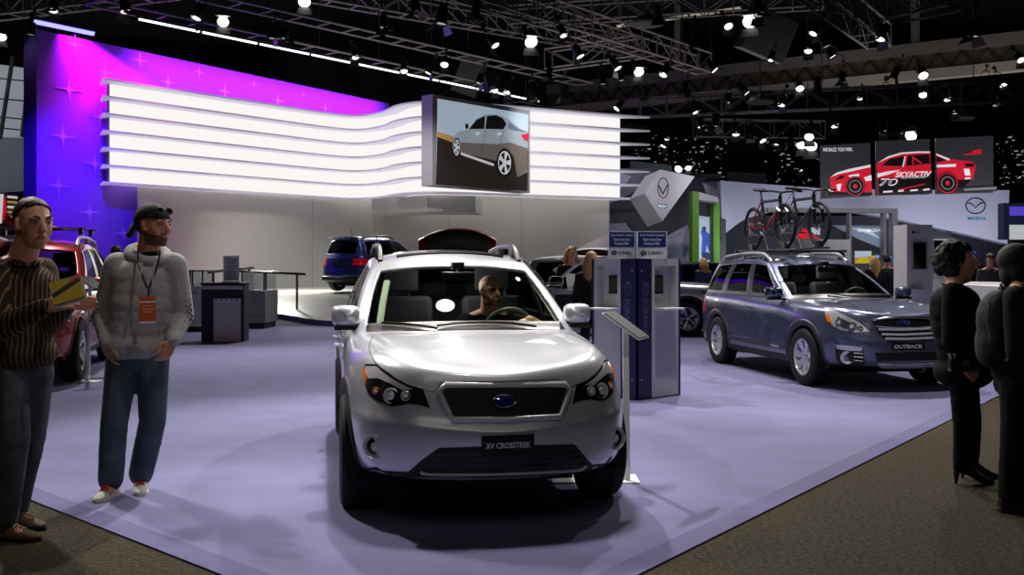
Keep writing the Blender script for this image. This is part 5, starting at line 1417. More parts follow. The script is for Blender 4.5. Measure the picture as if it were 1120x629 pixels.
        t = text_mb('SUBARU', 0.040, wv * 0.55, bold=0.012); t.xf(plane_mtx(B(wv * 0.12, hz * 0.22, 0.002), rx, up)); t.build('lettering', 'navy', bk, smooth=False)
        em = MB(); c = B(-wv * 0.31, hz * 0.22, 0.003); N = 24
        em.add([c + rx * 0.033 * math.cos(2 * math.pi * k / N) + up * 0.026 * math.sin(2 * math.pi * k / N) for k in range(N)], [list(range(N))], 0)
        for a, b, r in ((-0.010, 0.005, 0.010), (0.008, 0.012, 0.005), (0.016, 0.0, 0.005), (0.006, -0.010, 0.005), (-0.006, -0.013, 0.005), (0.004, 0.0, 0.005)):
            cc = c + ny * 0.001 + rx * a + up * b; em.add([cc + rx * (r if k % 2 == 0 else r * .3) * math.cos(math.pi * k / 4) + up * (r if k % 2 == 0 else r * .3) * math.sin(math.pi * k / 4) for k in range(8)], [list(range(8))], 1)
        em.build('oval_mark', ['navy', 'letter_white'], bk, smooth=False)

def info_stand(label, base, top, slope, depth, w, base_size, post_r=0.022, bo=(0, 0), grp='white information stands'):
    """slim white post with a sloped reading panel"""
    root = thing('information_stand', label, 'information stand', base, 0, grp)
    b = Vector(base); t = Vector(top) - b
    m = MB(); m.box((bo[0], bo[1], 0.008), (base_size[0], base_size[1], 0.016)); m.build('base_plate', 'white_paint', root, bevel=0.004)
    m = MB(); m.prism([(-post_r, -post_r * 0.6), (post_r, -post_r * 0.6), (post_r, post_r * 0.6), (-post_r, post_r * 0.6)], (0, 0, 0.01), (1, 0, 0), (0, 1, 0), 1.0); 
    for v in m.v:
        if v.z > 0.5: v.z = t.z; v.x += t.x; v.y += t.y
    m.build('post', 'white_paint', root, bevel=0.004)
    s = Vector(slope); dp = Vector(depth); n = s.cross(dp).normalized(); n = n if n.z > 0 else -n
    c = t; hs, hd = s * 0.5, dp * 0.5
    vs = [c - hs - hd, c + hs - hd, c + hs + hd, c - hs + hd]; mb = MB(); vs += [v + n * w for v in vs]
    mb.add(vs, [(0, 3, 2, 1), (4, 5, 6, 7), (0, 1, 5, 4), (1, 2, 6, 5), (2, 3, 7, 6), (3, 0, 4, 7)])
    pn = mb.build('reading_panel', 'white_paint', root, smooth=False, bevel=0.004)
    mb = MB(); hs2, hd2 = hs * 0.94, hd * 0.94; vs = [c + n * (w + 0.002) + v for v in (-hs2 - hd2, hs2 - hd2, hs2 + hd2, -hs2 + hd2)]; vs += [v + n * 0.004 for v in vs]
    mb.add(vs, [(4, 5, 6, 7), (0, 1, 5, 4), (1, 2, 6, 5), (2, 3, 7, 6), (3, 0, 4, 7)]); mb.build('printed_sheet', 'sheet_dark', pn, smooth=False)
    return root

def build_furniture():
    p = FL(684, 528); b = Vector((0.79, 6.78, 0))
    top = W(684, 357, 6.78)
    info_stand('white stand with a tilted panel beside the silver crossover', b, top, (0.255, 0.05, -0.185), (0.10, 0.22, 0.0), 0.012, (0.60, 0.26), 0.022, (-0.22, 0.04))
    p = FL(616, 366); b = Vector((p.x, p.y, 0)); tp = W(614.5, 302, p.y)
    info_stand('small white stand in front of the open silver car door', b, tp, (0.30, 0.05, -0.30), (0.1, 0.3, 0.05), 0.02, (0.4, 0.3))
    p = FL(96, 418); b = Vector((p.x, p.y, 0)); tp = W(99, 309, p.y)
    info_stand('white stand with a printed panel beside the red car', b, tp, (0.16, 0.03, -0.14), (0.05, 0.22, 0.02), 0.012, (0.30, 0.22))
    # navy lectern
    B0 = FL(243, 374.5); x0, x1 = W(220, 0, B0.y).x, W(266, 0, B0.y).x; w = x1 - x0; H = 1.5 - (311 - HY) * B0.y / FPX
    root = thing('navy_lectern', 'navy blue lectern with a grey front box and clear sign holder', 'lectern', ((x0 + x1) / 2, B0.y, 0), R(4))
    m = MB(); m.box((0, 0.28, H / 2), (w, 0.5, H)); m.build('body', 'navy_dark', root, bevel=0.015)
    m = MB(); m.box((w * 0.12, 0.0, H * 0.36), (w * 0.62, 0.1, H * 0.70)); fb = m.build('front_box', 'kiosk_grey', root, bevel=0.008)
    m = MB(); m.box((w * 0.12, -0.01, H * 0.735), (w * 0.62, 0.12, 0.05)); m.build('ledge', 'white_paint', root, bevel=0.006)
    for k in range(5):
        m = MB(); m.box((w * (-0.12 + 0.12 * k), -0.073, H * 0.735), (0.045, 0.004, 0.03)); m.build('slot', 'black_trim', fb, smooth=False)
    m = MB(); m.box((0, 0.26, H + 0.015), (w * 1.05, 0.55, 0.03)); m.build('top', 'navy_dark', root, bevel=0.008)
    m = MB(); m.box((0, -0.0, H - 0.06), (w * 0.96, 0.03, 0.07)); rk = m.build('leaflet_rack', 'frame_silver', root, bevel=0.004)
    sg = thing('sign_holder', 'clear upright sign holder with a pale sheet on the navy lectern', 'sign', ((x0 + x1) / 2 + 0.10, B0.y + 0.26, H + 0.031), R(4))
    m = MB(); m.box((0, 0, 0.26), (0.32, 0.012, 0.52)); m.build('clear_panel', 'clear_glass', sg, bevel=0.002); m = MB(); m.box((0, 0, 0.01), (0.33, 0.12, 0.02)); m.build('foot', 'frame_silver', sg, bevel=0.004)
    m = MB(); m.box((0, -0.009, 0.27), (0.29, 0.003, 0.47)); sh = m.build('sheet', 'sheet_pale', sg, smooth=False)
    for k in range(8):
        m = MB(); m.box((0, -0.0115, 0.44 - 0.04 * k), (0.20 - 0.03 * (k % 3), 0.001, 0.012)); m.build('text_line', 'ink_dark', sh, smooth=False)
    # reception desk: white curved unit, grey unit, glass tops
    Y = 21.5
    a, b2 = W(196, 0, Y).x, W(223, 0, Y).x
    root = thing('white_counter', 'white counter with a glass display top left of the navy lectern', 'counter', (a, Y, 0))
    def zt(py, YY=Y): return CAMZ - (py - HY) * YY / FPX
    m = MB(); pts = [(0, 0.1), (0.25, 0.0), (b2 - a, 0.0), (b2 - a, 0.8), (0, 0.8)]
    m.prism(pts, (0, 0, 0.12), (1, 0, 0), (0, 1, 0), zt(313) - 0.12); m.build('body', 'white_paint', root, smooth=False, bevel=0.01)
    m = MB(); m.prism([(x * 0.96 + 0.01, y * 0.9 + 0.04) for x, y in pts], (0, 0, 0.0), (1, 0, 0), (0, 1, 0), 0.12); m.build('plinth', 'black_trim', root, smooth=False)
    m = MB(); m.box(((b2 - a) / 2, 0.4, (zt(313) + zt(297)) / 2 + 0.01), (b2 - a - 0.04, 0.7, zt(297) - zt(313) - 0.02)); gc = m.build('glass_case', 'clear_glass', root, smooth=False)
    m = MB(); m.box(((b2 - a) / 2, 0.4, zt(297) + 0.015), (b2 - a, 0.78, 0.03)); m.build('case_lid', 'rail_steel', root, bevel=0.006)
    for x in (0.05, (b2 - a) / 2, b2 - a - 0.05):
        m = MB(); m.box((x, 0.07, (zt(313) + zt(297)) / 2), (0.025, 0.025, zt(297) - zt(313))); m.build('case_post', 'rail_steel', gc, smooth=False)
    t = text_mb('SUBARU', 0.05, 0.22, bold=0.01); t.xf(plane_mtx(((b2 - a) * 0.55, -0.004, zt(320)), (1, 0, 0), (0, 0, 1))); t.build('lettering', 'navy', root, smooth=False)
    Y2 = FL(280, 360).y; x0, x1 = W(262, 0, Y2).x, W(290.5, 0, Y2).x
    root = thing('grey_counter', 'grey reception counter with a glass top right of the navy lectern', 'counter', (x0, Y2, 0), R(-3))
    w = x1 - x0; H2 = zt(318, Y2)
    m = MB(); m.box((w / 2, 0.5, 0.14 + (H2 - 0.14) / 2), (w, 1.0, H2 - 0.14)); m.build('body', 'counter_grey', root, bevel=0.01)
    m = MB(); m.box((w / 2, 0.5, 0.07), (w - 0.08, 0.9, 0.14)); m.build('plinth', 'black_trim', root, smooth=False)
    m = MB(); m.box((w / 2, -0.003, H2 * 0.36), (w * 0.98, 0.006, 0.012)); m.build('panel_joint', 'black_trim', root, smooth=False)
    zt2 = zt(298, Y2); m = MB(); m.box((w / 2, 0.5, (H2 + zt2) / 2), (w - 0.06, 0.9, zt2 - H2)); gc = m.build('glass_case', 'clear_glass', root, smooth=False)
    for x in (0.04, w - 0.04):
        m = MB(); m.box((x, 0.05, (H2 + zt2) / 2), (0.03, 0.03, zt2 - H2)); m.build('case_post', 'rail_steel', gc, smooth=False)
    m = MB(); m.box((w / 2, 0.5, zt2 + 0.012), (w, 1.0, 0.024)); m.build('case_lid', 'rail_steel', root, bevel=0.005)
    # hand rail around the stage
    p0, p1 = FL(268, 357), FL(325.5, 346); p2 = W(334, 0, p1.y - 0.2)
    root = thing('stage_handrail', 'dark metal handrail on slim posts in front of the white stage', 'handrail', (p1.x, p1.y, 0))
    A = W(262, 296.5, p1.y + 0.0) - Vector((p1.x, p1.y, 0)); B = W(334, 300, p1.y - 0.6) - Vector((p1.x, p1.y, 0))
    m = MB(); m.tube([A, A.lerp(B, 0.5), B], 0.035, 10); m.build('top_rail', 'rail_steel', root)
    for px in (291, 325):
        t = (px - 262) / (334 - 262); q = A.lerp(B, t); m = MB(); m.box((q.x, q.y, q.z / 2), (0.06, 0.04, q.z)); m.build('post', 'rail_steel', root, smooth=False)
    o = MB(); a = W(228, 298, 24.5); b = W(277, 292.5, 26.5); o.tube([a, b], 0.035, 8)
    for t in (0.1, 0.9):
        q = a.lerp(b, t); o.box((q.x, q.y, q.z / 2), (0.05, 0.05, q.z))
    tag(o.build('back_handrail', 'rail_steel'), 'short dark handrail behind the clear sign holder', 'handrail')
    # phone-like display leaning on the grey counter
    # white plinth at the right with a blue show car behind
    P = [W(1052, 306, 15.2), W(1092, 317, 14.0), W(1092, 306, 17.0), W(1062, 300, 18.0)]
    root = poly_slab('white_plinth', [(P[0].x, P[0].y), (P[1].x, P[1].y), (P[2].x + 0.35, P[2].y), (P[3].x, P[3].y)], 0, 1.17, 'white_paint'); tag(root, 'white display plinth between the two dark women', 'plinth')
    o = prism_px([(1098, 222), (1132, 222), (1132, 262), (1098, 262)], 24, 0.3, 'pic_navy', 'blue_sign_tower'); tag(o, 'blue and white lit sign tower at the right edge of the hall', 'sign')
    q = Pic(W(1098, 222, 24), W(1132, 222, 24), W(1098, 262, 24)); q.poly([(1104, 226), (1130, 226), (1130, 236), (1104, 236)], 'pic_violet'); q.poly([(1104, 246), (1130, 246), (1130, 262), (1104, 262)], 'pic_light'); q.build('lit_panel', o)
    p = W(1115, 262, 24); m = MB(); m.box((p.x, p.y + 0.15, p.z / 2), (0.3, 0.25, p.z)); m.build('tower_post', 'charcoal_wall', o, smooth=False)
    # side hall at the far left
    o = prism_px([(-60, 62), (52, 78), (52, 322), (-60, 322)], 47, 0.5, 'hall_pale', 'pale_hall_panel'); tag(o, 'pale high panel of the hall left of the violet wall', 'wall panel')
    o = prism_px([(-60, 148), (60, 152), (60, 330), (-60, 330)], 46, 0.5, 'hall_grey', 'grey_hall_partition'); tag(o, 'dark grey partition left of the violet wall', 'partition')
    o = prism_px([(-14, 212), (26, 209), (30, 256), (-14, 258)], 40, 0.3, 'poster_red', 'striped_poster'); tag(o, 'pale poster with red and cream stripes left of the striped shirt man', 'poster')
    q = Pic(W(-14, 212, 40), W(30, 212, 40), W(-14, 256, 40))
    q.poly([(-14, 214), (4, 212), (2, 244), (-14, 248)], 'pic_white'); q.poly([(4, 220), (6, 213), (7, 230), (4, 242), (2, 238)], 'pic_redbright')
    for k in range(5): q.poly([(8, 214 + 5.5 * k), (19, 215 + 5.5 * k), (19, 217.4 + 5.5 * k), (8, 216.4 + 5.5 * k)], 'pic_field' if k % 2 else 'pic_white')
    q.build('printed_picture', o)
    m = MB(); mt = W(6, 235, 38)
    cab = thing('rigging_frame', 'dark rigging cables and tubes before the pale panel at the far left', 'rigging', W(10, 288, 44)); base = Vector(cab.location); base.z = 0; cab.location = base
    for a, b in (((14, 62), (0, 152)), ((34, 60), (24, 150))):
        m = MB(); m.tube([W(*a, 44) - base, W(*b, 44) - base], 0.09, 6); m.build('strut', 'truss_black', cab)
    for y in (86, 108, 128, 140):
        m = MB(); m.tube([W(-30, y - 3, 44) - base, W(42, y + 4, 44) - base], 0.035, 6); m.build('cable', 'truss_black', cab)
# ---------------------------------------------------------------- overhead rig
def truss(p0, p1, w, h, label, grp, step=None, m='truss_metal', ladder=False, r=0.045):
    p0, p1 = Vector(p0), Vector(p1); L = (p1 - p0).length; t = (p1 - p0).normalized(); sd = Vector((t.y, -t.x, 0)).normalized(); up = Vector((0, 0, 1))
    root = thing('lighting_truss', label, 'truss', p0, 0, grp)
    ch = MB(); lc = MB()
    cs = [(-w / 2, 0), (w / 2, 0)] + ([] if ladder else [(-w / 2, h), (w / 2, h)])
    for a, b in cs: ch.tube([sd * a + up * b, t * L + sd * a + up * b], r, 6)
    n = max(2, int(L / (step or max(w, 0.6)))); k = 0
    for i in range(n + 1):
        q = t * (L * i / n); lc.cyl(q - sd * w / 2, q + sd * w / 2, r * 0.7, n=5)
        if not ladder:
            lc.cyl(q - sd * w / 2, q - sd * w / 2 + up * h, r * 0.6, n=5); lc.cyl(q + sd * w / 2, q + sd * w / 2 + up * h, r * 0.6, n=5)
            if i < n:
                q2 = t * (L * (i + 1) / n); a, b = (0, h) if i % 2 else (h, 0)
                for s in (-1, 1): lc.cyl(q + sd * s * w / 2 + up * a, q2 + sd * s * w / 2 + up * b, r * 0.6, n=5)
    ch.build('chords', m, root); lc.build('lacing', m, root)
    for q in (0.12, 0.5, 0.88):
        s = t * (L * q) + up * (h if not ladder else 0); z = 15.0 - p0.z - (t.z * L * q)
        c = MB(); c.cyl(s, Vector((s.x, s.y, z)), 0.02, n=5); c.build('hanging_cable', 'truss_black', root)
    return root

LAMPS = [  # photo x, y, lit (0 dim, 1 lit, 2 bright), size
 (58, 12, 1, 1), (2, 41, 2, 1), (34, 38, 0, 1), (138, 13, 1, 1.2), (214, 20, 1, 1.2), (244, 24, 2, 1.2), (333, 2, 2, 1.2), (297, 42, 0, 1), (312, 42, 0, 1), (389, 63, 1, 1),
 (482, 26, 0, 1.4), (442, 78, 1, 1), (468, 80, 1, 1), (486, 71, 1, 1.1), (542, 50, 1, 1.1), (581, 46, 2, 1.5), (617, 39, 1, 1), (635, 62, 1, 1.2), (523, 91, 0, 1), (535, 94, 0, 1), (541, 99, 1, 1), (554, 101, 1, 1), (582, 105, 0, 1), (617, 106, 0, 1.2),
 (676, 75, 1, 1.2), (680, 88, 0, 1), (699, 79, 2, 1.3), (725, 82, 1, 1.2), (782, 77, 1, 1.2), (797, 29, 1, 1), (820, 24, 2, 1.5), (831, 16, 0, 1.2), (842, 66, 1, 0.9), (817, 102, 1, 1.1), (875, 97, 2, 1), (854, 115, 1, 1.1), (762, 123, 1, 1.2), (674, 119, 1, 1),
 (889, 37, 1, 1), (884, 56, 1, 1), (904, 51, 0, 1.2), (911, 62, 1, 1.3), (962, 43, 1, 1.3), (1064, 40, 0, 1.4), (894, 96, 0, 1), (921, 90, 0, 1), (977, 85, 0, 1.1), (1010, 83, 2, 1.2), (1010, 104, 1, 1.2), (1037, 109, 1, 1.1), (971, 107, 0, 1), (1098, 93, 1, 1.1), (1090, 115, 0, 1), (1106, 116, 0, 1), (1044, 123, 1, 1), (1117, 66, 1, 1),
 (725, 160, 1, 1), (730, 152, 1, 0.8), (767, 139, 1, 1), (782, 138, 0, 1.2), (805, 147, 1, 1), (820, 149, 0, 1), (835, 154, 1, 1.1), (848, 158, 1, 1), (865, 158, 0, 1.1), (877, 159, 2, 1.3), (887, 160, 2, 1.6), (885, 150, 2, 1.2), (914, 138, 1, 1.2), (894, 168, 0, 0.9), (742, 185, 2, 1), (753, 184, 2, 0.8), (874, 186, 1, 0.9),
 (996, 149, 2, 1.5), (967, 145, 1, 1.2), (984, 146, 0, 1), (1099, 182, 1, 0.8), (1115, 194, 1, 0.8), (705, 104, 0, 0.9), (660, 92, 0, 1), (940, 108, 1, 0.8), (1075, 95, 0, 1), (748, 100, 0, 0.9), (795, 112, 0, 0.9), (600, 84, 0, 0.9), (420, 30, 0, 1), (455, 12, 0, 1.1), (520, 15, 0, 1), (720, 20, 0, 1), (760, 45, 0, 1)]
def lamp_proto(lit):
    """hanging stage lamp; origin at its lens, pointing down the local -Z"""
    r = thing('hanging_spotlight', 'x', 'spotlight')
    m = MB(); m.lathe([(0.10, 0.42), (0.125, 0.36), (0.13, 0.10), (0.16, 0.0), (0.165, -0.02), (0.15, -0.02), (0.125, 0.06), (0.12, 0.06)], n=16); m.lathe([(0.0, 0.44), (0.10, 0.42)], n=16); m.build('can', 'lamp_black', r)
    m = MB(); m.lathe([(0.0, 0.035), (0.09, 0.045), (0.145, 0.02)], n=16); m.build('lens', ('lamp_glass', 'lamp_glow', 'lamp_lit')[lit], r)
    m = MB(); m.tube([(-0.17, 0, 0.2), (-0.185, 0, 0.45), (-0.12, 0, 0.62), (0.12, 0, 0.62), (0.185, 0, 0.45), (0.17, 0, 0.2)], 0.016, 6); m.cyl((0, 0, 0.62), (0, 0, 0.8), 0.03, n=8); m.box((0, 0, 0.84), (0.10, 0.10, 0.10)); m.build('yoke', 'lamp_black', r)
    for q in (1, -1):
        m = MB(); m.grid([[Vector((-0.15 * q, 0.14 * q, -0.02)), Vector((0.15 * q, 0.14 * q, -0.02))], [Vector((-0.20 * q, 0.25 * q, -0.20)), Vector((0.20 * q, 0.25 * q, -0.20))]])
        b = m.build('barn_door', 'lamp_metal', r, smooth=False); so = b.modifiers.new('t', 'SOLIDIFY'); so.thickness = 0.006
    return r
def where(x, y):
    col = 'over the violet wall' if x < 260 else 'over the glowing band' if x < 470 else 'over the big screen' if x < 600 else 'right of the big screen' if x < 750 else 'over the bicycles' if x < 930 else 'over the racing banners'
    row = 'high up' if y < 35 else 'in the upper rig' if y < 72 else 'in the lower rig' if y < 112 else 'far back in the hall'
    return col, row
def build_rig():
    rnd = random.Random(3)
    protos = {}
    for i, (px, py, lit, sz) in enumerate(LAMPS):
        z = 8.6 if py < 112 else 7.8 if py < 135 else 6.9
        p = at_z(px, py, z)
        if p.y > 60: p = W(px, py, 58 + rnd.uniform(-2, 2))
        if lit not in protos: protos[lit] = lamp_proto(lit); o = protos[lit]
        else: o = copy_tree(protos[lit])
        o.location = p; k = sz * 0.92 * max(1.0, p.y / 36) ; o.scale = (k, k, k)
        # aim: lit lamps lean towards the front stand, the bright ones at the viewer's side
        tilt = {2: (0.75, 1.0), 1: (0.3, 0.8), 0: (-0.5, 0.5)}[lit]; a = rnd.uniform(*tilt)
        yaw = math.atan2(p.x - 0.0, p.y) * -1 + rnd.uniform(-0.3, 0.3) if lit == 2 else rnd.uniform(-1.2, 1.2)
        o.rotation_euler = (a if lit != 0 else a, 0, yaw)
        o.rotation_euler = (-abs(a) if lit == 2 else -a, 0, yaw)
        col, row = where(px, py)
        word = ('unlit', 'faintly lit', 'glaring')[lit]
        o['label'] = '%s black hanging spotlight %s, %s' % (word, col, row); o['group'] = '%s spotlights %s, %s' % (word, col, row)
    T = [  # photo end points, z of the lower chord, width, ladder?
        ((100, 2), (520, 92), 9.3, 0.9, True, 'ladder truss just above the white light strip'),
        ((223, -3), (640, 92), 9.8, 0.9, True, 'second ladder truss above the light strip truss'),
        ((500, -4), (770, 80), 9.6, 0.7, False, 'diagonal box truss ending above the big screen'),
        ((330, -2), (700, 62), 11.5, 0.7, False, 'high diagonal truss in the top middle of the hall'),
        ((560, 112), (700, 140), 8.9, 0.9, True, 'ladder truss above the right end of the glowing band'),
        ((885, -4), (962, 52), 9.4, 0.8, False, 'box truss dropping over the bicycles at the top'),
        ((600, 76), (700, 62), 9.6, 0.6, False, 'short cross truss left of the long grey girder'),
        ((980, 22), (1045, 8), 9.2, 0.9, False, 'pale lit truss at the top right'),
        ((700, 128), (1120, 110), 7.9, 0.5, False, 'far truss under the long grey girder'),
        ((560, 28), (900, 8), 12.0, 0.7, False, 'high cross truss near the glaring spotlight'),
        ((-10, 20), (190, -4), 10.5, 0.7, False, 'high truss over the violet wall corner'),
        ((760, 150), (900, 152), 7.2, 0.5, False, 'far truss carrying lamps above the green portal')]
    for a, b, z, w, lad, lab in T:
        p, q = at_z(a[0], a[1], z), at_z(b[0], b[1], z)
        if q.y > 60: q = p + (q - p) * ((60 - p.y) / (q.y - p.y))
        truss(p, q, w, 0.8, lab, None, 1.1, 'truss_metal', lad)
    # light strips
    def strip(a, b, z, m, name, lab, r=0.05, seg=1, gap=0.03):
        p, q = at_z(a[0], a[1], z), at_z(b[0], b[1], z); root = thing(name, lab, 'light strip', p)
        mb = MB(); mb.tube([Vector((0, 0, 0.06)), (q - p) + Vector((0, 0, 0.06))], r * 1.1, 6); mb.build('housing', 'truss_black', root)
        for k in range(seg):
            s0, s1 = (k + gap) / seg, (k + 1 - gap) / seg; mb = MB(); mb.tube([(q - p) * s0, (q - p) * s1], r, 6); mb.build('tube', m, root)
        for t in (0.05, 0.5, 0.95):
            c = (q - p) * t; mb = MB(); mb.cyl(c, Vector((c.x, c.y, 15 - p.z)), 0.015, n=5); mb.build('hanging_cable', 'truss_black', root)
    strip((34, 22), (104, 36.5), 9.3, 'led_blue', 'led_batten', 'glowing blue light batten above the corner of the violet wall', 0.10)
    strip((150, 20.5), (590, 111), 9.0, 'led_white', 'light_strip', 'long thin white light strip hung along the truss above the stand', 0.04, 9)
    strip((674, 28.5), (812, 8), 12.5, 'tube_dim', 'tube_light', 'row of dim tube lights high in the hall right of centre', 0.10, 5, 0.06)
    # long girder
    p, q = at_z(600, 104.5, 11.0), at_z(1180, 42, 11.0)
    root = thing('roof_girder', 'long grey lattice roof girder crossing the hall behind the lamps', 'girder', p); d = q - p; t = d.normalized(); sd = Vector((t.y, -t.x, 0))
    def bar(z0, z1, w, m, nm):
        mb = MB(); vs = []
        for s in (-w / 2, w / 2):
            for z in (z0, z1):
                vs += [sd * s + Vector((0, 0, z)), d + sd * s + Vector((0, 0, z))]
        mb.add(vs, [(0, 1, 3, 2), (4, 6, 7, 5), (0, 4, 5, 1), (2, 3, 7, 6), (0, 2, 6, 4), (1, 5, 7, 3)]); mb.build(nm, m, root, smooth=False)
    bar(0.0, 0.55, 0.5, 'beam_grey', 'upper_flange'); bar(-1.15, -0.7, 0.5, 'beam_pale', 'lower_flange'); bar(-0.7, 0.0, 0.06, 'web_olive', 'web')
    lc = MB(); n = 26
    for i in range(n):
        a, b = d * (i / n), d * ((i + 0.5) / n); c = d * ((i + 1) / n); off_ = sd * -0.2
        if off_.y > 0: off_ = -off_
        lc.cyl(a + off_ + Vector((0, 0, -0.7)), b + off_, 0.05, n=5); lc.cyl(b + off_, c + off_ + Vector((0, 0, -0.7)), 0.05, n=5)
    lc.build('lacing', 'truss_black', root)
    for t_ in (0.3, 0.75):
        c = d * t_; mb = MB(); mb.box((c.x, c.y, (15 - p.z + 0.5) / 2), (0.3, 0.3, 15 - p.z - 0.55)); mb.build('hanger', 'beam_grey', root, smooth=False)
    # big hung speaker boxes
    for px, py, w_, h_, lab in ((512, 82, 1.3, 1.9, 'tilted black speaker box hung above the big screen'), (838, 38, 1.9, 1.7, 'large black speaker panel hung beside the glaring spotlight'), (1030, 95, 1.3, 1.8, 'tilted black speaker box hung above the racing banners')):
        c = at_z(px, py, 10.4); o = thing('hung_speaker', lab, 'speaker', c, 0.3)
        m = MB(); m.box((0, 0, 0), (w_, 0.8, h_), (0.25, 0.3, 0)); m.build('cabinet', 'lamp_black', o, bevel=0.04); m = MB(); m.cyl((0, 0, h_ * 0.45), (0, 0, 15 - c.z), 0.03, n=6); m.build('hanging_cable', 'truss_black', o)
    for px, py, lab in ((708, 27, 'round dim dome lamp under the tube lights'), (1052, 131, 'flat round dome lamp above the racing banners'), (832, 113, 'small round dome lamp under the long girder')):
        c = at_z(px, py, 9.5) if py < 100 else at_z(px, py, 8.2); o = thing('dome_or_fill_lamp', lab, 'ceiling lamp', c)
        m = MB(); m.lathe([(0.0, 0.0), (0.55, 0.0), (0.58, 0.06), (0.42, 0.22), (0.12, 0.34), (0.10, 0.5), (0.0, 0.5)], n=24); m.build('dome', 'beam_grey', o); m = MB(); m.cyl((0, 0, 0.5), (0, 0, 15 - c.z), 0.02, n=5); m.build('hanging_cable', 'truss_black', o)
    # far end of the hall
    for pts, Y, m, lab in (([(742, 190), (789, 190), (789, 319), (742, 319)], 52, 'fascia_green', 'pale greenish fascia far behind the diamond sign'), ([(797, 188), (838, 190), (838, 318.4), (797, 318.4)], 53, 'hall_pale', 'dull pale fascia far behind the bicycles'), ([(690, 176), (735, 181), (735, 320), (690, 320)], 50, 'fascia_green', 'narrow greenish fascia above the diamond sign')):
        o = prism_px(pts, Y, 0.4, m, 'far_fascia'); tag(o, lab, 'fascia')
    o = prism_px([(797, 158), (836, 158), (836, 316.9), (797, 316.9)], 56, 0.8, 'hall_black', 'dark_tower'); tag(o, 'square black tower far back in the hall behind the bicycles', 'tower')
    mb = MB()
    for k in range(300):
        px = rnd.uniform(690, 905) if k < 240 else rnd.uniform(1090, 1130); py = rnd.uniform(146, 200) + (rnd.random() ** 2) * 4
        if 797 < px < 836 and py < 190: continue
        c = W(px, py, rnd.uniform(57.5, 62)); s = rnd.choice((0.03, 0.04, 0.05, 0.07)); mb.box(c, (s * rnd.choice((1, 1, 3)), s, s), None, 0 if rnd.random() < 0.75 else 1)
    o = mb.build('distant_lights', ['far_glint', 'far_warm'], smooth=False); tag(o, 'haze of tiny distant lights at the far end of the hall', 'distant lights', None, 'stuff')
# ---------------------------------------------------------------- the other cars and the bicycles
def simple_details(root, bvh, P, lamps=True):
    for s in (-1, 1):
        door_mirror(root, P['cowl'][0] - 0.33, P['halfw'] - 0.12, 1.10, root['paint'], s, 0.22, 0.15)
        panel(root, bvh, [(P['rear'][-1][0] + 0.48, 0.78), (P['rear'][-1][0] + 0.12, 0.80), (P['rear'][-1][0] + 0.1, 1.0), (P['rear'][-1][0] + 0.52, 0.96)], 0.006, 0.06, ax=(1, s)).build('tail_lamp', 'tail_red', root, angle=60)
        panel(root, bvh, [(s * 0.50, 0.80), (s * (P['halfw'] - 0.03), 0.80), (s * (P['halfw'] - 0.08), 1.0), (s * 0.56, 0.96)], 0.006, 0.06, ax=(0, -1)).build('tail_lamp', 'tail_red', root, angle=60)
        h = panel(root, bvh, [(s * 0.44, 0.74), (s * 0.80, 0.72), (s * 0.79, 0.88), (s * 0.62, 0.85), (s * 0.46, 0.80)], 0.006, 0.05, ax=(0, 1)).build('headlamp', 'lamp_grey', root, angle=60)
    door_lines(root, bvh, [[(P['xf'] - 0.58, 0.36), (P['xf'] - 0.62, 0.6), (P['xf'] - 0.65, 0.95)], [(-0.345, 0.33), (-0.345, 0.7), (-0.34, 1.02)]])
    handles(root, bvh, (-0.22, -1.12), 0.89, root['paint'])
    panel(root, bvh, [(-0.42, 0.66), (0.42, 0.66), (0.46, 0.82), (-0.46, 0.82)], 0.004, 0.06, ax=(0, 1)).build('grille', 'grille_mesh', root, angle=60)
    panel(root, bvh, [(-0.5, 0.36), (0.5, 0.36), (0.44, 0.50), (-0.44, 0.50)], 0.004, 0.06, ax=(0, 1)).build('lower_grille', 'grille_mesh', root, angle=60)
def make_car(name, label, P, loc, rz, paint, level=2, rim='rim_silver', style='five', rails=True, trim='cladding', sc=1.0, inter=True, railm='rail_grey'):
    root, bvh = car(name, label, P, loc, rz, paint, None, level)
    root['paint'] = paint
    for x in (P['xf'], P['xr']):
        for s in (-1, 1): wheel(root, (x, s * (P['halfw'] - 0.115), P['wheel_r']), P['wheel_r'], 0.22, s, style, rim)
    arch_trim(root, bvh, P, trim, 0.045)
    simple_details(root, bvh, P)
    if inter: interior(root, P)
    if rails: roof_rail(root, bvh, -0.2, -1.8, 0.55, 0.07, railm, 0.024)
    root.scale = (sc, sc, sc); del root['paint']
    return root, bvh

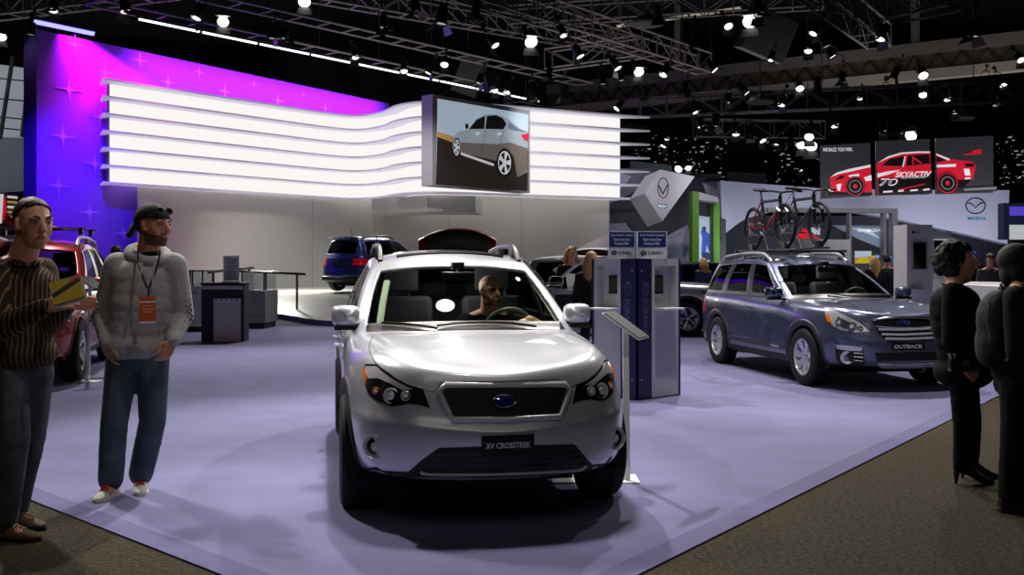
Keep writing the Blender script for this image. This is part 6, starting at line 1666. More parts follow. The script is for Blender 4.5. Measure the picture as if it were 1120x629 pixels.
RED = derive(XV, gz=1.22, wy=1.0, wheel_r=0.352, arch=0.40, sglass='car_glass')
SUV = derive(XV, gz=1.2, wz=1.02, wy=1.02, rear_over=0.95, wheel_r=0.35, arch=0.405)
def build_cars():
    a = math.atan2(-0.97, 0.25)
    fw = Vector((0.25, -0.97, 0)).normalized(); lf = Vector((0.97, 0.25, 0)).normalized(); sc = 1.12
    fl = Vector((-5.58, 12.56, 0))                         # front left tyre
    c = fl - fw * RED['xf'] * sc - lf * 0.77 * sc
    root, bvh = make_car('red_crossover', 'bright red crossover with skis on its roof behind the two men at left', RED, c, a, 'red_paint', 3, 'rim_silver', 'five', True, 'red_paint', sc, True, 'rail_light')
    # skis and their carrier lie on the rails
    inv = Matrix.Translation(c) @ Matrix.Rotation(a, 4, 'Z') @ Matrix.Scale(sc, 4)
    rk = thing('ski_rack', 'black roof rack bars on the red crossover', 'roof rack', c + Vector((0, 0, 0)), a)
    for x in (-0.55, -1.35):
        m = MB(); m.tube([(x * sc, -0.62 * sc, 1.80 * sc), (x * sc, 0.62 * sc, 1.80 * sc)], 0.02, 8, flat=0.6); m.box((x * sc, 0.55 * sc, 1.76 * sc), (0.08, 0.06, 0.10)); m.box((x * sc, -0.55 * sc, 1.76 * sc), (0.08, 0.06, 0.10)); m.build('cross_bar', 'black_trim', rk)
    for k, (y, lab) in enumerate(((0.12, 'red, black and white ski nearest the windscreen pillar on the red crossover'), (-0.02, 'black and white ski in the middle of the red crossover roof'), (-0.16, 'black and red ski on the far side of the red crossover roof'))):
        m = MB(); pts = [(0.35, 0.10), (0.25, 0.03), (0.1, 0.0), (-0.9, 0.0), (-1.75, 0.0), (-1.85, 0.03)]; w = 0.055
        rows = [[Vector(((x - 0.15) * sc, (y - w * (0.4 if i in (0, 5) else 1)) * sc, (1.835 + z) * sc)) for i, (x, z) in enumerate(pts)], [Vector(((x - 0.15) * sc, (y + w * (0.4 if i in (0, 5) else 1)) * sc, (1.835 + z) * sc)) for i, (x, z) in enumerate(pts)]]
        m.grid(rows); m.m = [1, 0, 2, 0, 1][:len(m.f)] if len(m.f) == 5 else [0] * len(m.f)
        o = m.build('ski', ['ski_black', 'ski_red', 'letter_white'], None, smooth=False); so = o.modifiers.new('t', 'SOLIDIFY'); so.thickness = 0.02; so.offset = 1
        o.location = c; o.rotation_euler = (0, 0, a); tag(o, lab, 'ski', 'skis on the red crossover')
        b = MB(); b.box((-0.75 * sc, y * sc, 1.875 * sc), (0.20, 0.08, 0.05)); b.box((-0.55 * sc, y * sc, 1.885 * sc), (0.07, 0.07, 0.07)); b.build('binding', 'black_trim', o, bevel=0.01)
    # blue estate on the stage: rear to the viewer
    Y = 33.0; zs = 0.58; cx = W(420, 0, Y + 1.5).x
    root, bvh = make_car('blue_crossover', 'blue crossover seen from behind on the white stage', SUV, (cx, Y + 1.6, 0.555), R(58), 'blue_paint', 2, 'rim_silver', 'five', True, 'blue_paint', 1.1)
    m = MB(); m.box((SUV['back'][0] + 0.0, 0, SUV['back'][1] + 0.0), (0.30, 1.0, 0.05)); m.build('rear_spoiler', 'blue_paint', root, bevel=0.02)
    m = MB(); m.box((SUV['rear'][-1][0] + 0.10, 0, 0.40), (0.16, 1.35, 0.14)); m.build('rear_bumper_trim', 'black_trim', root, bevel=0.03)
    m = MB(); m.box((SUV['rear'][-1][0] + 0.05, 0, 0.86), (0.06, 0.46, 0.13)); m.build('number_plate', 'plate_black', root)
    m = MB(); m.cyl((-1.5, 0, 1.66), (-1.62, 0, 1.92), 0.008, n=6); m.build('aerial', 'black_trim', root)
    # red hatchback with its tailgate up, tail towards the viewer
    c = Vector((-0.99, 20.55, 0)); root, bvh = make_car('red_hatchback', 'dark red car with its tailgate raised behind the silver crossover', derive(XV, gz=0.9), c, R(90), 'red_paint', 2, inter=False, rails=False)
    for ch in list(root.children):
        if ch.name.startswith('rear_window'): bpy.data.objects.remove(ch)
    P = XV; hx, hz = -1.88, 1.46
    rows = []; rows2 = []
    for i in range(13):
        v = -1 + 2 * i / 12; y = 0.70 * v; cr = 0.16 * (1 - v * v); e = 0.05 * abs(v) ** 4
        rows.append([Vector((hx + 0.05, y * 0.85, hz - 0.02 + cr * 0.3)), Vector((hx - 0.3, y * 0.95, hz + 0.28 + cr * 0.5)), Vector((hx - 0.62, y, hz + 0.50 + cr - e)), Vector((hx - 0.78, y * 0.99, hz + 0.48 + cr - e)), Vector((hx - 0.86, y * 0.98, hz + 0.26 + cr * 0.9 - e)), Vector((hx - 0.84, y * 0.9, hz + 0.02 + cr * 0.7))])
    m = MB(); m.grid(rows); hp = m.build('tailgate', 'red_paint', root, angle=60); so = hp.modifiers.new('t', 'SOLIDIFY'); so.thickness = 0.05; so.offset = 0
    m = MB(); m.grid([[p + Vector((-0.035, 0, 0.0)) if k > 2 else p + Vector((0, 0, -0.03)) for k, p in enumerate(r)][3:] for r in rows[1:-1]]); ln = m.build('tailgate_lining', 'black_trim', hp, angle=60)
    m = MB(); z = hz + 0.22; m.box((hx - 0.93, 0.08, z - 0.01), (0.02, 0.72, 0.05)); m.build('light_bar', 'tail_red', ln, bevel=0.01)
    for s in (-1, 1):
        m = MB(); m.cyl((hx, s * 0.60, hz - 0.1), (hx - 0.55, s * 0.62, hz + 0.36), 0.014, n=8); m.build('gas_strut', 'black_trim', root)
    # silver car behind the crossover with its front door open
    P = derive(XV, gz=0.9); az = R(79); hw_ = Vector((0.66, 16.1, 0)); c = hw_ - Matrix.Rotation(az, 3, 'Z') @ Vector((0.62 * 1.1, -0.88 * 1.1, 0))
    root, bvh = make_car('silver_hatchback', 'silver car with its front door wide open behind the two long haired women', P, c, az, 'silver_paint', 2, rails=False, inter=True, sc=1.1)
    H = Vector((0.62, -0.88, 0))                            # hinge, car local (right side)
    rm = Matrix.Translation(H) @ Matrix.Rotation(R(82), 4, 'Z') @ Matrix.Translation(-H)
    def loc(pts): return [rm @ Vector((H.x + x, H.y, z)) for x, z in pts]
    m = MB(); out = [(0, 0.35), (0, 0.98), (-0.98, 1.0), (-1.0, 0.6), (-0.96, 0.34)]
    a = loc(out); th = rm.to_3x3() @ Vector((0, 0.05, 0)); n = len(a); m.add(a + [v + th for v in a], [list(range(n)), list(range(2 * n - 1, n - 1, -1))] + [[i, n + i, n + (i + 1) % n, (i + 1) % n] for i in range(n)])
    d = m.build('open_door', 'silver_paint', root, smooth=False, bevel=0.01)
    m = MB(); a = [v + th * 1.0 for v in loc([(-0.06, 0.42), (-0.06, 0.90), (-0.92, 0.92), (-0.94, 0.6), (-0.9, 0.42)])]; m.add(a + [v + th * 0.5 for v in a], [list(range(n)), list(range(2 * n - 1, n - 1, -1))] + [[i, n + i, n + (i + 1) % n, (i + 1) % n] for i in range(n)]); m.build('door_lining', 'black_trim', d, smooth=False)
    m = MB(); a = [v + th * 1.7 for v in loc([(-0.2, 0.70), (-0.6, 0.74), (-0.62, 0.70), (-0.22, 0.66)])]; m.add(a, [(0, 1, 2, 3)]); m.build('arm_rest', 'chrome', d, smooth=False)
    m = MB(); m.tube([v + th * 0.5 for v in loc(smooth_poly([(0.02, 0.98), (-0.18, 1.18), (-0.42, 1.36), (-0.7, 1.44), (-0.93, 1.45)], 4, False) + [(-0.98, 1.0)])], 0.022, 8); m.build('window_frame', 'silver_paint', d)
    # silver crossover facing right behind the navy kiosk
    P = derive(XV, gz=1.05); Yw = 20.3; fx = W(752.5, 0, Yw).x; fwd = Vector((0.966, -0.26, 0)).normalized(); rt = Vector((fwd.y, -fwd.x, 0))
    c = Vector((fx, Yw, 0)) - fwd * P['xf'] * 1.06 - rt * 0.8
    make_car('silver_estate', 'pale silver car facing right behind the touchscreen kiosk', P, c, math.atan2(fwd.y, fwd.x), 'silver_paint', 2, 'rim_two', 'five', False, 'cladding', 1.06)
    # blue show car by the plinth
    P = derive(XV, gz=0.8); make_car('blue_show_car', 'bright blue car with a red and orange stripe behind the white plinth', P, (12.2, 21.2, 0), R(170), 'bright_blue', 2, rails=False)
    # blue car roof seen beyond the pale silver car
    make_car('far_blue_car', 'blue car far back to the left of the grey estate car', derive(XV, gz=1.0), (W(797, 0, 29).x, 29.5, 0), R(20), 'bright_blue', 1, rails=False)
    # red and white car roof behind the left hand kiosk board
    make_car('far_red_car', 'car with a red roof far behind the two long haired women', derive(XV, gz=1.3), (W(663, 0, 25).x, 26.4, 0), R(78), 'red_paint', 1, rails=True, sc=1.12)

def bicycle(label, y, frame_mat, accent):
    """mountain bike standing along the roof of the grey estate; local +x forward"""
    zb = 0; car_m = OBROOT
    bpy.context.view_layer.update()
    roof = OBBVH.ray_cast(Vector((-0.6, y, 5)), Vector((0, 0, -1)))[0].z
    base = car_m.matrix_world @ Vector((-0.52, y, roof + 0.115))
    root = thing('mountain_bike', label, 'bicycle', base, car_m.rotation_euler.z, 'bicycles on the car roof')
    rw = 0.315; rx, fx = -0.52, 0.52
    for x, nm in ((rx, 'wheel'), (fx, 'wheel')):
        m = MB(); m.lathe([(rw - 0.022 + 0.022 * math.cos(a), 0.024 * math.sin(a)) for a in [2 * math.pi * k / 10 for k in range(10)]], (0, 0, 0), (0, 1, 0), 40, closed=True); w = m.build(nm, 'tyre', root); w.location = (x, 0, rw)
        m = MB(); m.lathe([(rw - 0.045, -0.010), (rw - 0.062, 0.0), (rw - 0.045, 0.010), (rw - 0.036, 0.008), (rw - 0.036, -0.008)], (0, 0, 0), (0, 1, 0), 40, closed=True)
        for k in range(20):
            a = 2 * math.pi * k / 20; m.cyl((0.015 * math.cos(a + 1), 0.02 * (1 if k % 2 else -1), 0.015 * math.sin(a + 1)), ((rw - 0.05) * math.cos(a), 0, (rw - 0.05) * math.sin(a)), 0.0022, n=4)
        m.cyl((0, -0.05, 0), (0, 0.05, 0), 0.018); m.build('rim', 'bike_metal', w)
        m = MB(); m.lathe([(0.085, -0.034), (0.085, -0.03), (0.05, -0.03), (0.05, -0.034)], (0, 0, 0), (0, 1, 0), 24, closed=True); m.build('brake_disc', 'chrome', w)
    bb = Vector((-0.09, 0, 0.29)); st = Vector((-0.24, 0, 0.72)); hd = Vector((0.36, 0, 0.70)); hb = Vector((0.385, 0, 0.60)); R0 = Vector((rx, 0, rw)); F0 = Vector((fx, 0, rw))
    m = MB(); m.tube([st + (bb - st) * 0.08, hd + Vector((-0.01, 0, -0.02))], 0.021, 10); m.tube([bb, hb], 0.026, 10, 1); m.tube([bb, st], 0.02, 10)
    for s in (-1, 1):
        m.tube([R0 + Vector((0, s * 0.06, 0)), bb + Vector((0, s * 0.03, 0.02))], 0.012, 8, 1); m.tube([R0 + Vector((0, s * 0.06, 0)), st + (bb - st) * 0.1 + Vector((0, s * 0.02, 0))], 0.011, 8, 1)
    m.tube([hd + Vector((-0.008, 0, 0.03)), hb + Vector((0.008, 0, -0.03))], 0.026, 10); m.build('frame', [frame_mat, accent], root)
    m = MB(); m.tube([hb + Vector((0.0, -0.06, -0.04)), hb + Vector((0.0, 0.06, -0.04))], 0.02, 8)
    for s in (-1, 1): m.tube([hb + Vector((0, s * 0.06, -0.04)), F0 + Vector((-0.02, s * 0.06, 0.18))], 0.018, 8, 1); m.tube([F0 + Vector((-0.02, s * 0.06, 0.2)), F0 + Vector((0.0, s * 0.06, 0))], 0.024, 8)
    m.tube([hb, hd], 0.018, 8); m.build('fork', ['bike_black', 'chrome'], root)
    m = MB(); t = hd + Vector((0.0, 0, 0.06)); m.tube([hd, t, t + Vector((0.06, 0, 0.02))], 0.016, 8); c = t + Vector((0.06, 0, 0.02)); m.tube([c + Vector((-0.04, -0.31, 0.02)), c + Vector((0.0, -0.15, 0.015)), c, c + Vector((0, 0.15, 0.015)), c + Vector((-0.04, 0.31, 0.02))], 0.013, 8); h = m.build('handlebar', 'bike_black', root)
    for s in (-1, 1):
        g = MB(); g.tube([c + Vector((-0.025, s * 0.21, 0.018)), c + Vector((-0.04, s * 0.32, 0.02))], 0.017, 8); g.build('grip', 'tyre', h)
        g = MB(); g.tube([c + Vector((0.0, s * 0.19, 0.012)), c + Vector((0.06, s * 0.22, -0.02))], 0.005, 5); g.build('brake_lever', 'bike_metal', h)
        g = MB(); g.tube(smooth_poly([tuple(c + Vector((0.02, s * 0.17, 0.01))), tuple(c + Vector((0.14, s * 0.08, -0.02))), tuple(hb + Vector((0.07, s * 0.03, 0.02)))], 5, False), 0.004, 5); g.build('cable', 'bike_black', h)
    m = MB(); m.cyl(st, st + Vector((-0.035, 0, 0.12)), 0.014); m.build('seat_post', 'bike_metal', root)
    m = MB(); s0 = st + Vector((-0.04, 0, 0.14)); rows = []
    for x, w, z in ((-0.15, 0.045, 0.012), (-0.11, 0.072, 0.018), (-0.03, 0.06, 0.006), (0.06, 0.028, 0.004), (0.13, 0.02, 0.002), (0.145, 0.008, -0.004)):
        rows.append([s0 + Vector((x, w * math.cos(a), z + 0.018 * math.sin(a) + (0 if math.sin(a) > 0 else -0.006))) for a in [2 * math.pi * k / 14 for k in range(15)]])
    m.grid(rows); m.add(rows[0][:-1], [list(range(14))]); m.build('saddle', 'bike_black', root)
    m = MB(); m.lathe([(0.085, -0.006), (0.09, 0), (0.085, 0.006), (0.06, 0.004), (0.06, -0.004)], bb + Vector((0, -0.055, 0)), (0, 1, 0), 24, closed=True)
    for s, a in ((-1, 0.5), (1, 0.5 + math.pi)):
        e = bb + Vector((0.16 * math.cos(a), s * 0.075, 0.16 * math.sin(a))); m.tube([bb + Vector((0, s * 0.06, 0)), e], [0.016, 0.011], 8); m.box(e + Vector((0, s * 0.05, 0)), (0.09, 0.085, 0.02))
    m.build('crank_set', 'bike_metal', root)
    m = MB(); m.tube([bb + Vector((0, -0.055, 0.088)), R0 + Vector((0, -0.05, 0.04)), R0 + Vector((-0.03, -0.05, 0)), R0 + Vector((0.03, -0.05, -0.10)), bb + Vector((0, -0.055, -0.088))], 0.006, 5); m.box(R0 + Vector((0.02, -0.055, -0.06)), (0.03, 0.02, 0.11)); m.lathe([(0.055, -0.05), (0.05, -0.03), (0.03, -0.03)], R0, (0, 1, 0), 20); m.build('chain', 'bike_metal', root)
    return root, base, roof
def build_bikes():
    b1 = bicycle('red and black mountain bike on the near side of the grey estate roof', -0.45, 'bike_black', 'bike_red')
    b2 = bicycle('all black mountain bike on the far side of the grey estate roof', 0.05, 'bike_black', 'bike_black')
    # carriers
    rk = thing('bike_rack', 'black roof bars and wheel trays under the two mountain bikes', 'roof rack', OBROOT.location, OBROOT.rotation_euler.z)
    roof = max(b1[2], b2[2])
    for x in (-0.30, -1.30):
        m = MB(); m.tube([(x, -0.62, roof + 0.055), (x, 0.62, roof + 0.055)], 0.024, 8, flat=0.7); m.build('cross_bar', 'black_trim', rk)
    for y, rf in ((-0.45, b1[2]), (0.05, b2[2])):
        m = MB(); m.box((-0.52, y, rf + 0.095), (1.5, 0.09, 0.028)); m.box((-1.06, y, rf + 0.15), (0.14, 0.07, 0.10)); m.box((0.0, y, rf + 0.15), (0.14, 0.07, 0.10)); m.build('wheel_tray', 'black_trim', rk, bevel=0.01)
        m = MB(); m.tube([(-0.28, y - 0.12, rf + 0.09), (-0.48, y - 0.10, rf + 0.34), (-0.56, y - 0.06, rf + 0.46)], 0.013, 8); m.build('clamp_arm', 'bike_metal', rk)
# ---------------------------------------------------------------- people
def V(*a): return Vector(a)
def fuse(mb, voxel, smooth=6, wrinkle=0.0, wf=14.0, seed=0):
    """melt overlapping shapes into one continuous surface; returns a mesh collector"""
    me = mb.mesh('melt', ['skin'], smooth=False)
    o = bpy.data.objects.new('melt', me); COL.objects.link(o)
    r = o.modifiers.new('r', 'REMESH'); r.mode = 'VOXEL'; r.voxel_size = voxel
    s = o.modifiers.new('s', 'SMOOTH'); s.factor = 0.5; s.iterations = smooth
    em = evaluated(o); bpy.data.objects.remove(o); bpy.data.meshes.remove(me)
    out = MB(); vs = [v.co.copy() for v in em.vertices]
    if wrinkle:
        for v, src in zip(vs, em.vertices):
            p = v * wf + Vector((seed, 0, 0)); d = noise.noise(Vector((p.x, p.y, p.z * 0.55))) * 0.6 + noise.noise(Vector((p.x * 2.1, p.y * 2.1, p.z * 2.6 + 7))) * 0.4
            d = math.copysign(abs(d) ** 1.3, d); v += src.normal * d * wrinkle
    out.add(vs, [list(p.vertices) for p in em.polygons]); bpy.data.meshes.remove(em)
    return out
def head_shapes(mb, c, rot, k, neck, ears=True):
    def P(x, y, z): return c + rot @ Vector((x * k, y * k, z * k))
    def E(p, r, e=None):
        rr = rot if e is None else rot @ Euler(e).to_matrix()
        mb.ell(P(*p), (r[0] * k, r[1] * k, r[2] * k), rr, 20, 14)
    E((0, 0.018, 0.035), (0.074, 0.093, 0.085)); E((0, -0.02, 0.0), (0.066, 0.07, 0.09)); E((0, -0.028, -0.05), (0.054, 0.058, 0.062)); E((0, -0.062, -0.092), (0.026, 0.024, 0.020))
    for s in (-1, 1):
        E((s * 0.034, -0.052, -0.022), (0.026, 0.024, 0.034)); E((s * 0.03, -0.077, 0.034), (0.028, 0.014, 0.010)); E((s * 0.038, -0.025, -0.066), (0.014, 0.04, 0.026))
        if ears: E((s * 0.076, 0.012, 0.0), (0.010, 0.021, 0.034), (0.2, 0, s * 0.35)); E((s * 0.073, 0.0, -0.02), (0.008, 0.012, 0.012))
    mb.cap(P(0, -0.082, 0.026), P(0, -0.108, -0.018), 0.010 * k, 0.013 * k); E((0, -0.104, -0.022), (0.019, 0.013, 0.010))
    E((0, -0.086, -0.050), (0.024, 0.011, 0.006)); E((0, -0.084, -0.062), (0.021, 0.011, 0.007))
    mb.cap(P(0, 0.025, -0.04), neck, 0.058 * k, 0.066 * k)
def eyes(root, body, c, rot, k, col='iris_brown'):
    for s in (-1, 1):
        p = c + rot @ Vector((s * 0.031 * k, -0.0785 * k, 0.014 * k))
        m = MB(); m.ell(p, (0.0115 * k, 0.009 * k, 0.0055 * k), rot, 14, 10, 0); q = p + rot @ Vector((0, -0.0072 * k, 0)); m.ell(q, (0.0052 * k, 0.003 * k, 0.0048 * k), rot, 12, 8, 1); m.build('eye', ['eye_white', col], body)
        b = MB(); b.tube([c + rot @ Vector((s * x * k, y * k, z * k)) for x, y, z in ((0.014, -0.0935, 0.036), (0.030, -0.091, 0.0435), (0.050, -0.078, 0.038))], [0.0035 * k, 0.0045 * k, 0.002 * k], 6); b.build('eyebrow', 'hair_dark', body)
def hand_shapes(mb, w, d, n, side, k=1.0, curl=0.5, spread=0.1):
    """palm and five fingers from wrist w along d; n = back of the hand; side +1 puts the thumb towards n x d"""
    d = Vector(d).normalized(); n = Vector(n); n = (n - d * n.dot(d)).normalized(); t = n.cross(d) * side
    def seg(a, b, r0, r1): mb.cap(a, b, r0 * k, r1 * k, 10)
    for o in (-0.028, -0.010, 0.010, 0.027): seg(w + t * o * 0.7 * k + d * 0.015 * k, w + t * o * k + d * 0.085 * k, 0.0165, 0.0125)
    for i, (o, L, r) in enumerate(((0.030, 0.072, 0.0088), (0.0105, 0.080, 0.0092), (-0.0105, 0.075, 0.0088), (-0.030, 0.060, 0.0078))):
        b = w + (t * o + d * 0.088) * k; dd = (d + t * (o * spread * 14 * 0.4)).normalized(); a = 0.0
        for q, f in enumerate((0.45, 0.31, 0.24)):
            a += curl * (0.55 + 0.10 * i) * (0.7, 1.0, 0.7)[q]
            e = b + (dd * math.cos(a) - n * math.sin(a)) * L * f * k; seg(b, e, r * (1 - 0.09 * q), r * (0.93 - 0.09 * q)); b = e
    b = w + (t * 0.026 + d * 0.022) * k; m1 = b + (t * 0.028 + d * 0.030 - n * 0.012) * k; m2 = m1 + (t * 0.008 + d * 0.032 - n * 0.010) * k; m3 = m2 + (d * 0.024 - n * 0.010 - t * 0.004) * k
    seg(b, m1, 0.015, 0.012); seg(m1, m2, 0.0115, 0.010); seg(m2, m3, 0.0098, 0.008)
def hair_cap(name, mt, parent, c, rot, k, keep, r=(0.080, 0.099, 0.092), o=(0, 0.02, 0.037), thick=0.008, lump=0.0, n=(36, 26)):
    m = MB(); m.ell((0, 0, 0), r, None, n[0], n[1]); keepf = []; ctr = Vector(o)
    for f, mi in zip(m.f, m.m):
        q = sum((m.v[i] for i in f), Vector()) / len(f) + ctr
        if keep(q): keepf.append(f)
    out = MB(); vs = []
    for v in m.v:
        q = v + ctr
        if lump: q = q + v.normalized() * lump * noise.noise(v * 40)
        vs.append(c + rot @ (q * k))
    used = sorted({i for f in keepf for i in f}); ix = {i: j for j, i in enumerate(used)}
    out.add([vs[i] for i in used], [[ix[i] for i in f] for f in keepf])
    ob = out.build(name, mt, parent, angle=None); s = ob.modifiers.new('t', 'SOLIDIFY'); s.thickness = thick * k; s.offset = 0.3
    return ob
def shoe(root, ankle, toe_dir, k, mats, L=0.285, name='shoe', heel=0.0):
    """low shoe with a sole; ankle point above the heel"""
    d = Vector((toe_dir[0], toe_dir[1], 0)).normalized(); sd = Vector((-d.y, d.x, 0)); a = Vector((ankle[0], ankle[1], 0)); up = Vector((0, 0, 1))
    prof = [(-0.075, 0.030, 0.085), (-0.06, 0.038, 0.095), (0.0, 0.041, 0.098), (0.045, 0.044, 0.088), (0.10, 0.048, 0.066), (0.15, 0.047, 0.052), (0.19, 0.038, 0.043), (0.212, 0.018, 0.034)]
    s = L / 0.285; rows = []
    for x, w, h in prof:
        x *= s; row = []
        for q in range(13):
            t = math.pi * q / 12; row.append(a + d * x + sd * (w * math.cos(t)) + up * (0.022 + heel * max(0, 1 - (x + 0.075) / 0.2) + (h - 0.022) * math.sin(t) ** 0.7))
        rows.append(row)
    m = MB(); m.grid(rows); m.add(rows[0], [list(range(13))]); m.add(rows[-1], [list(range(12, -1, -1))]); o = m.build(name, mats[0], root, angle=60)
    pts = [(x * s, w * 1.08) for x, w, h in prof]; poly = [(-0.085 * s, 0.012)] + [(x, w) for x, w in pts] + [(0.225 * s, 0.0)] + [(x, -w) for x, w in pts[::-1]] + [(-0.085 * s, -0.012)]
    m = MB(); m.prism(poly, a + up * (0.0 + heel * 0), d, sd, 0.028); o2 = m.build('sole', mats[1], o, smooth=False, bevel=0.006)
    if len(mats) > 2:
        for q in range(4):
            x = 0.05 + 0.022 * q; m = MB(); m.tube([a + d * x * s + sd * 0.026 + up * (0.083 - 0.008 * q), a + d * x * s + up * (0.094 - 0.0085 * q), a + d * x * s - sd * 0.026 + up * (0.083 - 0.008 * q)], 0.005, 6); m.build('lace', mats[2], o)
    return o

def torso(mb, hip, chest, sh_l, sh_r, rx, ry, neck, k, rot=0.0):
    Rz = Matrix.Rotation(rot, 3, 'Z'); z = chest - hip
    for t, fx, fy in ((0.0, 1.0, 1.0), (0.25, 0.97, 0.98), (0.5, 0.98, 1.0), (0.75, 1.04, 1.05), (1.0, 1.05, 1.03)): mb.ell(hip.lerp(chest, t), (rx * fx, ry * fy, 0.15 * k), Rz, 22, 14)
    mb.cap(sh_l, sh_r, 0.068 * k, 0.068 * k); mb.cap(sh_l.lerp(neck, 0.1), neck, 0.06 * k, 0.055 * k); mb.cap(sh_r.lerp(neck, 0.1), neck, 0.06 * k, 0.055 * k); mb.ell((sh_l + sh_r) / 2 - Vector((0, 0, 0.07 * k)), (rx * 1.06, ry, 0.13 * k), Rz, 20, 12)

def person(label, loc, rz, J, top, pants, vox=0.016, k=1.0, head_rot=(0, 0, 0), skin='skin', girth=(0.165, 0.112), sleeve=0.055, hem=None, legr=(0.085, 0.062, 0.055), shoes=('shoe_black', 'sole_black'), toe=(0, -1), group=None, hands=True, curl=0.6, wr=0.006, skirt=None, torso_rot=0.0, top_name='jacket', body_vox=None, cat='person', hand_dirs=None, feet=True, eye=True, seed=0, flare=0, hs=1.05, beard=None):
    """J: joints (head, neck, sh_l, sh_r, el_l, el_r, wr_l, wr_r, hip_l, hip_r, kn_l, kn_r, an_l, an_r), local, _l on local +x"""
    root = thing('person', label, cat, loc, rz, group); J = {q: Vector(v) for q, v in J.items()}
    hr = Euler((R(head_rot[0]), R(head_rot[1]), R(head_rot[2]))).to_matrix()
    hr = Matrix.Rotation(R(head_rot[2]), 3, 'Z') @ Matrix.Rotation(R(head_rot[0]), 3, 'X') @ Matrix.Rotation(R(head_rot[1]), 3, 'Y')
    b = MB(); bv = body_vox or vox * 0.6
    kh = k * hs; head_shapes(b, J['head'], hr, kh, J['neck'])
    hip = (J['hip_l'] + J['hip_r']) / 2; chest = (J['sh_l'] + J['sh_r']) / 2 - Vector((0, 0, 0.14 * k))
    torso(b, hip + Vector((0, 0, 0.05)), chest, J['sh_l'], J['sh_r'], girth[0] * 0.86, girth[1] * 0.84, J['neck'], k * 0.86, torso_rot)
    for s in ('l', 'r'):
        b.cap(J['sh_' + s], J['el_' + s], 0.044 * k, 0.036 * k); b.cap(J['el_' + s], J['wr_' + s], 0.036 * k, 0.024 * k)
        b.cap(J['hip_' + s], J['kn_' + s], 0.075 * k, 0.05 * k); b.cap(J['kn_' + s], J['an_' + s], 0.048 * k, 0.034 * k)
        if feet: b.cap(J['an_' + s] - Vector((0, 0, 0.045)), J['an_' + s] + Vector((toe[0][0], toe[0][1], 0) if isinstance(toe[0], (tuple, list)) else (toe[0], toe[1], 0)) * 0.1 * k - Vector((0, 0, 0.052)), 0.026 * k, 0.018 * k)
        if hands:
            d = (J['wr_' + s] - J['el_' + s]).normalized() if not hand_dirs else Vector(hand_dirs[s][0]); n = (Vector((1 if s == 'l' else -1, 0.2, 0.2)) if not hand_dirs else Vector(hand_dirs[s][1]))
            hand_shapes(b, J['wr_' + s] - d * 0.01, d, n, hand_dirs[s][2] if hand_dirs else (-1 if s == 'l' else 1), k, curl)
    fb = fuse(b, bv, 3 if bv < 0.009 else 2)
    hi = hr.inverted()
    for i, f in enumerate(fb.f):
        q = hi @ ((fb.v[f[0]] + fb.v[f[2]]) * 0.5 - J['head']) / kh
        if q.length > 0.16 or q.y > 0.02: continue
        lip = abs(q.x) < 0.020 and -0.064 < q.z < -0.047 and q.y < -0.080
        if lip: fb.m[i] = 2
        elif beard and (-0.105 < q.z < -0.040 - max(0, -q.y - 0.02) * 0.16 * (abs(q.x) > 0.03) + max(0, q.y + 0.02) * 1.2 or (abs(q.x) < 0.030 and -0.046 < q.z < -0.032 and q.y < -0.075)): fb.m[i] = 1
    body = fb.build('body', [skin, beard or skin, 'lips'], root, angle=None)
    if eye: eyes(root, body, J['head'], hr, kh)
    # garments
    t = MB(); hem = hem if hem is not None else hip.z - 0.08
    if flare: t.ell(Vector((hip.x, hip.y, hem + 0.12 * k)), (girth[0] * flare, girth[1] * flare, 0.13 * k), Matrix.Rotation(torso_rot, 3, 'Z'), 22, 14)
    torso(t, Vector((hip.x, hip.y, hem + 0.15 * k)), chest, J['sh_l'], J['sh_r'], girth[0], girth[1], J['neck'] - Vector((0, 0, 0.03 * k)) , k, torso_rot)
    for s in ('l', 'r'):
        e, w = J['el_' + s], J['wr_' + s]; w2 = e.lerp(w, 0.93)
        t.cap(J['sh_' + s], e, sleeve * 1.25 * k, sleeve * 1.08 * k); t.cap(e, w2, sleeve * 1.08 * k, sleeve * 0.72 * k)
    fuse(t, vox, 5, wr, 13.0 / k, seed).build(top_name, top, root, angle=None)
    p = MB()
    p.ell(hip + Vector((0, 0, 0.03)), (girth[0] * 0.90, girth[1] * 0.90, 0.13 * k), Matrix.Rotation(torso_rot, 3, 'Z'), 20, 12)
    for s in ('l', 'r'):
        h, kn, an = J['hip_' + s], J['kn_' + s], J['an_' + s]; e = kn.lerp(an, 0.97)
        p.cap(h, kn, legr[0] * 1.12 * k, legr[1] * 1.12 * k); p.cap(kn, e, legr[1] * 1.12 * k, legr[2] * 1.12 * k)
    if skirt: pass
    fp = fuse(p, vox, 4, wr * 0.9, 11.0 / k, seed + 5)
    if feet:
        for v in fp.v: v.z = max(v.z, 0.045)
    fp.build('trousers', pants, root, angle=None)
    if feet:
        for s in ('l', 'r'):
            td = toe if not isinstance(toe[0], (tuple, list)) else toe[0 if s == 'l' else 1]
            so = shoe(root, J['an_' + s], td, k, shoes)
            dz = Vector((0, 0, max(0, J['an_' + s].z - 0.10)))
    return root, body, J, hr

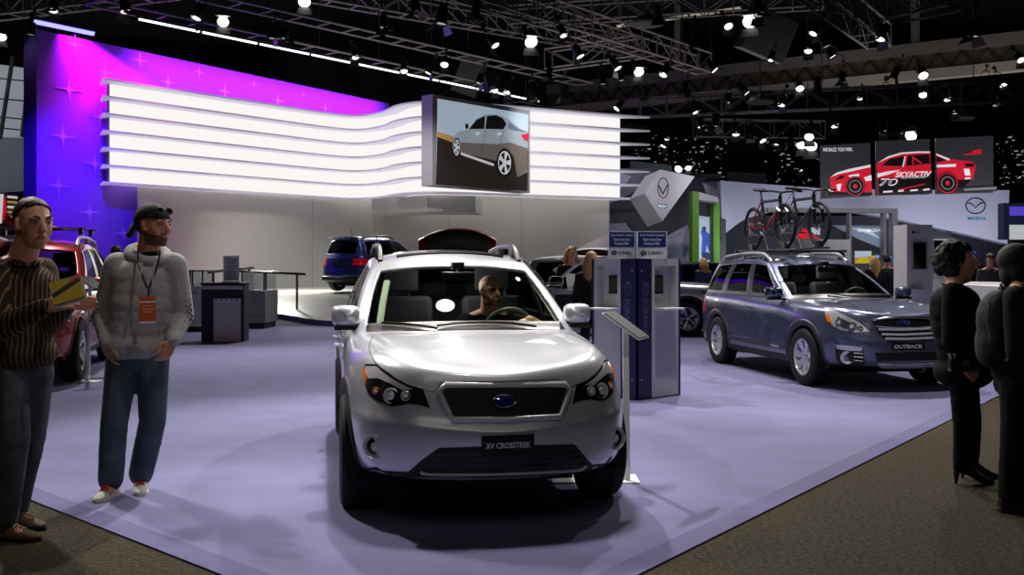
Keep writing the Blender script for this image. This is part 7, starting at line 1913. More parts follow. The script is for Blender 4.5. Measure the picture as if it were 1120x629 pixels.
def stand_pose(H, lean=0.0, arms='down', turn=0.0, step=0.09):
    s = H / 1.8
    J = dict(head=(0, -0.02, 1.675), neck=(0, 0.02, 1.50), sh_l=(0.185, 0.02, 1.43), sh_r=(-0.185, 0.02, 1.43), el_l=(0.235, 0.05, 1.13), el_r=(-0.235, 0.05, 1.13), wr_l=(0.24, -0.06, 0.88), wr_r=(-0.24, -0.06, 0.88),
             hip_l=(0.085, 0.01, 0.93), hip_r=(-0.085, 0.01, 0.93), kn_l=(0.10, -0.01, 0.50), kn_r=(-0.10, -0.01, 0.50), an_l=(0.11, 0.03, 0.09), an_r=(-0.11, 0.03, 0.09))
    if arms == 'hold': J.update(el_l=(0.25, 0.0, 1.14), el_r=(-0.25, 0.0, 1.14), wr_l=(0.08, -0.26, 1.16), wr_r=(-0.08, -0.26, 1.18))
    return {q: (v[0] * s, v[1] * s, v[2] * s) for q, v in J.items()}

def long_hair(root, c, rot, k, mt, length=0.32, back=True, w=0.09, seed=0):
    """head cap with locks falling behind, melted together"""
    m = MB(); rnd = random.Random(seed)
    m.ell(c + rot @ Vector((0, 0.028 * k, 0.045 * k)), (0.085 * k, 0.096 * k, 0.088 * k), rot, 20, 14)
    for i in range(11):
        a = math.pi * (0.02 + 0.96 * i / 10); x, y = w * math.cos(a), 0.03 + 0.075 * math.sin(a)
        p0 = c + rot @ Vector((x * 0.85 * k, y * k, 0.03 * k)); L = length * rnd.uniform(0.8, 1.05)
        p1 = c + rot @ Vector((x * 1.15 * k, (y + 0.02) * k, -0.08 * k)); p2 = p0 + Vector((rnd.uniform(-.02, .02), 0.02, -L * k)) + rot @ Vector((0, 0.02, 0))
        m.cap(p0, p1, 0.030 * k, 0.030 * k, 8); m.cap(p1, p2, 0.030 * k, 0.016 * k, 8)
    return fuse(m, 0.014 * k, 2, 0.006, 30).build('hair', mt, root, angle=None)

def build_hoodie_man():
    x0, Y, s = 143.0, 6.36, 1080 / 6.36
    def q(px, py, dy=0.0): return ((px - HX) / s * (1 + dy / Y) - (x0 - HX) / s, dy, CAMZ - (py - HY) / s * (1 + dy / Y))
    J = dict(head=q(168.5, 248, -0.02), neck=q(162, 280, 0.03), sh_r=q(128.5, 291, 0.02), sh_l=q(190, 291, 0.05), el_r=q(114, 345, 0.08), el_l=q(199, 345, 0.10), wr_r=q(118, 377, -0.07), wr_l=q(188, 374, -0.06),
             hip_r=q(135, 392, 0.02), hip_l=q(167, 392, 0.05), kn_r=q(125, 462, -0.03), kn_l=q(167, 460, 0.05), an_r=q(121, 533, 0.0), an_l=q(154, 529, 0.17))
    J['an_r'] = (J['an_r'][0], J['an_r'][1], 0.10); J['an_l'] = (J['an_l'][0], J['an_l'][1], 0.10)
    root, body, J, hr = person('man in grey hooded sweatshirt, black bandana and orange badge, looking right', W(x0, 545, Y) * 1 - Vector((0, 0, W(x0, 545, Y).z)), 0, J, 'sweat_grey', 'denim', 0.011, 1.06, (2, 0, 66), 'skin_tan', (0.205, 0.145), 0.068, J_hem(400, s), (0.092, 0.072, 0.068), ('shoe_grey', 'sole_pale', 'lace_red'), ((0.35, -1), (0.0, -1)), None, True, 0.75, 0.0065, None, R(22), 'hooded_sweatshirt', 0.0065, flare=1.08, hs=1.08, beard='stubble',
                                hand_dirs={'r': ((0.25, -0.2, -0.95), (-0.85, -0.5, 0.1), 1), 'l': ((-0.35, -0.25, -0.9), (0.8, -0.55, 0.1), -1)})
    k = 1.06 * 1.08; c = J['head']
    # hood lying around the neck
    m = MB(); n = J['neck']; ring = []; rr = []; fy = R(35)
    for i in range(24):
        a = 2 * math.pi * i / 24; bk = (1 + math.cos(a)) / 2       # 1 behind, 0 in front
        x, y = 0.118 * math.sin(a), 0.105 * math.cos(a)
        ring.append(n + Vector((x * math.cos(fy) + y * math.sin(fy) * -1, y * math.cos(fy) + x * math.sin(fy) * 0.6 + 0.01, -0.035 + 0.075 * bk))); rr.append(0.036 + 0.020 * bk)
    m.tube(ring, rr, 12, 0, True)
    m.ell(n + Vector((-0.06, 0.12, 0.0)), (0.11, 0.07, 0.085)); m.ell(n + Vector((-0.06, 0.13, -0.08)), (0.10, 0.06, 0.09))
    fuse(m, 0.010, 4, 0.006, 20).build('hood', 'sweat_grey', root, angle=None)
    for dx in (-0.045, 0.035):
        m = MB(); a0 = V(*q(163, 287, -0.16)) + V(dx, 0, 0); m.tube([a0, a0 + V(0.004, -0.035, -0.08), a0 + V(0.0, -0.045, -0.16)], 0.005, 6); m.build('draw_cord', 'sweat_grey', root)
    # bandana: close cap with a band and a knot behind
    hair_cap('bandana', 'bandana', root, c, hr, k, lambda p: p.z > 0.052 + 0.36 * max(0, -0.02 - p.y) * 0 - 0.34 * max(0, p.y) and p.z > -0.03, (0.081, 0.100, 0.092), (0, 0.018, 0.036), 0.010)
    m = MB(); m.cap(c + hr @ V(0, 0.12, 0.02) * k, c + hr @ V(0.01, 0.17, -0.015) * k, 0.020, 0.028, 10); m.cap(c + hr @ V(0, 0.12, 0.02) * k, c + hr @ V(-0.02, 0.16, -0.05) * k, 0.018, 0.024, 10); fuse(m, 0.008, 2).build('bandana_knot', 'bandana', root, angle=None)
    # dark hair under it and stubble beard
    hair_cap('hair', 'hair_dark', root, c, hr, k, lambda p: p.y > 0.03 and -0.075 < p.z < 0.05, (0.078, 0.098, 0.092), (0, 0.018, 0.03), 0.008)
    m = MB(); m.ell(J['neck'] + V(0.02, -0.015, 0.0), (0.078, 0.078, 0.045)); m.build('undershirt', 'cloth_black', root)
    # sunglasses pushed up on the bandana
    m = MB()
    for sx in (-1, 1): m.tube([c + hr @ (V(sx * (0.032 + 0.026 * math.cos(a)), -0.072 - 0.004 * math.cos(a), 0.088 + 0.017 * math.sin(a)) * k) for a in [2 * math.pi * i / 16 for i in range(16)]], 0.004, 6, 0, True); m.tube([c + hr @ (V(sx * 0.058, -0.066, 0.092) * k), c + hr @ (V(sx * 0.082, -0.01, 0.07) * k), c + hr @ (V(sx * 0.082, 0.06, 0.03) * k)], 0.003, 6)
    for sx in (-1, 1): m.ell(c + hr @ (V(sx * 0.032, -0.076, 0.088) * k), (0.026, 0.004, 0.017), hr, 12, 8, 1)
    sg = m.build('frame', ['black_trim', 'shades'], None); sg.name = 'sunglasses'; sg.location = root.location; tag(sg, 'dark sunglasses pushed up over the black bandana', 'sunglasses')
    # pouch pocket, cuffs and hem band
    ch = (J['sh_l'] + J['sh_r']) / 2
    # lanyard with badge
    ly = thing('lanyard_badge', 'orange badge with white bands on a black lanyard around the hooded man', 'badge', root.location)
    front = lambda px, py, dy: V(*q(px, py, dy))
    m = MB()
    for a in ([(151, 276, -0.10), (152, 290, -0.165), (157, 305, -0.185), (161.5, 316, -0.19)], [(175, 274, -0.09), (173, 288, -0.15), (167, 305, -0.18), (162.5, 316, -0.19)]): m.tube(smooth_poly([tuple(front(*p)) for p in a], 4, False), 0.0065, 6, flat=0.5)
    m.build('strap', 'black_trim', ly); m = MB(); m.tube([front(162, 315, -0.192), front(162, 325, -0.196)], 0.009, 8); m.build('clip', 'chrome', ly)
    o = front(161.5, 339, -0.20); u = V(1, 0.18, 0.02).normalized(); v = V(0, -0.03, 1).normalized()
    m = MB(); m.box((0, 0, 0), (17 / s, 28 / s, 0.004)); m.xf(plane_mtx(o, u, v)); bd = m.build('card', 'badge_orange', ly, bevel=0.002)
    for yy, h in ((0.050, 0.010), (-0.077, 0.011)): m = MB(); m.box((0, yy, 0.003), (17 / s * 0.98, h, 0.002)); m.xf(plane_mtx(o, u, v)); m.build('white_band', 'letter_white', bd, smooth=False)
    for yy, w_ in ((0.025, 0.06), (0.005, 0.075), (-0.012, 0.05)): m = MB(); m.box((0, yy, 0.0028), (w_, 0.006, 0.001)); m.xf(plane_mtx(o, u, v)); m.build('text_line', 'badge_ink', bd, smooth=False)
    # pattern down both sleeves
    for s_ in ('l', 'r'):
        e, w, sh = J['el_' + s_], J['wr_' + s_], J['sh_' + s_]; m = MB(); out = V(1 if s_ == 'l' else -1, -0.55, 0).normalized()
        for i in range(6):
            a = sh.lerp(e, 0.45 + 0.11 * i) if i < 5 else e; b = a + (e - sh).normalized() * 0.045; of = out * 0.074; tg = (e - sh).normalized().cross(out).normalized() * 0.024
            m.tube([a + of - tg, b + of + tg], 0.004, 5); m.tube([a + of + tg, b + of - tg], 0.004, 5)
        for i in range(5):
            a = e.lerp(w, 0.15 * i); b = e.lerp(w, 0.15 * i + 0.13); of = out * (0.070 - 0.006 * i); tg = (w - e).normalized().cross(out).normalized() * 0.022
            m.tube([a + of - tg, b + of + tg], 0.004, 5); m.tube([a + of + tg, b + of - tg], 0.004, 5)
        m.build('sleeve_print', 'print_dark', root)
def J_hem(py, s): return CAMZ - (py - HY) / s

def build_striped_man():
    x0, Y, s = 14.0, 5.36, 1080 / 5.36
    def q(px, py, dy=0.0): return ((px - HX) / s * (1 + dy / Y) - (x0 - HX) / s, dy, CAMZ - (py - HY) / s * (1 + dy / Y))
    J = dict(head=q(37, 246, -0.06), neck=q(24, 283, 0.0), sh_l=q(46, 298, 0.14), sh_r=q(-8, 298, -0.12), el_l=q(52, 352, 0.05), el_r=q(-2, 360, -0.22), wr_l=q(74, 333, -0.16), wr_r=q(52, 335, -0.30),
             hip_l=q(34, 408, 0.08), hip_r=q(5, 408, -0.04), kn_l=q(32, 475, 0.12), kn_r=q(14, 478, -0.06), an_l=q(16, 560, 0.26), an_r=q(4, 572, 0.0))
    for a in ('an_l', 'an_r'): J[a] = (J[a][0], J[a][1], 0.10)
    base = Vector(((x0 - HX) / s, Y, 0))
    root, body, J, hr = person('man in dark brown striped shirt holding a yellow brochure, cut by the left edge', base, 0, J, 'shirt_stripe', 'denim_grey', 0.011, 1.05, (4, 0, 50), 'skin_pale', (0.195, 0.15), 0.066, J_hem(412, s), (0.102, 0.076, 0.064), ('shoe_brown', 'sole_black', 'lace_tan'), ((1, -0.35), (1, -0.15)), None, True, 0.55, 0.007, None, R(50), 'striped_shirt', 0.0065, flare=1.08, hs=1.10,
                                hand_dirs={'r': ((0.95, 0.0, 0.22), (0.1, -0.9, 0.45), 1), 'l': ((0.9, 0.2, 0.1), (0.0, 0.8, 0.4), -1)})
    k = 1.05 * 1.10; c = J['head']
    hair_cap('hair', 'hair_brown', root, c, hr, k, lambda p: p.z > 0.104 - 1.05 * max(0, p.y + 0.058) + (0.02 if abs(p.x) > 0.05 and p.y < 0.0 else 0) and p.z > -0.065, (0.0775, 0.0965, 0.089), (0, 0.020, 0.037), 0.007, 0.003, (64, 48))
    # collar
    m = MB(); n = J['neck']; fy = R(50)
    for sg in (-1, 1):
        pts = []
        for i in range(10):
            a = sg * math.pi * (0.04 + 0.92 * i / 9); x, y = 0.082 * math.sin(a), 0.082 * math.cos(a); pts.append(n + Vector((x * math.cos(fy) - y * math.sin(fy), x * math.sin(fy) + y * math.cos(fy), 0.012 - 0.045 * (i / 9) ** 1.5)))
        m.tube(pts, [0.030] * 8 + [0.026, 0.012], 10, 0, False, 0.42)
    m.build('collar', 'shirt_stripe', root)
    # brochure in his hands
    o = V(*q(73, 317, -0.32)); u = V(0.92, 0.25, 0.30).normalized(); v0 = V(-0.25, 0.3, 0.9); v = (v0 - u * v0.dot(u)).normalized()
    br = thing('brochure', 'yellow brochure with black band and picture held by the striped shirt man', 'brochure', base)
    m = MB(); m.box((0, 0, 0), (0.15, 0.125, 0.006)); m.xf(plane_mtx(o, u, v)); pg = m.build('cover', 'brochure_yellow', br, smooth=False)
    m = MB(); m.box((0.0, 0.012, 0.0045), (0.15, 0.022, 0.003), (0, 0, 0.35)); m.xf(plane_mtx(o, u, v)); m.build('black_band', 'black_trim', pg, smooth=False)
    m = MB(); m.box((0.055, 0.045, 0.0045), (0.05, 0.035, 0.003), (0, 0, 0.2)); m.xf(plane_mtx(o, u, v)); m.build('picture', 'bike_red', pg, smooth=False)
    m = MB(); m.box((0.0, -0.012, -0.008), (0.155, 0.13, 0.004)); m.xf(plane_mtx(o + u * 0.006, u, v)); m.build('inner_page', 'sheet_pale', pg, smooth=False)

def build_curly_woman():
    x0, Y, s = 1053.0, 6.78, 1080 / 6.78
    def q(px, py, dy=0.0): return ((px - HX) / s * (1 + dy / Y) - (x0 - HX) / s, dy, CAMZ - (py - HY) / s * (1 + dy / Y))
    J = dict(head=q(1050, 288, 0), neck=q(1043, 307, 0.0), sh_l=q(1047, 320, 0.17), sh_r=q(1042, 320, -0.16), el_l=q(1060, 372, 0.2), el_r=q(1040, 375, -0.22), wr_l=q(1066, 402, 0.12), wr_r=q(1056, 402, -0.2),
             hip_l=q(1056, 415, 0.08), hip_r=q(1052, 415, -0.08), kn_l=q(1062, 465, 0.09), kn_r=q(1054, 465, -0.08), an_l=q(1060, 507, 0.12), an_r=q(1053, 510, -0.06))
    for a in ('an_l', 'an_r'): J[a] = (J[a][0], J[a][1], 0.13)
    base = Vector(((x0 - HX) / s, Y, 0))
    root, body, J, hr = person('curly dark haired woman in black with high heeled boots, facing right', base, 0, J, 'cloth_black', 'cloth_black', 0.013, 0.96, (6, 0, 64), 'skin_pale', (0.165, 0.160), 0.060, J_hem(425, s), (0.080, 0.066, 0.060), ('shoe_black', 'sole_black'), (1, -0.1), None, True, 0.7, 0.009, None, R(90), 'loose_coat', 0.0085, flare=1.22,
                                hand_dirs={'r': ((0.7, 0.0, -0.7), (0.0, -1, 0.1), 1), 'l': ((0.7, 0.0, -0.7), (0.0, 1, 0.1), -1)}, feet=False)
    k = 0.96 * 1.05
    m = MB(); rnd = random.Random(5); c = J['head']
    for i in range(230):
        a, b = rnd.uniform(0, 2 * math.pi), rnd.uniform(-0.6, 1.0) * math.pi / 2; v = V(math.cos(a) * math.cos(b), math.sin(a) * math.cos(b), math.sin(b))
        lv = hr.inverted() @ v
        if lv.y < -0.35 and lv.z < 0.60: continue
        p = c + hr @ V(0, 0.045, 0.02) + V(v.x * 0.118, v.y * 0.112, v.z * 0.118); m.ell(p, rnd.uniform(0.018, 0.032), None, 8, 6)
    m.ell(c + hr @ V(0, 0.045, 0.03), (0.103, 0.100, 0.103), hr)
    fuse(m, 0.008, 1, 0.006, 55).build('curly_hair', 'hair_black', root, angle=None)
    m = MB(); n = J['neck']; m.tube([n + V(0.075 * math.cos(a), 0.085 * math.sin(a), -0.045 + 0.02 * math.cos(a) * -1) for a in [2 * math.pi * i / 16 for i in range(16)]], 0.006, 6, 0, True); m.build('necklace', 'rail_steel', root)
    for sfx in ('l', 'r'):                                  # heeled ankle boots
        a = J['an_' + sfx]; m = MB(); g = V(a.x, a.y, 0); d = V(1, -0.1, 0).normalized(); sd = V(0.1, 1, 0)
        rows = []
        for x, w, z0, z1 in ((-0.055, 0.022, 0.075, 0.17), (-0.03, 0.034, 0.072, 0.19), (0.02, 0.036, 0.06, 0.185), (0.06, 0.034, 0.038, 0.11), (0.11, 0.036, 0.008, 0.070), (0.15, 0.032, 0.003, 0.048), (0.19, 0.018, 0.003, 0.03), (0.215, 0.004, 0.004, 0.014)):
            rows.append([g + d * x + sd * w * math.cos(t) + V(0, 0, (z0 + z1) / 2 + (z1 - z0) / 2 * math.sin(t)) for t in [2 * math.pi * i / 14 for i in range(15)]])
        m.grid(rows); bt = m.build('boot', 'boot_gloss', root, angle=60); h = MB(); h.cyl(g + d * -0.04 + V(0, 0, 0.085), g + d * -0.045, 0.022, 0.008, 10); h.build('heel', 'sole_black', bt)
    bag = thing('handbag', 'small black handbag with metal rings hanging at the curly haired woman side', 'handbag', base)
    c2 = V(*q(1054, 396, -0.24)); m = MB(); m.box(c2, (0.20, 0.07, 0.13)); m.build('pouch', 'boot_gloss', bag, bevel=0.02, seg=3)
    m = MB(); m.tube([c2 + V(-0.09, 0, 0.05), V(*q(1041, 350, -0.25)), V(*q(1041, 318, -0.12)), V(*q(1043, 318, 0.02))], 0.008, 6); m.build('strap', 'black_trim', bag)
    for dx in (-0.09, 0.08): m = MB(); m.lathe([(0.016 + 0.004 * math.cos(a), 0.004 * math.sin(a)) for a in [2 * math.pi * i / 8 for i in range(8)]], c2 + V(dx, -0.04, 0.045), (0, 1, 0), 16, closed=True); m.build('ring', 'chrome', bag)
    m = MB(); m.box(c2 + V(0, -0.037, 0.0), (0.05, 0.008, 0.03)); m.build('clasp', 'chrome', bag)

def build_backpacker():
    x0, Y, s = 1118.0, 6.0, 1080 / 6.0
    def q(px, py, dy=0.0): return ((px - HX) / s * (1 + dy / Y) - (x0 - HX) / s, dy, CAMZ - (py - HY) / s * (1 + dy / Y))
    J = dict(head=q(1117, 291, 0), neck=q(1114, 310, 0.0), sh_l=q(1113, 326, 0.19), sh_r=q(1111, 326, -0.17), el_l=q(1120, 382, 0.22), el_r=q(1112, 384, -0.22), wr_l=q(1130, 412, 0.12), wr_r=q(1128, 412, -0.18),
             hip_l=q(1117, 424, 0.08), hip_r=q(1114, 424, -0.08), kn_l=q(1117, 482, 0.09), kn_r=q(1110, 484, -0.08), an_l=q(1116, 542, 0.10), an_r=q(1107, 545, -0.05))
    for a in ('an_l', 'an_r'): J[a] = (J[a][0], J[a][1], 0.10)
    base = Vector(((x0 - HX) / s, Y, 0))
    root, body, J, hr = person('person in dark clothes wearing a black backpack, cut by the right edge', base, 0, J, 'cloth_dark', 'cloth_black', 0.014, 0.95, (4, 0, 64), 'skin_pale', (0.18, 0.165), 0.064, J_hem(428, s), (0.10, 0.078, 0.078), ('shoe_black', 'sole_black'), (1, -0.1), None, True, 0.6, 0.008, None, R(90), 'jacket', 0.009,
                                hand_dirs={'r': ((0.8, 0.0, -0.6), (0.0, -1, 0.1), 1), 'l': ((0.8, 0.0, -0.6), (0.0, 1, 0.1), -1)})
    m = MB(); c = J['head']
    m.ell(c + hr @ V(0, 0.03, 0.035), (0.098, 0.112, 0.105), hr, 20, 14); m.ell(c + hr @ V(0, 0.06, -0.05), (0.085, 0.06, 0.085), hr)
    for sx in (-1, 1): m.ell(c + hr @ V(sx * 0.082, 0.01, -0.03), (0.022, 0.05, 0.07), hr)
    fuse(m, 0.012, 2, 0.005, 30).build('bobbed_hair', 'hair_black', root, angle=None)
    bp = thing('backpack', 'black backpack with grey straps on the person at the right edge', 'backpack', base)
    m = MB(); m.ell(V(*q(1092, 352, 0.0)), (0.125, 0.15, 0.20)); m.ell(V(*q(1090, 375, 0.0)), (0.12, 0.15, 0.17)); fuse(m, 0.014, 3, 0.010, 14).build('main_bag', 'bag_black', bp, angle=None)
    m = MB(); m.ell(V(*q(1083, 383, -0.0)), (0.08, 0.11, 0.11)); fuse(m, 0.012, 3, 0.006, 16).build('front_pocket', 'bag_black', bp, angle=None)
    for px, sy in ((1099, -1), (1099, 1)):
        m = MB(); m.tube([V(*q(1098, 322, sy * 0.11)), V(*q(1112, 322, sy * 0.13)), V(*q(1124, 338, sy * 0.13)), V(*q(1122, 370, sy * 0.17)), V(*q(1100, 395, sy * 0.16))], 0.024, 8, flat=0.35); m.build('shoulder_strap', 'strap_grey', bp)
    m = MB(); m.tube([V(*q(1082, 332, -0.15)), V(*q(1080, 352, -0.17)), V(*q(1085, 372, -0.16))], 0.012, 6, flat=0.4); m.build('side_strap', 'strap_grey', bp)
    m = MB(); m.tube([V(*q(1096, 318, -0.03)), V(*q(1095, 311, 0.0)), V(*q(1096, 318, 0.03))], 0.009, 6); m.build('carry_loop', 'bag_black', bp)

def build_driver():
    """seated at the wheel of the silver crossover; local frame = the car"""
    car_m = XVROOT; rz = car_m.rotation_euler.z
    # figure local: faces -y; car faces +x -> rotate by +90 deg
    sx = XV1['cowl'][0] - 0.98; zs = 0.70; y = 0.37
    off = car_m.matrix_world @ V(sx - 0.08, y, 0.0) if False else None
    bpy.context.view_layer.update()
    base = car_m.matrix_world @ V(sx - 0.05, y - 0.07, -0.03)
    def f(fw, lf, z): return (lf, -fw, z)                  # forward, car-left, up -> figure local
    J = dict(head=f(0.02, 0.0, 1.31), neck=f(-0.05, 0.0, 1.15), sh_l=f(-0.08, 0.19, 1.07), sh_r=f(-0.08, -0.19, 1.07), el_l=f(0.31, 0.33, 1.02), el_r=f(0.12, -0.26, 0.86), wr_l=f(0.56, 0.20, 1.11), wr_r=f(0.33, -0.10, 0.98),
             hip_l=f(0.02, 0.09, zs + 0.05), hip_r=f(0.02, -0.09, zs + 0.05), kn_l=f(0.46, 0.14, zs + 0.02), kn_r=f(0.46, -0.12, zs + 0.02), an_l=f(0.66, 0.14, 0.50), an_r=f(0.66, -0.10, 0.50))
    root, body, J, hr = person('bald bearded man in black shirt at the wheel inside the silver crossover', base, rz + math.pi / 2, J, 'cloth_black', 'cloth_black', 0.014, 1.0, (0, 0, 24), 'skin_pale', (0.19, 0.13), 0.06, 0.72, (0.085, 0.066, 0.06), ('shoe_black', 'sole_black'), (0, -1), None, True, 0.9, 0.005, None, 0, 'shirt', 0.009, feet=False, eye=True, beard='stubble',
                               hand_dirs={'l': ((-0.6, -0.7, -0.2), (0.3, -0.2, 0.9), -1), 'r': ((0.35, -0.9, 0.3), (-0.3, -0.2, 0.9), 1)})
    # bare forearm on the window side
    m = MB(); m.cap(J['el_l'].lerp(J['wr_l'], 0.15), J['wr_l'], 0.067, 0.042, 14); fuse(m, 0.012, 3).build('bare_forearm', 'skin_pale', root, angle=None)
    pass
    m = MB()
    for s in (-1, 1): m.ell(J['head'] + hr @ V(s * 0.033, -0.092, 0.014), (0.027, 0.008, 0.017), hr, 14, 8); m.tube([J['head'] + hr @ V(s * 0.058, -0.082, 0.018), J['head'] + hr @ V(s * 0.079, 0.01, 0.012)], 0.003, 5)
    m.tube([J['head'] + hr @ V(-0.012, -0.098, 0.016), J['head'] + hr @ V(0.012, -0.098, 0.016)], 0.003, 5); g = m.build('sunglasses', 'shades', None); g.location = root.location; g.rotation_euler = root.rotation_euler; tag(g, 'dark glasses worn by the driver of the silver crossover', 'sunglasses')

def build_far_people():
    def put(label, px, Y, rz, H, top, pants, hair, hmat, vox=0.022, arms='down', skin='skin_pale', hl=0.3, z=0.0, top_name='jacket'):
        J = stand_pose(H, arms=arms); x = W(px, 0, Y).x
        root, body, J, hr = person(label, (x, Y, z), rz, J, top, pants, vox, H / 1.8, (0, 0, 0), skin, (0.165 * H / 1.8, 0.115), 0.05, None, (0.085, 0.062, 0.055), group=None, body_vox=0.012, eye=False, hands=True, top_name=top_name)
        k = H / 1.8 * 1.05
        if hair == 'long': long_hair(root, J['head'], hr, k, hmat, hl, seed=int(px))
        elif hair == 'short': hair_cap('hair', hmat, root, J['head'], hr, k, lambda p: p.z > 0.06 or (p.y > 0.01 and p.z > -0.05), (0.080, 0.1, 0.092), (0, 0.02, 0.037), 0.01)
        elif hair == 'cap':
            hair_cap('cap', hmat, root, J['head'], hr, k, lambda p: p.z > 0.055, (0.084, 0.104, 0.094), (0, 0.02, 0.037), 0.008); m = MB(); m.prism([(-0.06, 0), (0.06, 0), (0.05, 0.07), (-0.05, 0.07)], J['head'] + V(0, -0.08, 0.055), (-1, 0, 0), (0, -1, 0), 0.008); m.build('peak', hmat, root, smooth=False)
        return root, J
    # by the open silver door
    r, J = put('fair haired woman bending over papers behind the open silver car door', 625, 16.7, R(15), 1.78, 'cloth_dark', 'cloth_black', 'long', 'hair_blond', 0.016, 'hold', hl=0.22)
    p = r.location; o = V(p.x + 0.06, p.y - 0.36, 1.20); m = MB(); m.box((0, 0, 0), (0.34, 0.30, 0.02), (0.9, 0.1, 0.25)); ob = m.build('papers', 'sheet_white', None, smooth=False, bevel=0.004); ob.location = o; tag(ob, 'white papers held by the fair haired woman at the open door', 'papers')
    m = MB(); m.box((0.02, -0.012, 0.02), (0.24, 0.2, 0.004), (0.9, 0.1, 0.25)); m.build('top_sheet', 'letter_white', ob, smooth=False)
    put('woman in black with long brown hair, seen from behind beside the kiosk', 647, 13.6, R(160), 1.66, 'cloth_black', 'cloth_black', 'long', 'hair_brown_l', 0.016, 'down', hl=0.36)
    put('woman with fair ponytail in grey blue jacket beyond the pale silver car', 769, 23.5, R(200), 1.62, 'jacket_blue', 'cloth_black', 'long', 'hair_blond', hl=0.3)
    put('woman with long fair hair seen from behind beyond the estate car bonnet', 956, 22.0, R(185), 1.66, 'cloth_dark', 'cloth_black', 'long', 'hair_blond', hl=0.42)
    put('man in dark suit seen from behind next to the glowing blue tablets', 970, 22.6, R(180), 1.68, 'suit_dark', 'cloth_black', 'short', 'hair_dark')
    put('brown haired person whose head shows above the estate car roof rail', 920, 24.0, R(180), 1.76, 'cloth_dark', 'cloth_black', 'short', 'hair_brown')
    put('brown haired person whose head shows above the crossover roof', 552, 24.5, R(170), 1.88, 'cloth_dark', 'cloth_black', 'short', 'hair_brown')
    put('dark haired person half hidden between the red car and the hooded man', 127, 17.5, R(190), 1.80, 'cloth_dark', 'cloth_black', 'short', 'hair_dark')
    put('man in grey jacket standing behind the white plinth', 1083, 18.9, R(-10), 1.68, 'jacket_grey', 'cloth_black', 'short', 'hair_brown')
    put('person in a blue cap behind the white plinth, left of the grey jacket man', 1066, 23.2, R(10), 1.78, 'cloth_dark', 'cloth_black', 'cap', 'bright_blue')
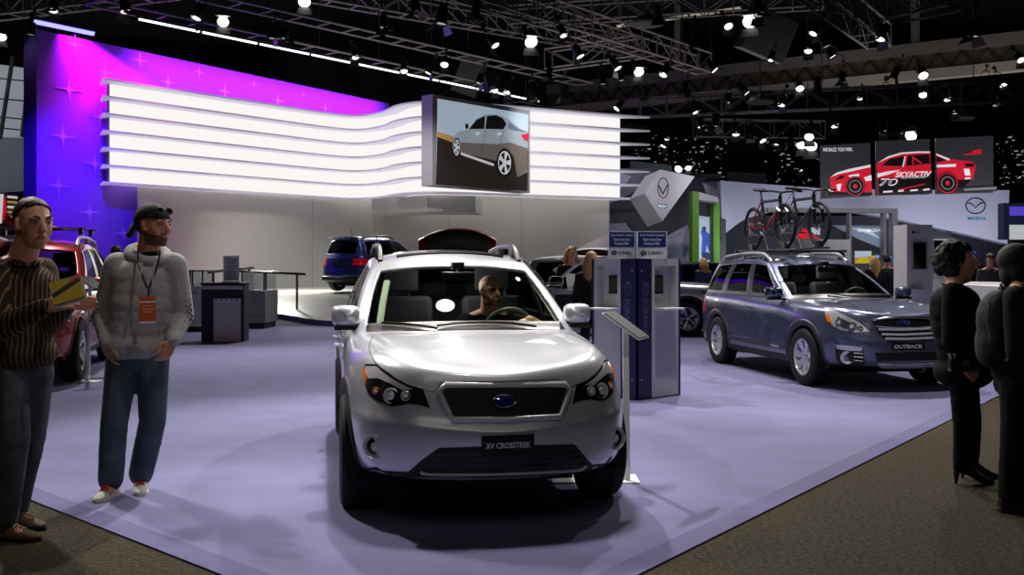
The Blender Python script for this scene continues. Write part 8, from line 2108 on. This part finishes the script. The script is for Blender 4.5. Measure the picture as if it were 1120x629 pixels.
# ---------------------------------------------------------------- light and camera
def spot(loc, target, power, angle, col=(255, 250, 244), blend=0.5, r=0.12, name='spot'):
    l = bpy.data.lights.new(name, 'SPOT'); l.energy = power; l.spot_size = R(angle); l.spot_blend = blend; l.shadow_soft_size = r; l.color = lin(col)[:3]
    o = bpy.data.objects.new(name, l); COL.objects.link(o); o.location = loc
    d = Vector(target) - Vector(loc); o.rotation_euler = d.to_track_quat('-Z', 'Y').to_euler(); return o
def area(loc, target, power, sx, sy, col, name='area'):
    l = bpy.data.lights.new(name, 'AREA'); l.energy = power; l.shape = 'RECTANGLE'; l.size = sx; l.size_y = sy; l.color = lin(col)[:3]
    o = bpy.data.objects.new(name, l); COL.objects.link(o); o.location = loc
    d = Vector(target) - Vector(loc); o.rotation_euler = d.to_track_quat('-Z', 'Y').to_euler(); return o
def build_light():
    WH = (255, 248, 240)
    # key lamps of the rig over the stand
    spot((-6.6, 11.5, 8.4), (-1.0, 6.2, 0.4), 1300, 62, WH, 0.6, 0.10, 'rig_key_light')
    spot((-1.5, 13.5, 8.6), (0.0, 7.2, 0.5), 3000, 60, WH, 0.6, 0.10, 'rig_key_light')
    spot((3.0, 16.0, 8.6), (1.8, 10.0, 0.3), 2600, 62, WH, 0.6, 0.10, 'rig_key_light')
    spot((7.0, 17.0, 8.6), (4.8, 12.0, 0.3), 2400, 58, WH, 0.6, 0.10, 'rig_key_light')
    spot((2.5, 9.5, 8.8), (4.2, 12.5, 0.5), 1500, 58, WH, 0.6, 0.10, 'rig_key_light')
    spot((-7.0, 17.0, 8.6), (-5.0, 13.5, 0.3), 2200, 62, WH, 0.6, 0.10, 'rig_key_light')
    spot((-1.0, 20.0, 8.8), (-0.5, 15.5, 0.3), 2200, 66, WH, 0.6, 0.10, 'rig_key_light')
    spot((-4.0, 23.0, 8.8), (-4.5, 19.5, 0.3), 1800, 60, WH, 0.6, 0.10, 'rig_key_light')
    spot((5.0, 24.0, 8.8), (5.0, 20.0, 0.3), 2200, 66, WH, 0.6, 0.10, 'rig_key_light')
    spot((10.5, 22.0, 8.8), (10.5, 19.0, 0.3), 2200, 66, WH, 0.6, 0.10, 'rig_key_light')
    # stage wash and neighbouring wall wash
    spot((-8.5, 30.0, 8.6), (-8.2, 36.5, 0.6), 1900, 50, (255, 254, 244), 0.9, 0.2, 'stage_wash')
    spot((-3.5, 29.0, 8.6), (-4.0, 36.0, 0.6), 1500, 50, (255, 252, 246), 0.9, 0.2, 'stage_wash')
    spot((1.5, 33.0, 8.6), (1.5, 41.0, 2.5), 900, 60, (255, 252, 248), 0.9, 0.2, 'stage_wash')
    spot((-8.9, 36.2, 4.0), (-7.2, 32.5, 0.3), 1300, 95, (255, 255, 242), 0.9, 0.2, 'stage_wash')
    spot((-4.6, 37.2, 4.0), (-4.4, 32.5, 0.3), 900, 95, (255, 255, 242), 0.9, 0.2, 'stage_wash')
    spot((11.0, 27.0, 8.4), (13.0, 36.0, 2.6), 1500, 44, (245, 246, 255), 0.9, 0.2, 'bay_wash')
    for x, pw in ((9.5, 500), (13.5, 500), (18.8, 900)): spot((x, 37.2, 0.8), (x + 0.3, 42.0, 3.9), pw, 84, (236, 238, 255), 0.9, 0.2, 'wall_wash')
    spot((6.0, 30.0, 7.0), (6.0, 36.5, 4.4), 900, 34, (250, 248, 255), 0.8, 0.2, 'sign_wash')
    spot((9.0, 32.0, 8.2), (8.0, 39.0, 2.6), 900, 46, (250, 248, 255), 0.8, 0.2, 'sign_wash')
    spot((-26.0, 38.0, 8.0), (-24.0, 47.0, 7.6), 2600, 80, (235, 240, 255), 0.9, 0.3, 'hall_wash')
    # coloured wash on the violet wall
    d = Vector((0.539, 0.842, 0)); n = Vector((0.842, -0.539, 0)); P0 = Vector((-14.93, 31.0, 0))
    area(P0 + d * 2.2 + n * 0.75 + Vector((0, 0, 9.2)), P0 + d * 2.6 + Vector((0, 0, 6.0)), 420, 3.0, 0.2, (255, 20, 235), 'led_wash').data.spread = R(80)
    area(P0 + d * 10.0 + n * 0.9 + Vector((0, 0, 9.5)), P0 + d * 10.0 + Vector((0, 0, 7.4)), 620, 13.0, 0.2, (190, 40, 245), 'led_wash').data.spread = R(80)
    spot(P0 + d * -1.5 + n * 5.0 + Vector((0, 0, 7.0)), P0 + d * 1.3 + Vector((0, 0, 4.4)), 2000, 46, (84, 30, 255), 0.9, 0.2, 'violet_wash')
    # added unseen fill lights for the dark ceiling and the aisle
    area((0, 40.0, 9.2), (0, 40, 15), 1000, 50, 12, (255, 246, 236), 'hall_fill')
    area((2, 18.0, 9.9), (2, 18, 15), 160, 24, 10, (255, 246, 240), 'hall_fill')
    area((0, -3.0, 9.0), (0, 6.0, 1.0), 60, 10, 3, (255, 244, 232), 'aisle_fill')
    spot((0.6, 3.0, 8.4), (-0.35, 6.9, 1.1), 700, 24, WH, 0.7, 0.15, 'front_fill_light')  # added spot, brightens the crossover's cabin through the windscreen
    spot((0.5, 4.2, 8.6), (-2.5, 6.1, 1.2), 520, 20, WH, 0.8, 0.15, 'front_fill_light')  # added spot, brightens the fronts of the two men
    spot((-6.4, 10.8, 8.4), (-2.1, 6.0, 0.9), 1700, 26, WH, 0.7, 0.08, 'rig_key_light')
    spot((-0.4, 8.6, 8.8), (-0.35, 6.6, 0.8), 2600, 30, WH, 0.8, 0.6, 'rig_top_light')
    cam = bpy.data.cameras.new('camera'); co = bpy.data.objects.new('camera', cam); COL.objects.link(co)
    co.location = (0, 0, CAMZ); co.rotation_euler = (R(90), 0, 0); cam.sensor_width = 36; cam.lens = FPX / 1120 * 36
    cam.shift_y = -(314.5 - HY) / 1120; scn.camera = co; cam.clip_end = 300
    scn.view_settings.view_transform = 'Standard'; scn.view_settings.look = 'None'; scn.view_settings.exposure = 0.0; scn.view_settings.gamma = 1.0
    try: scn.view_settings.use_curve_mapping = False
    except Exception: pass
    scn.cycles.use_denoising = True; scn.cycles.max_bounces = 7; scn.cycles.transparent_max_bounces = 16; scn.cycles.sample_clamp_indirect = 6
build_room()
build_stand()
build_big_screen()
build_race_panels()
build_neighbour()
build_back_kiosks()
build_kiosk()
build_furniture()
build_rig()
build_xv()
build_ob()
build_cars()
build_bikes()
build_hoodie_man()
build_striped_man()
build_curly_woman()
build_backpacker()
build_driver()
build_far_people()
build_light()
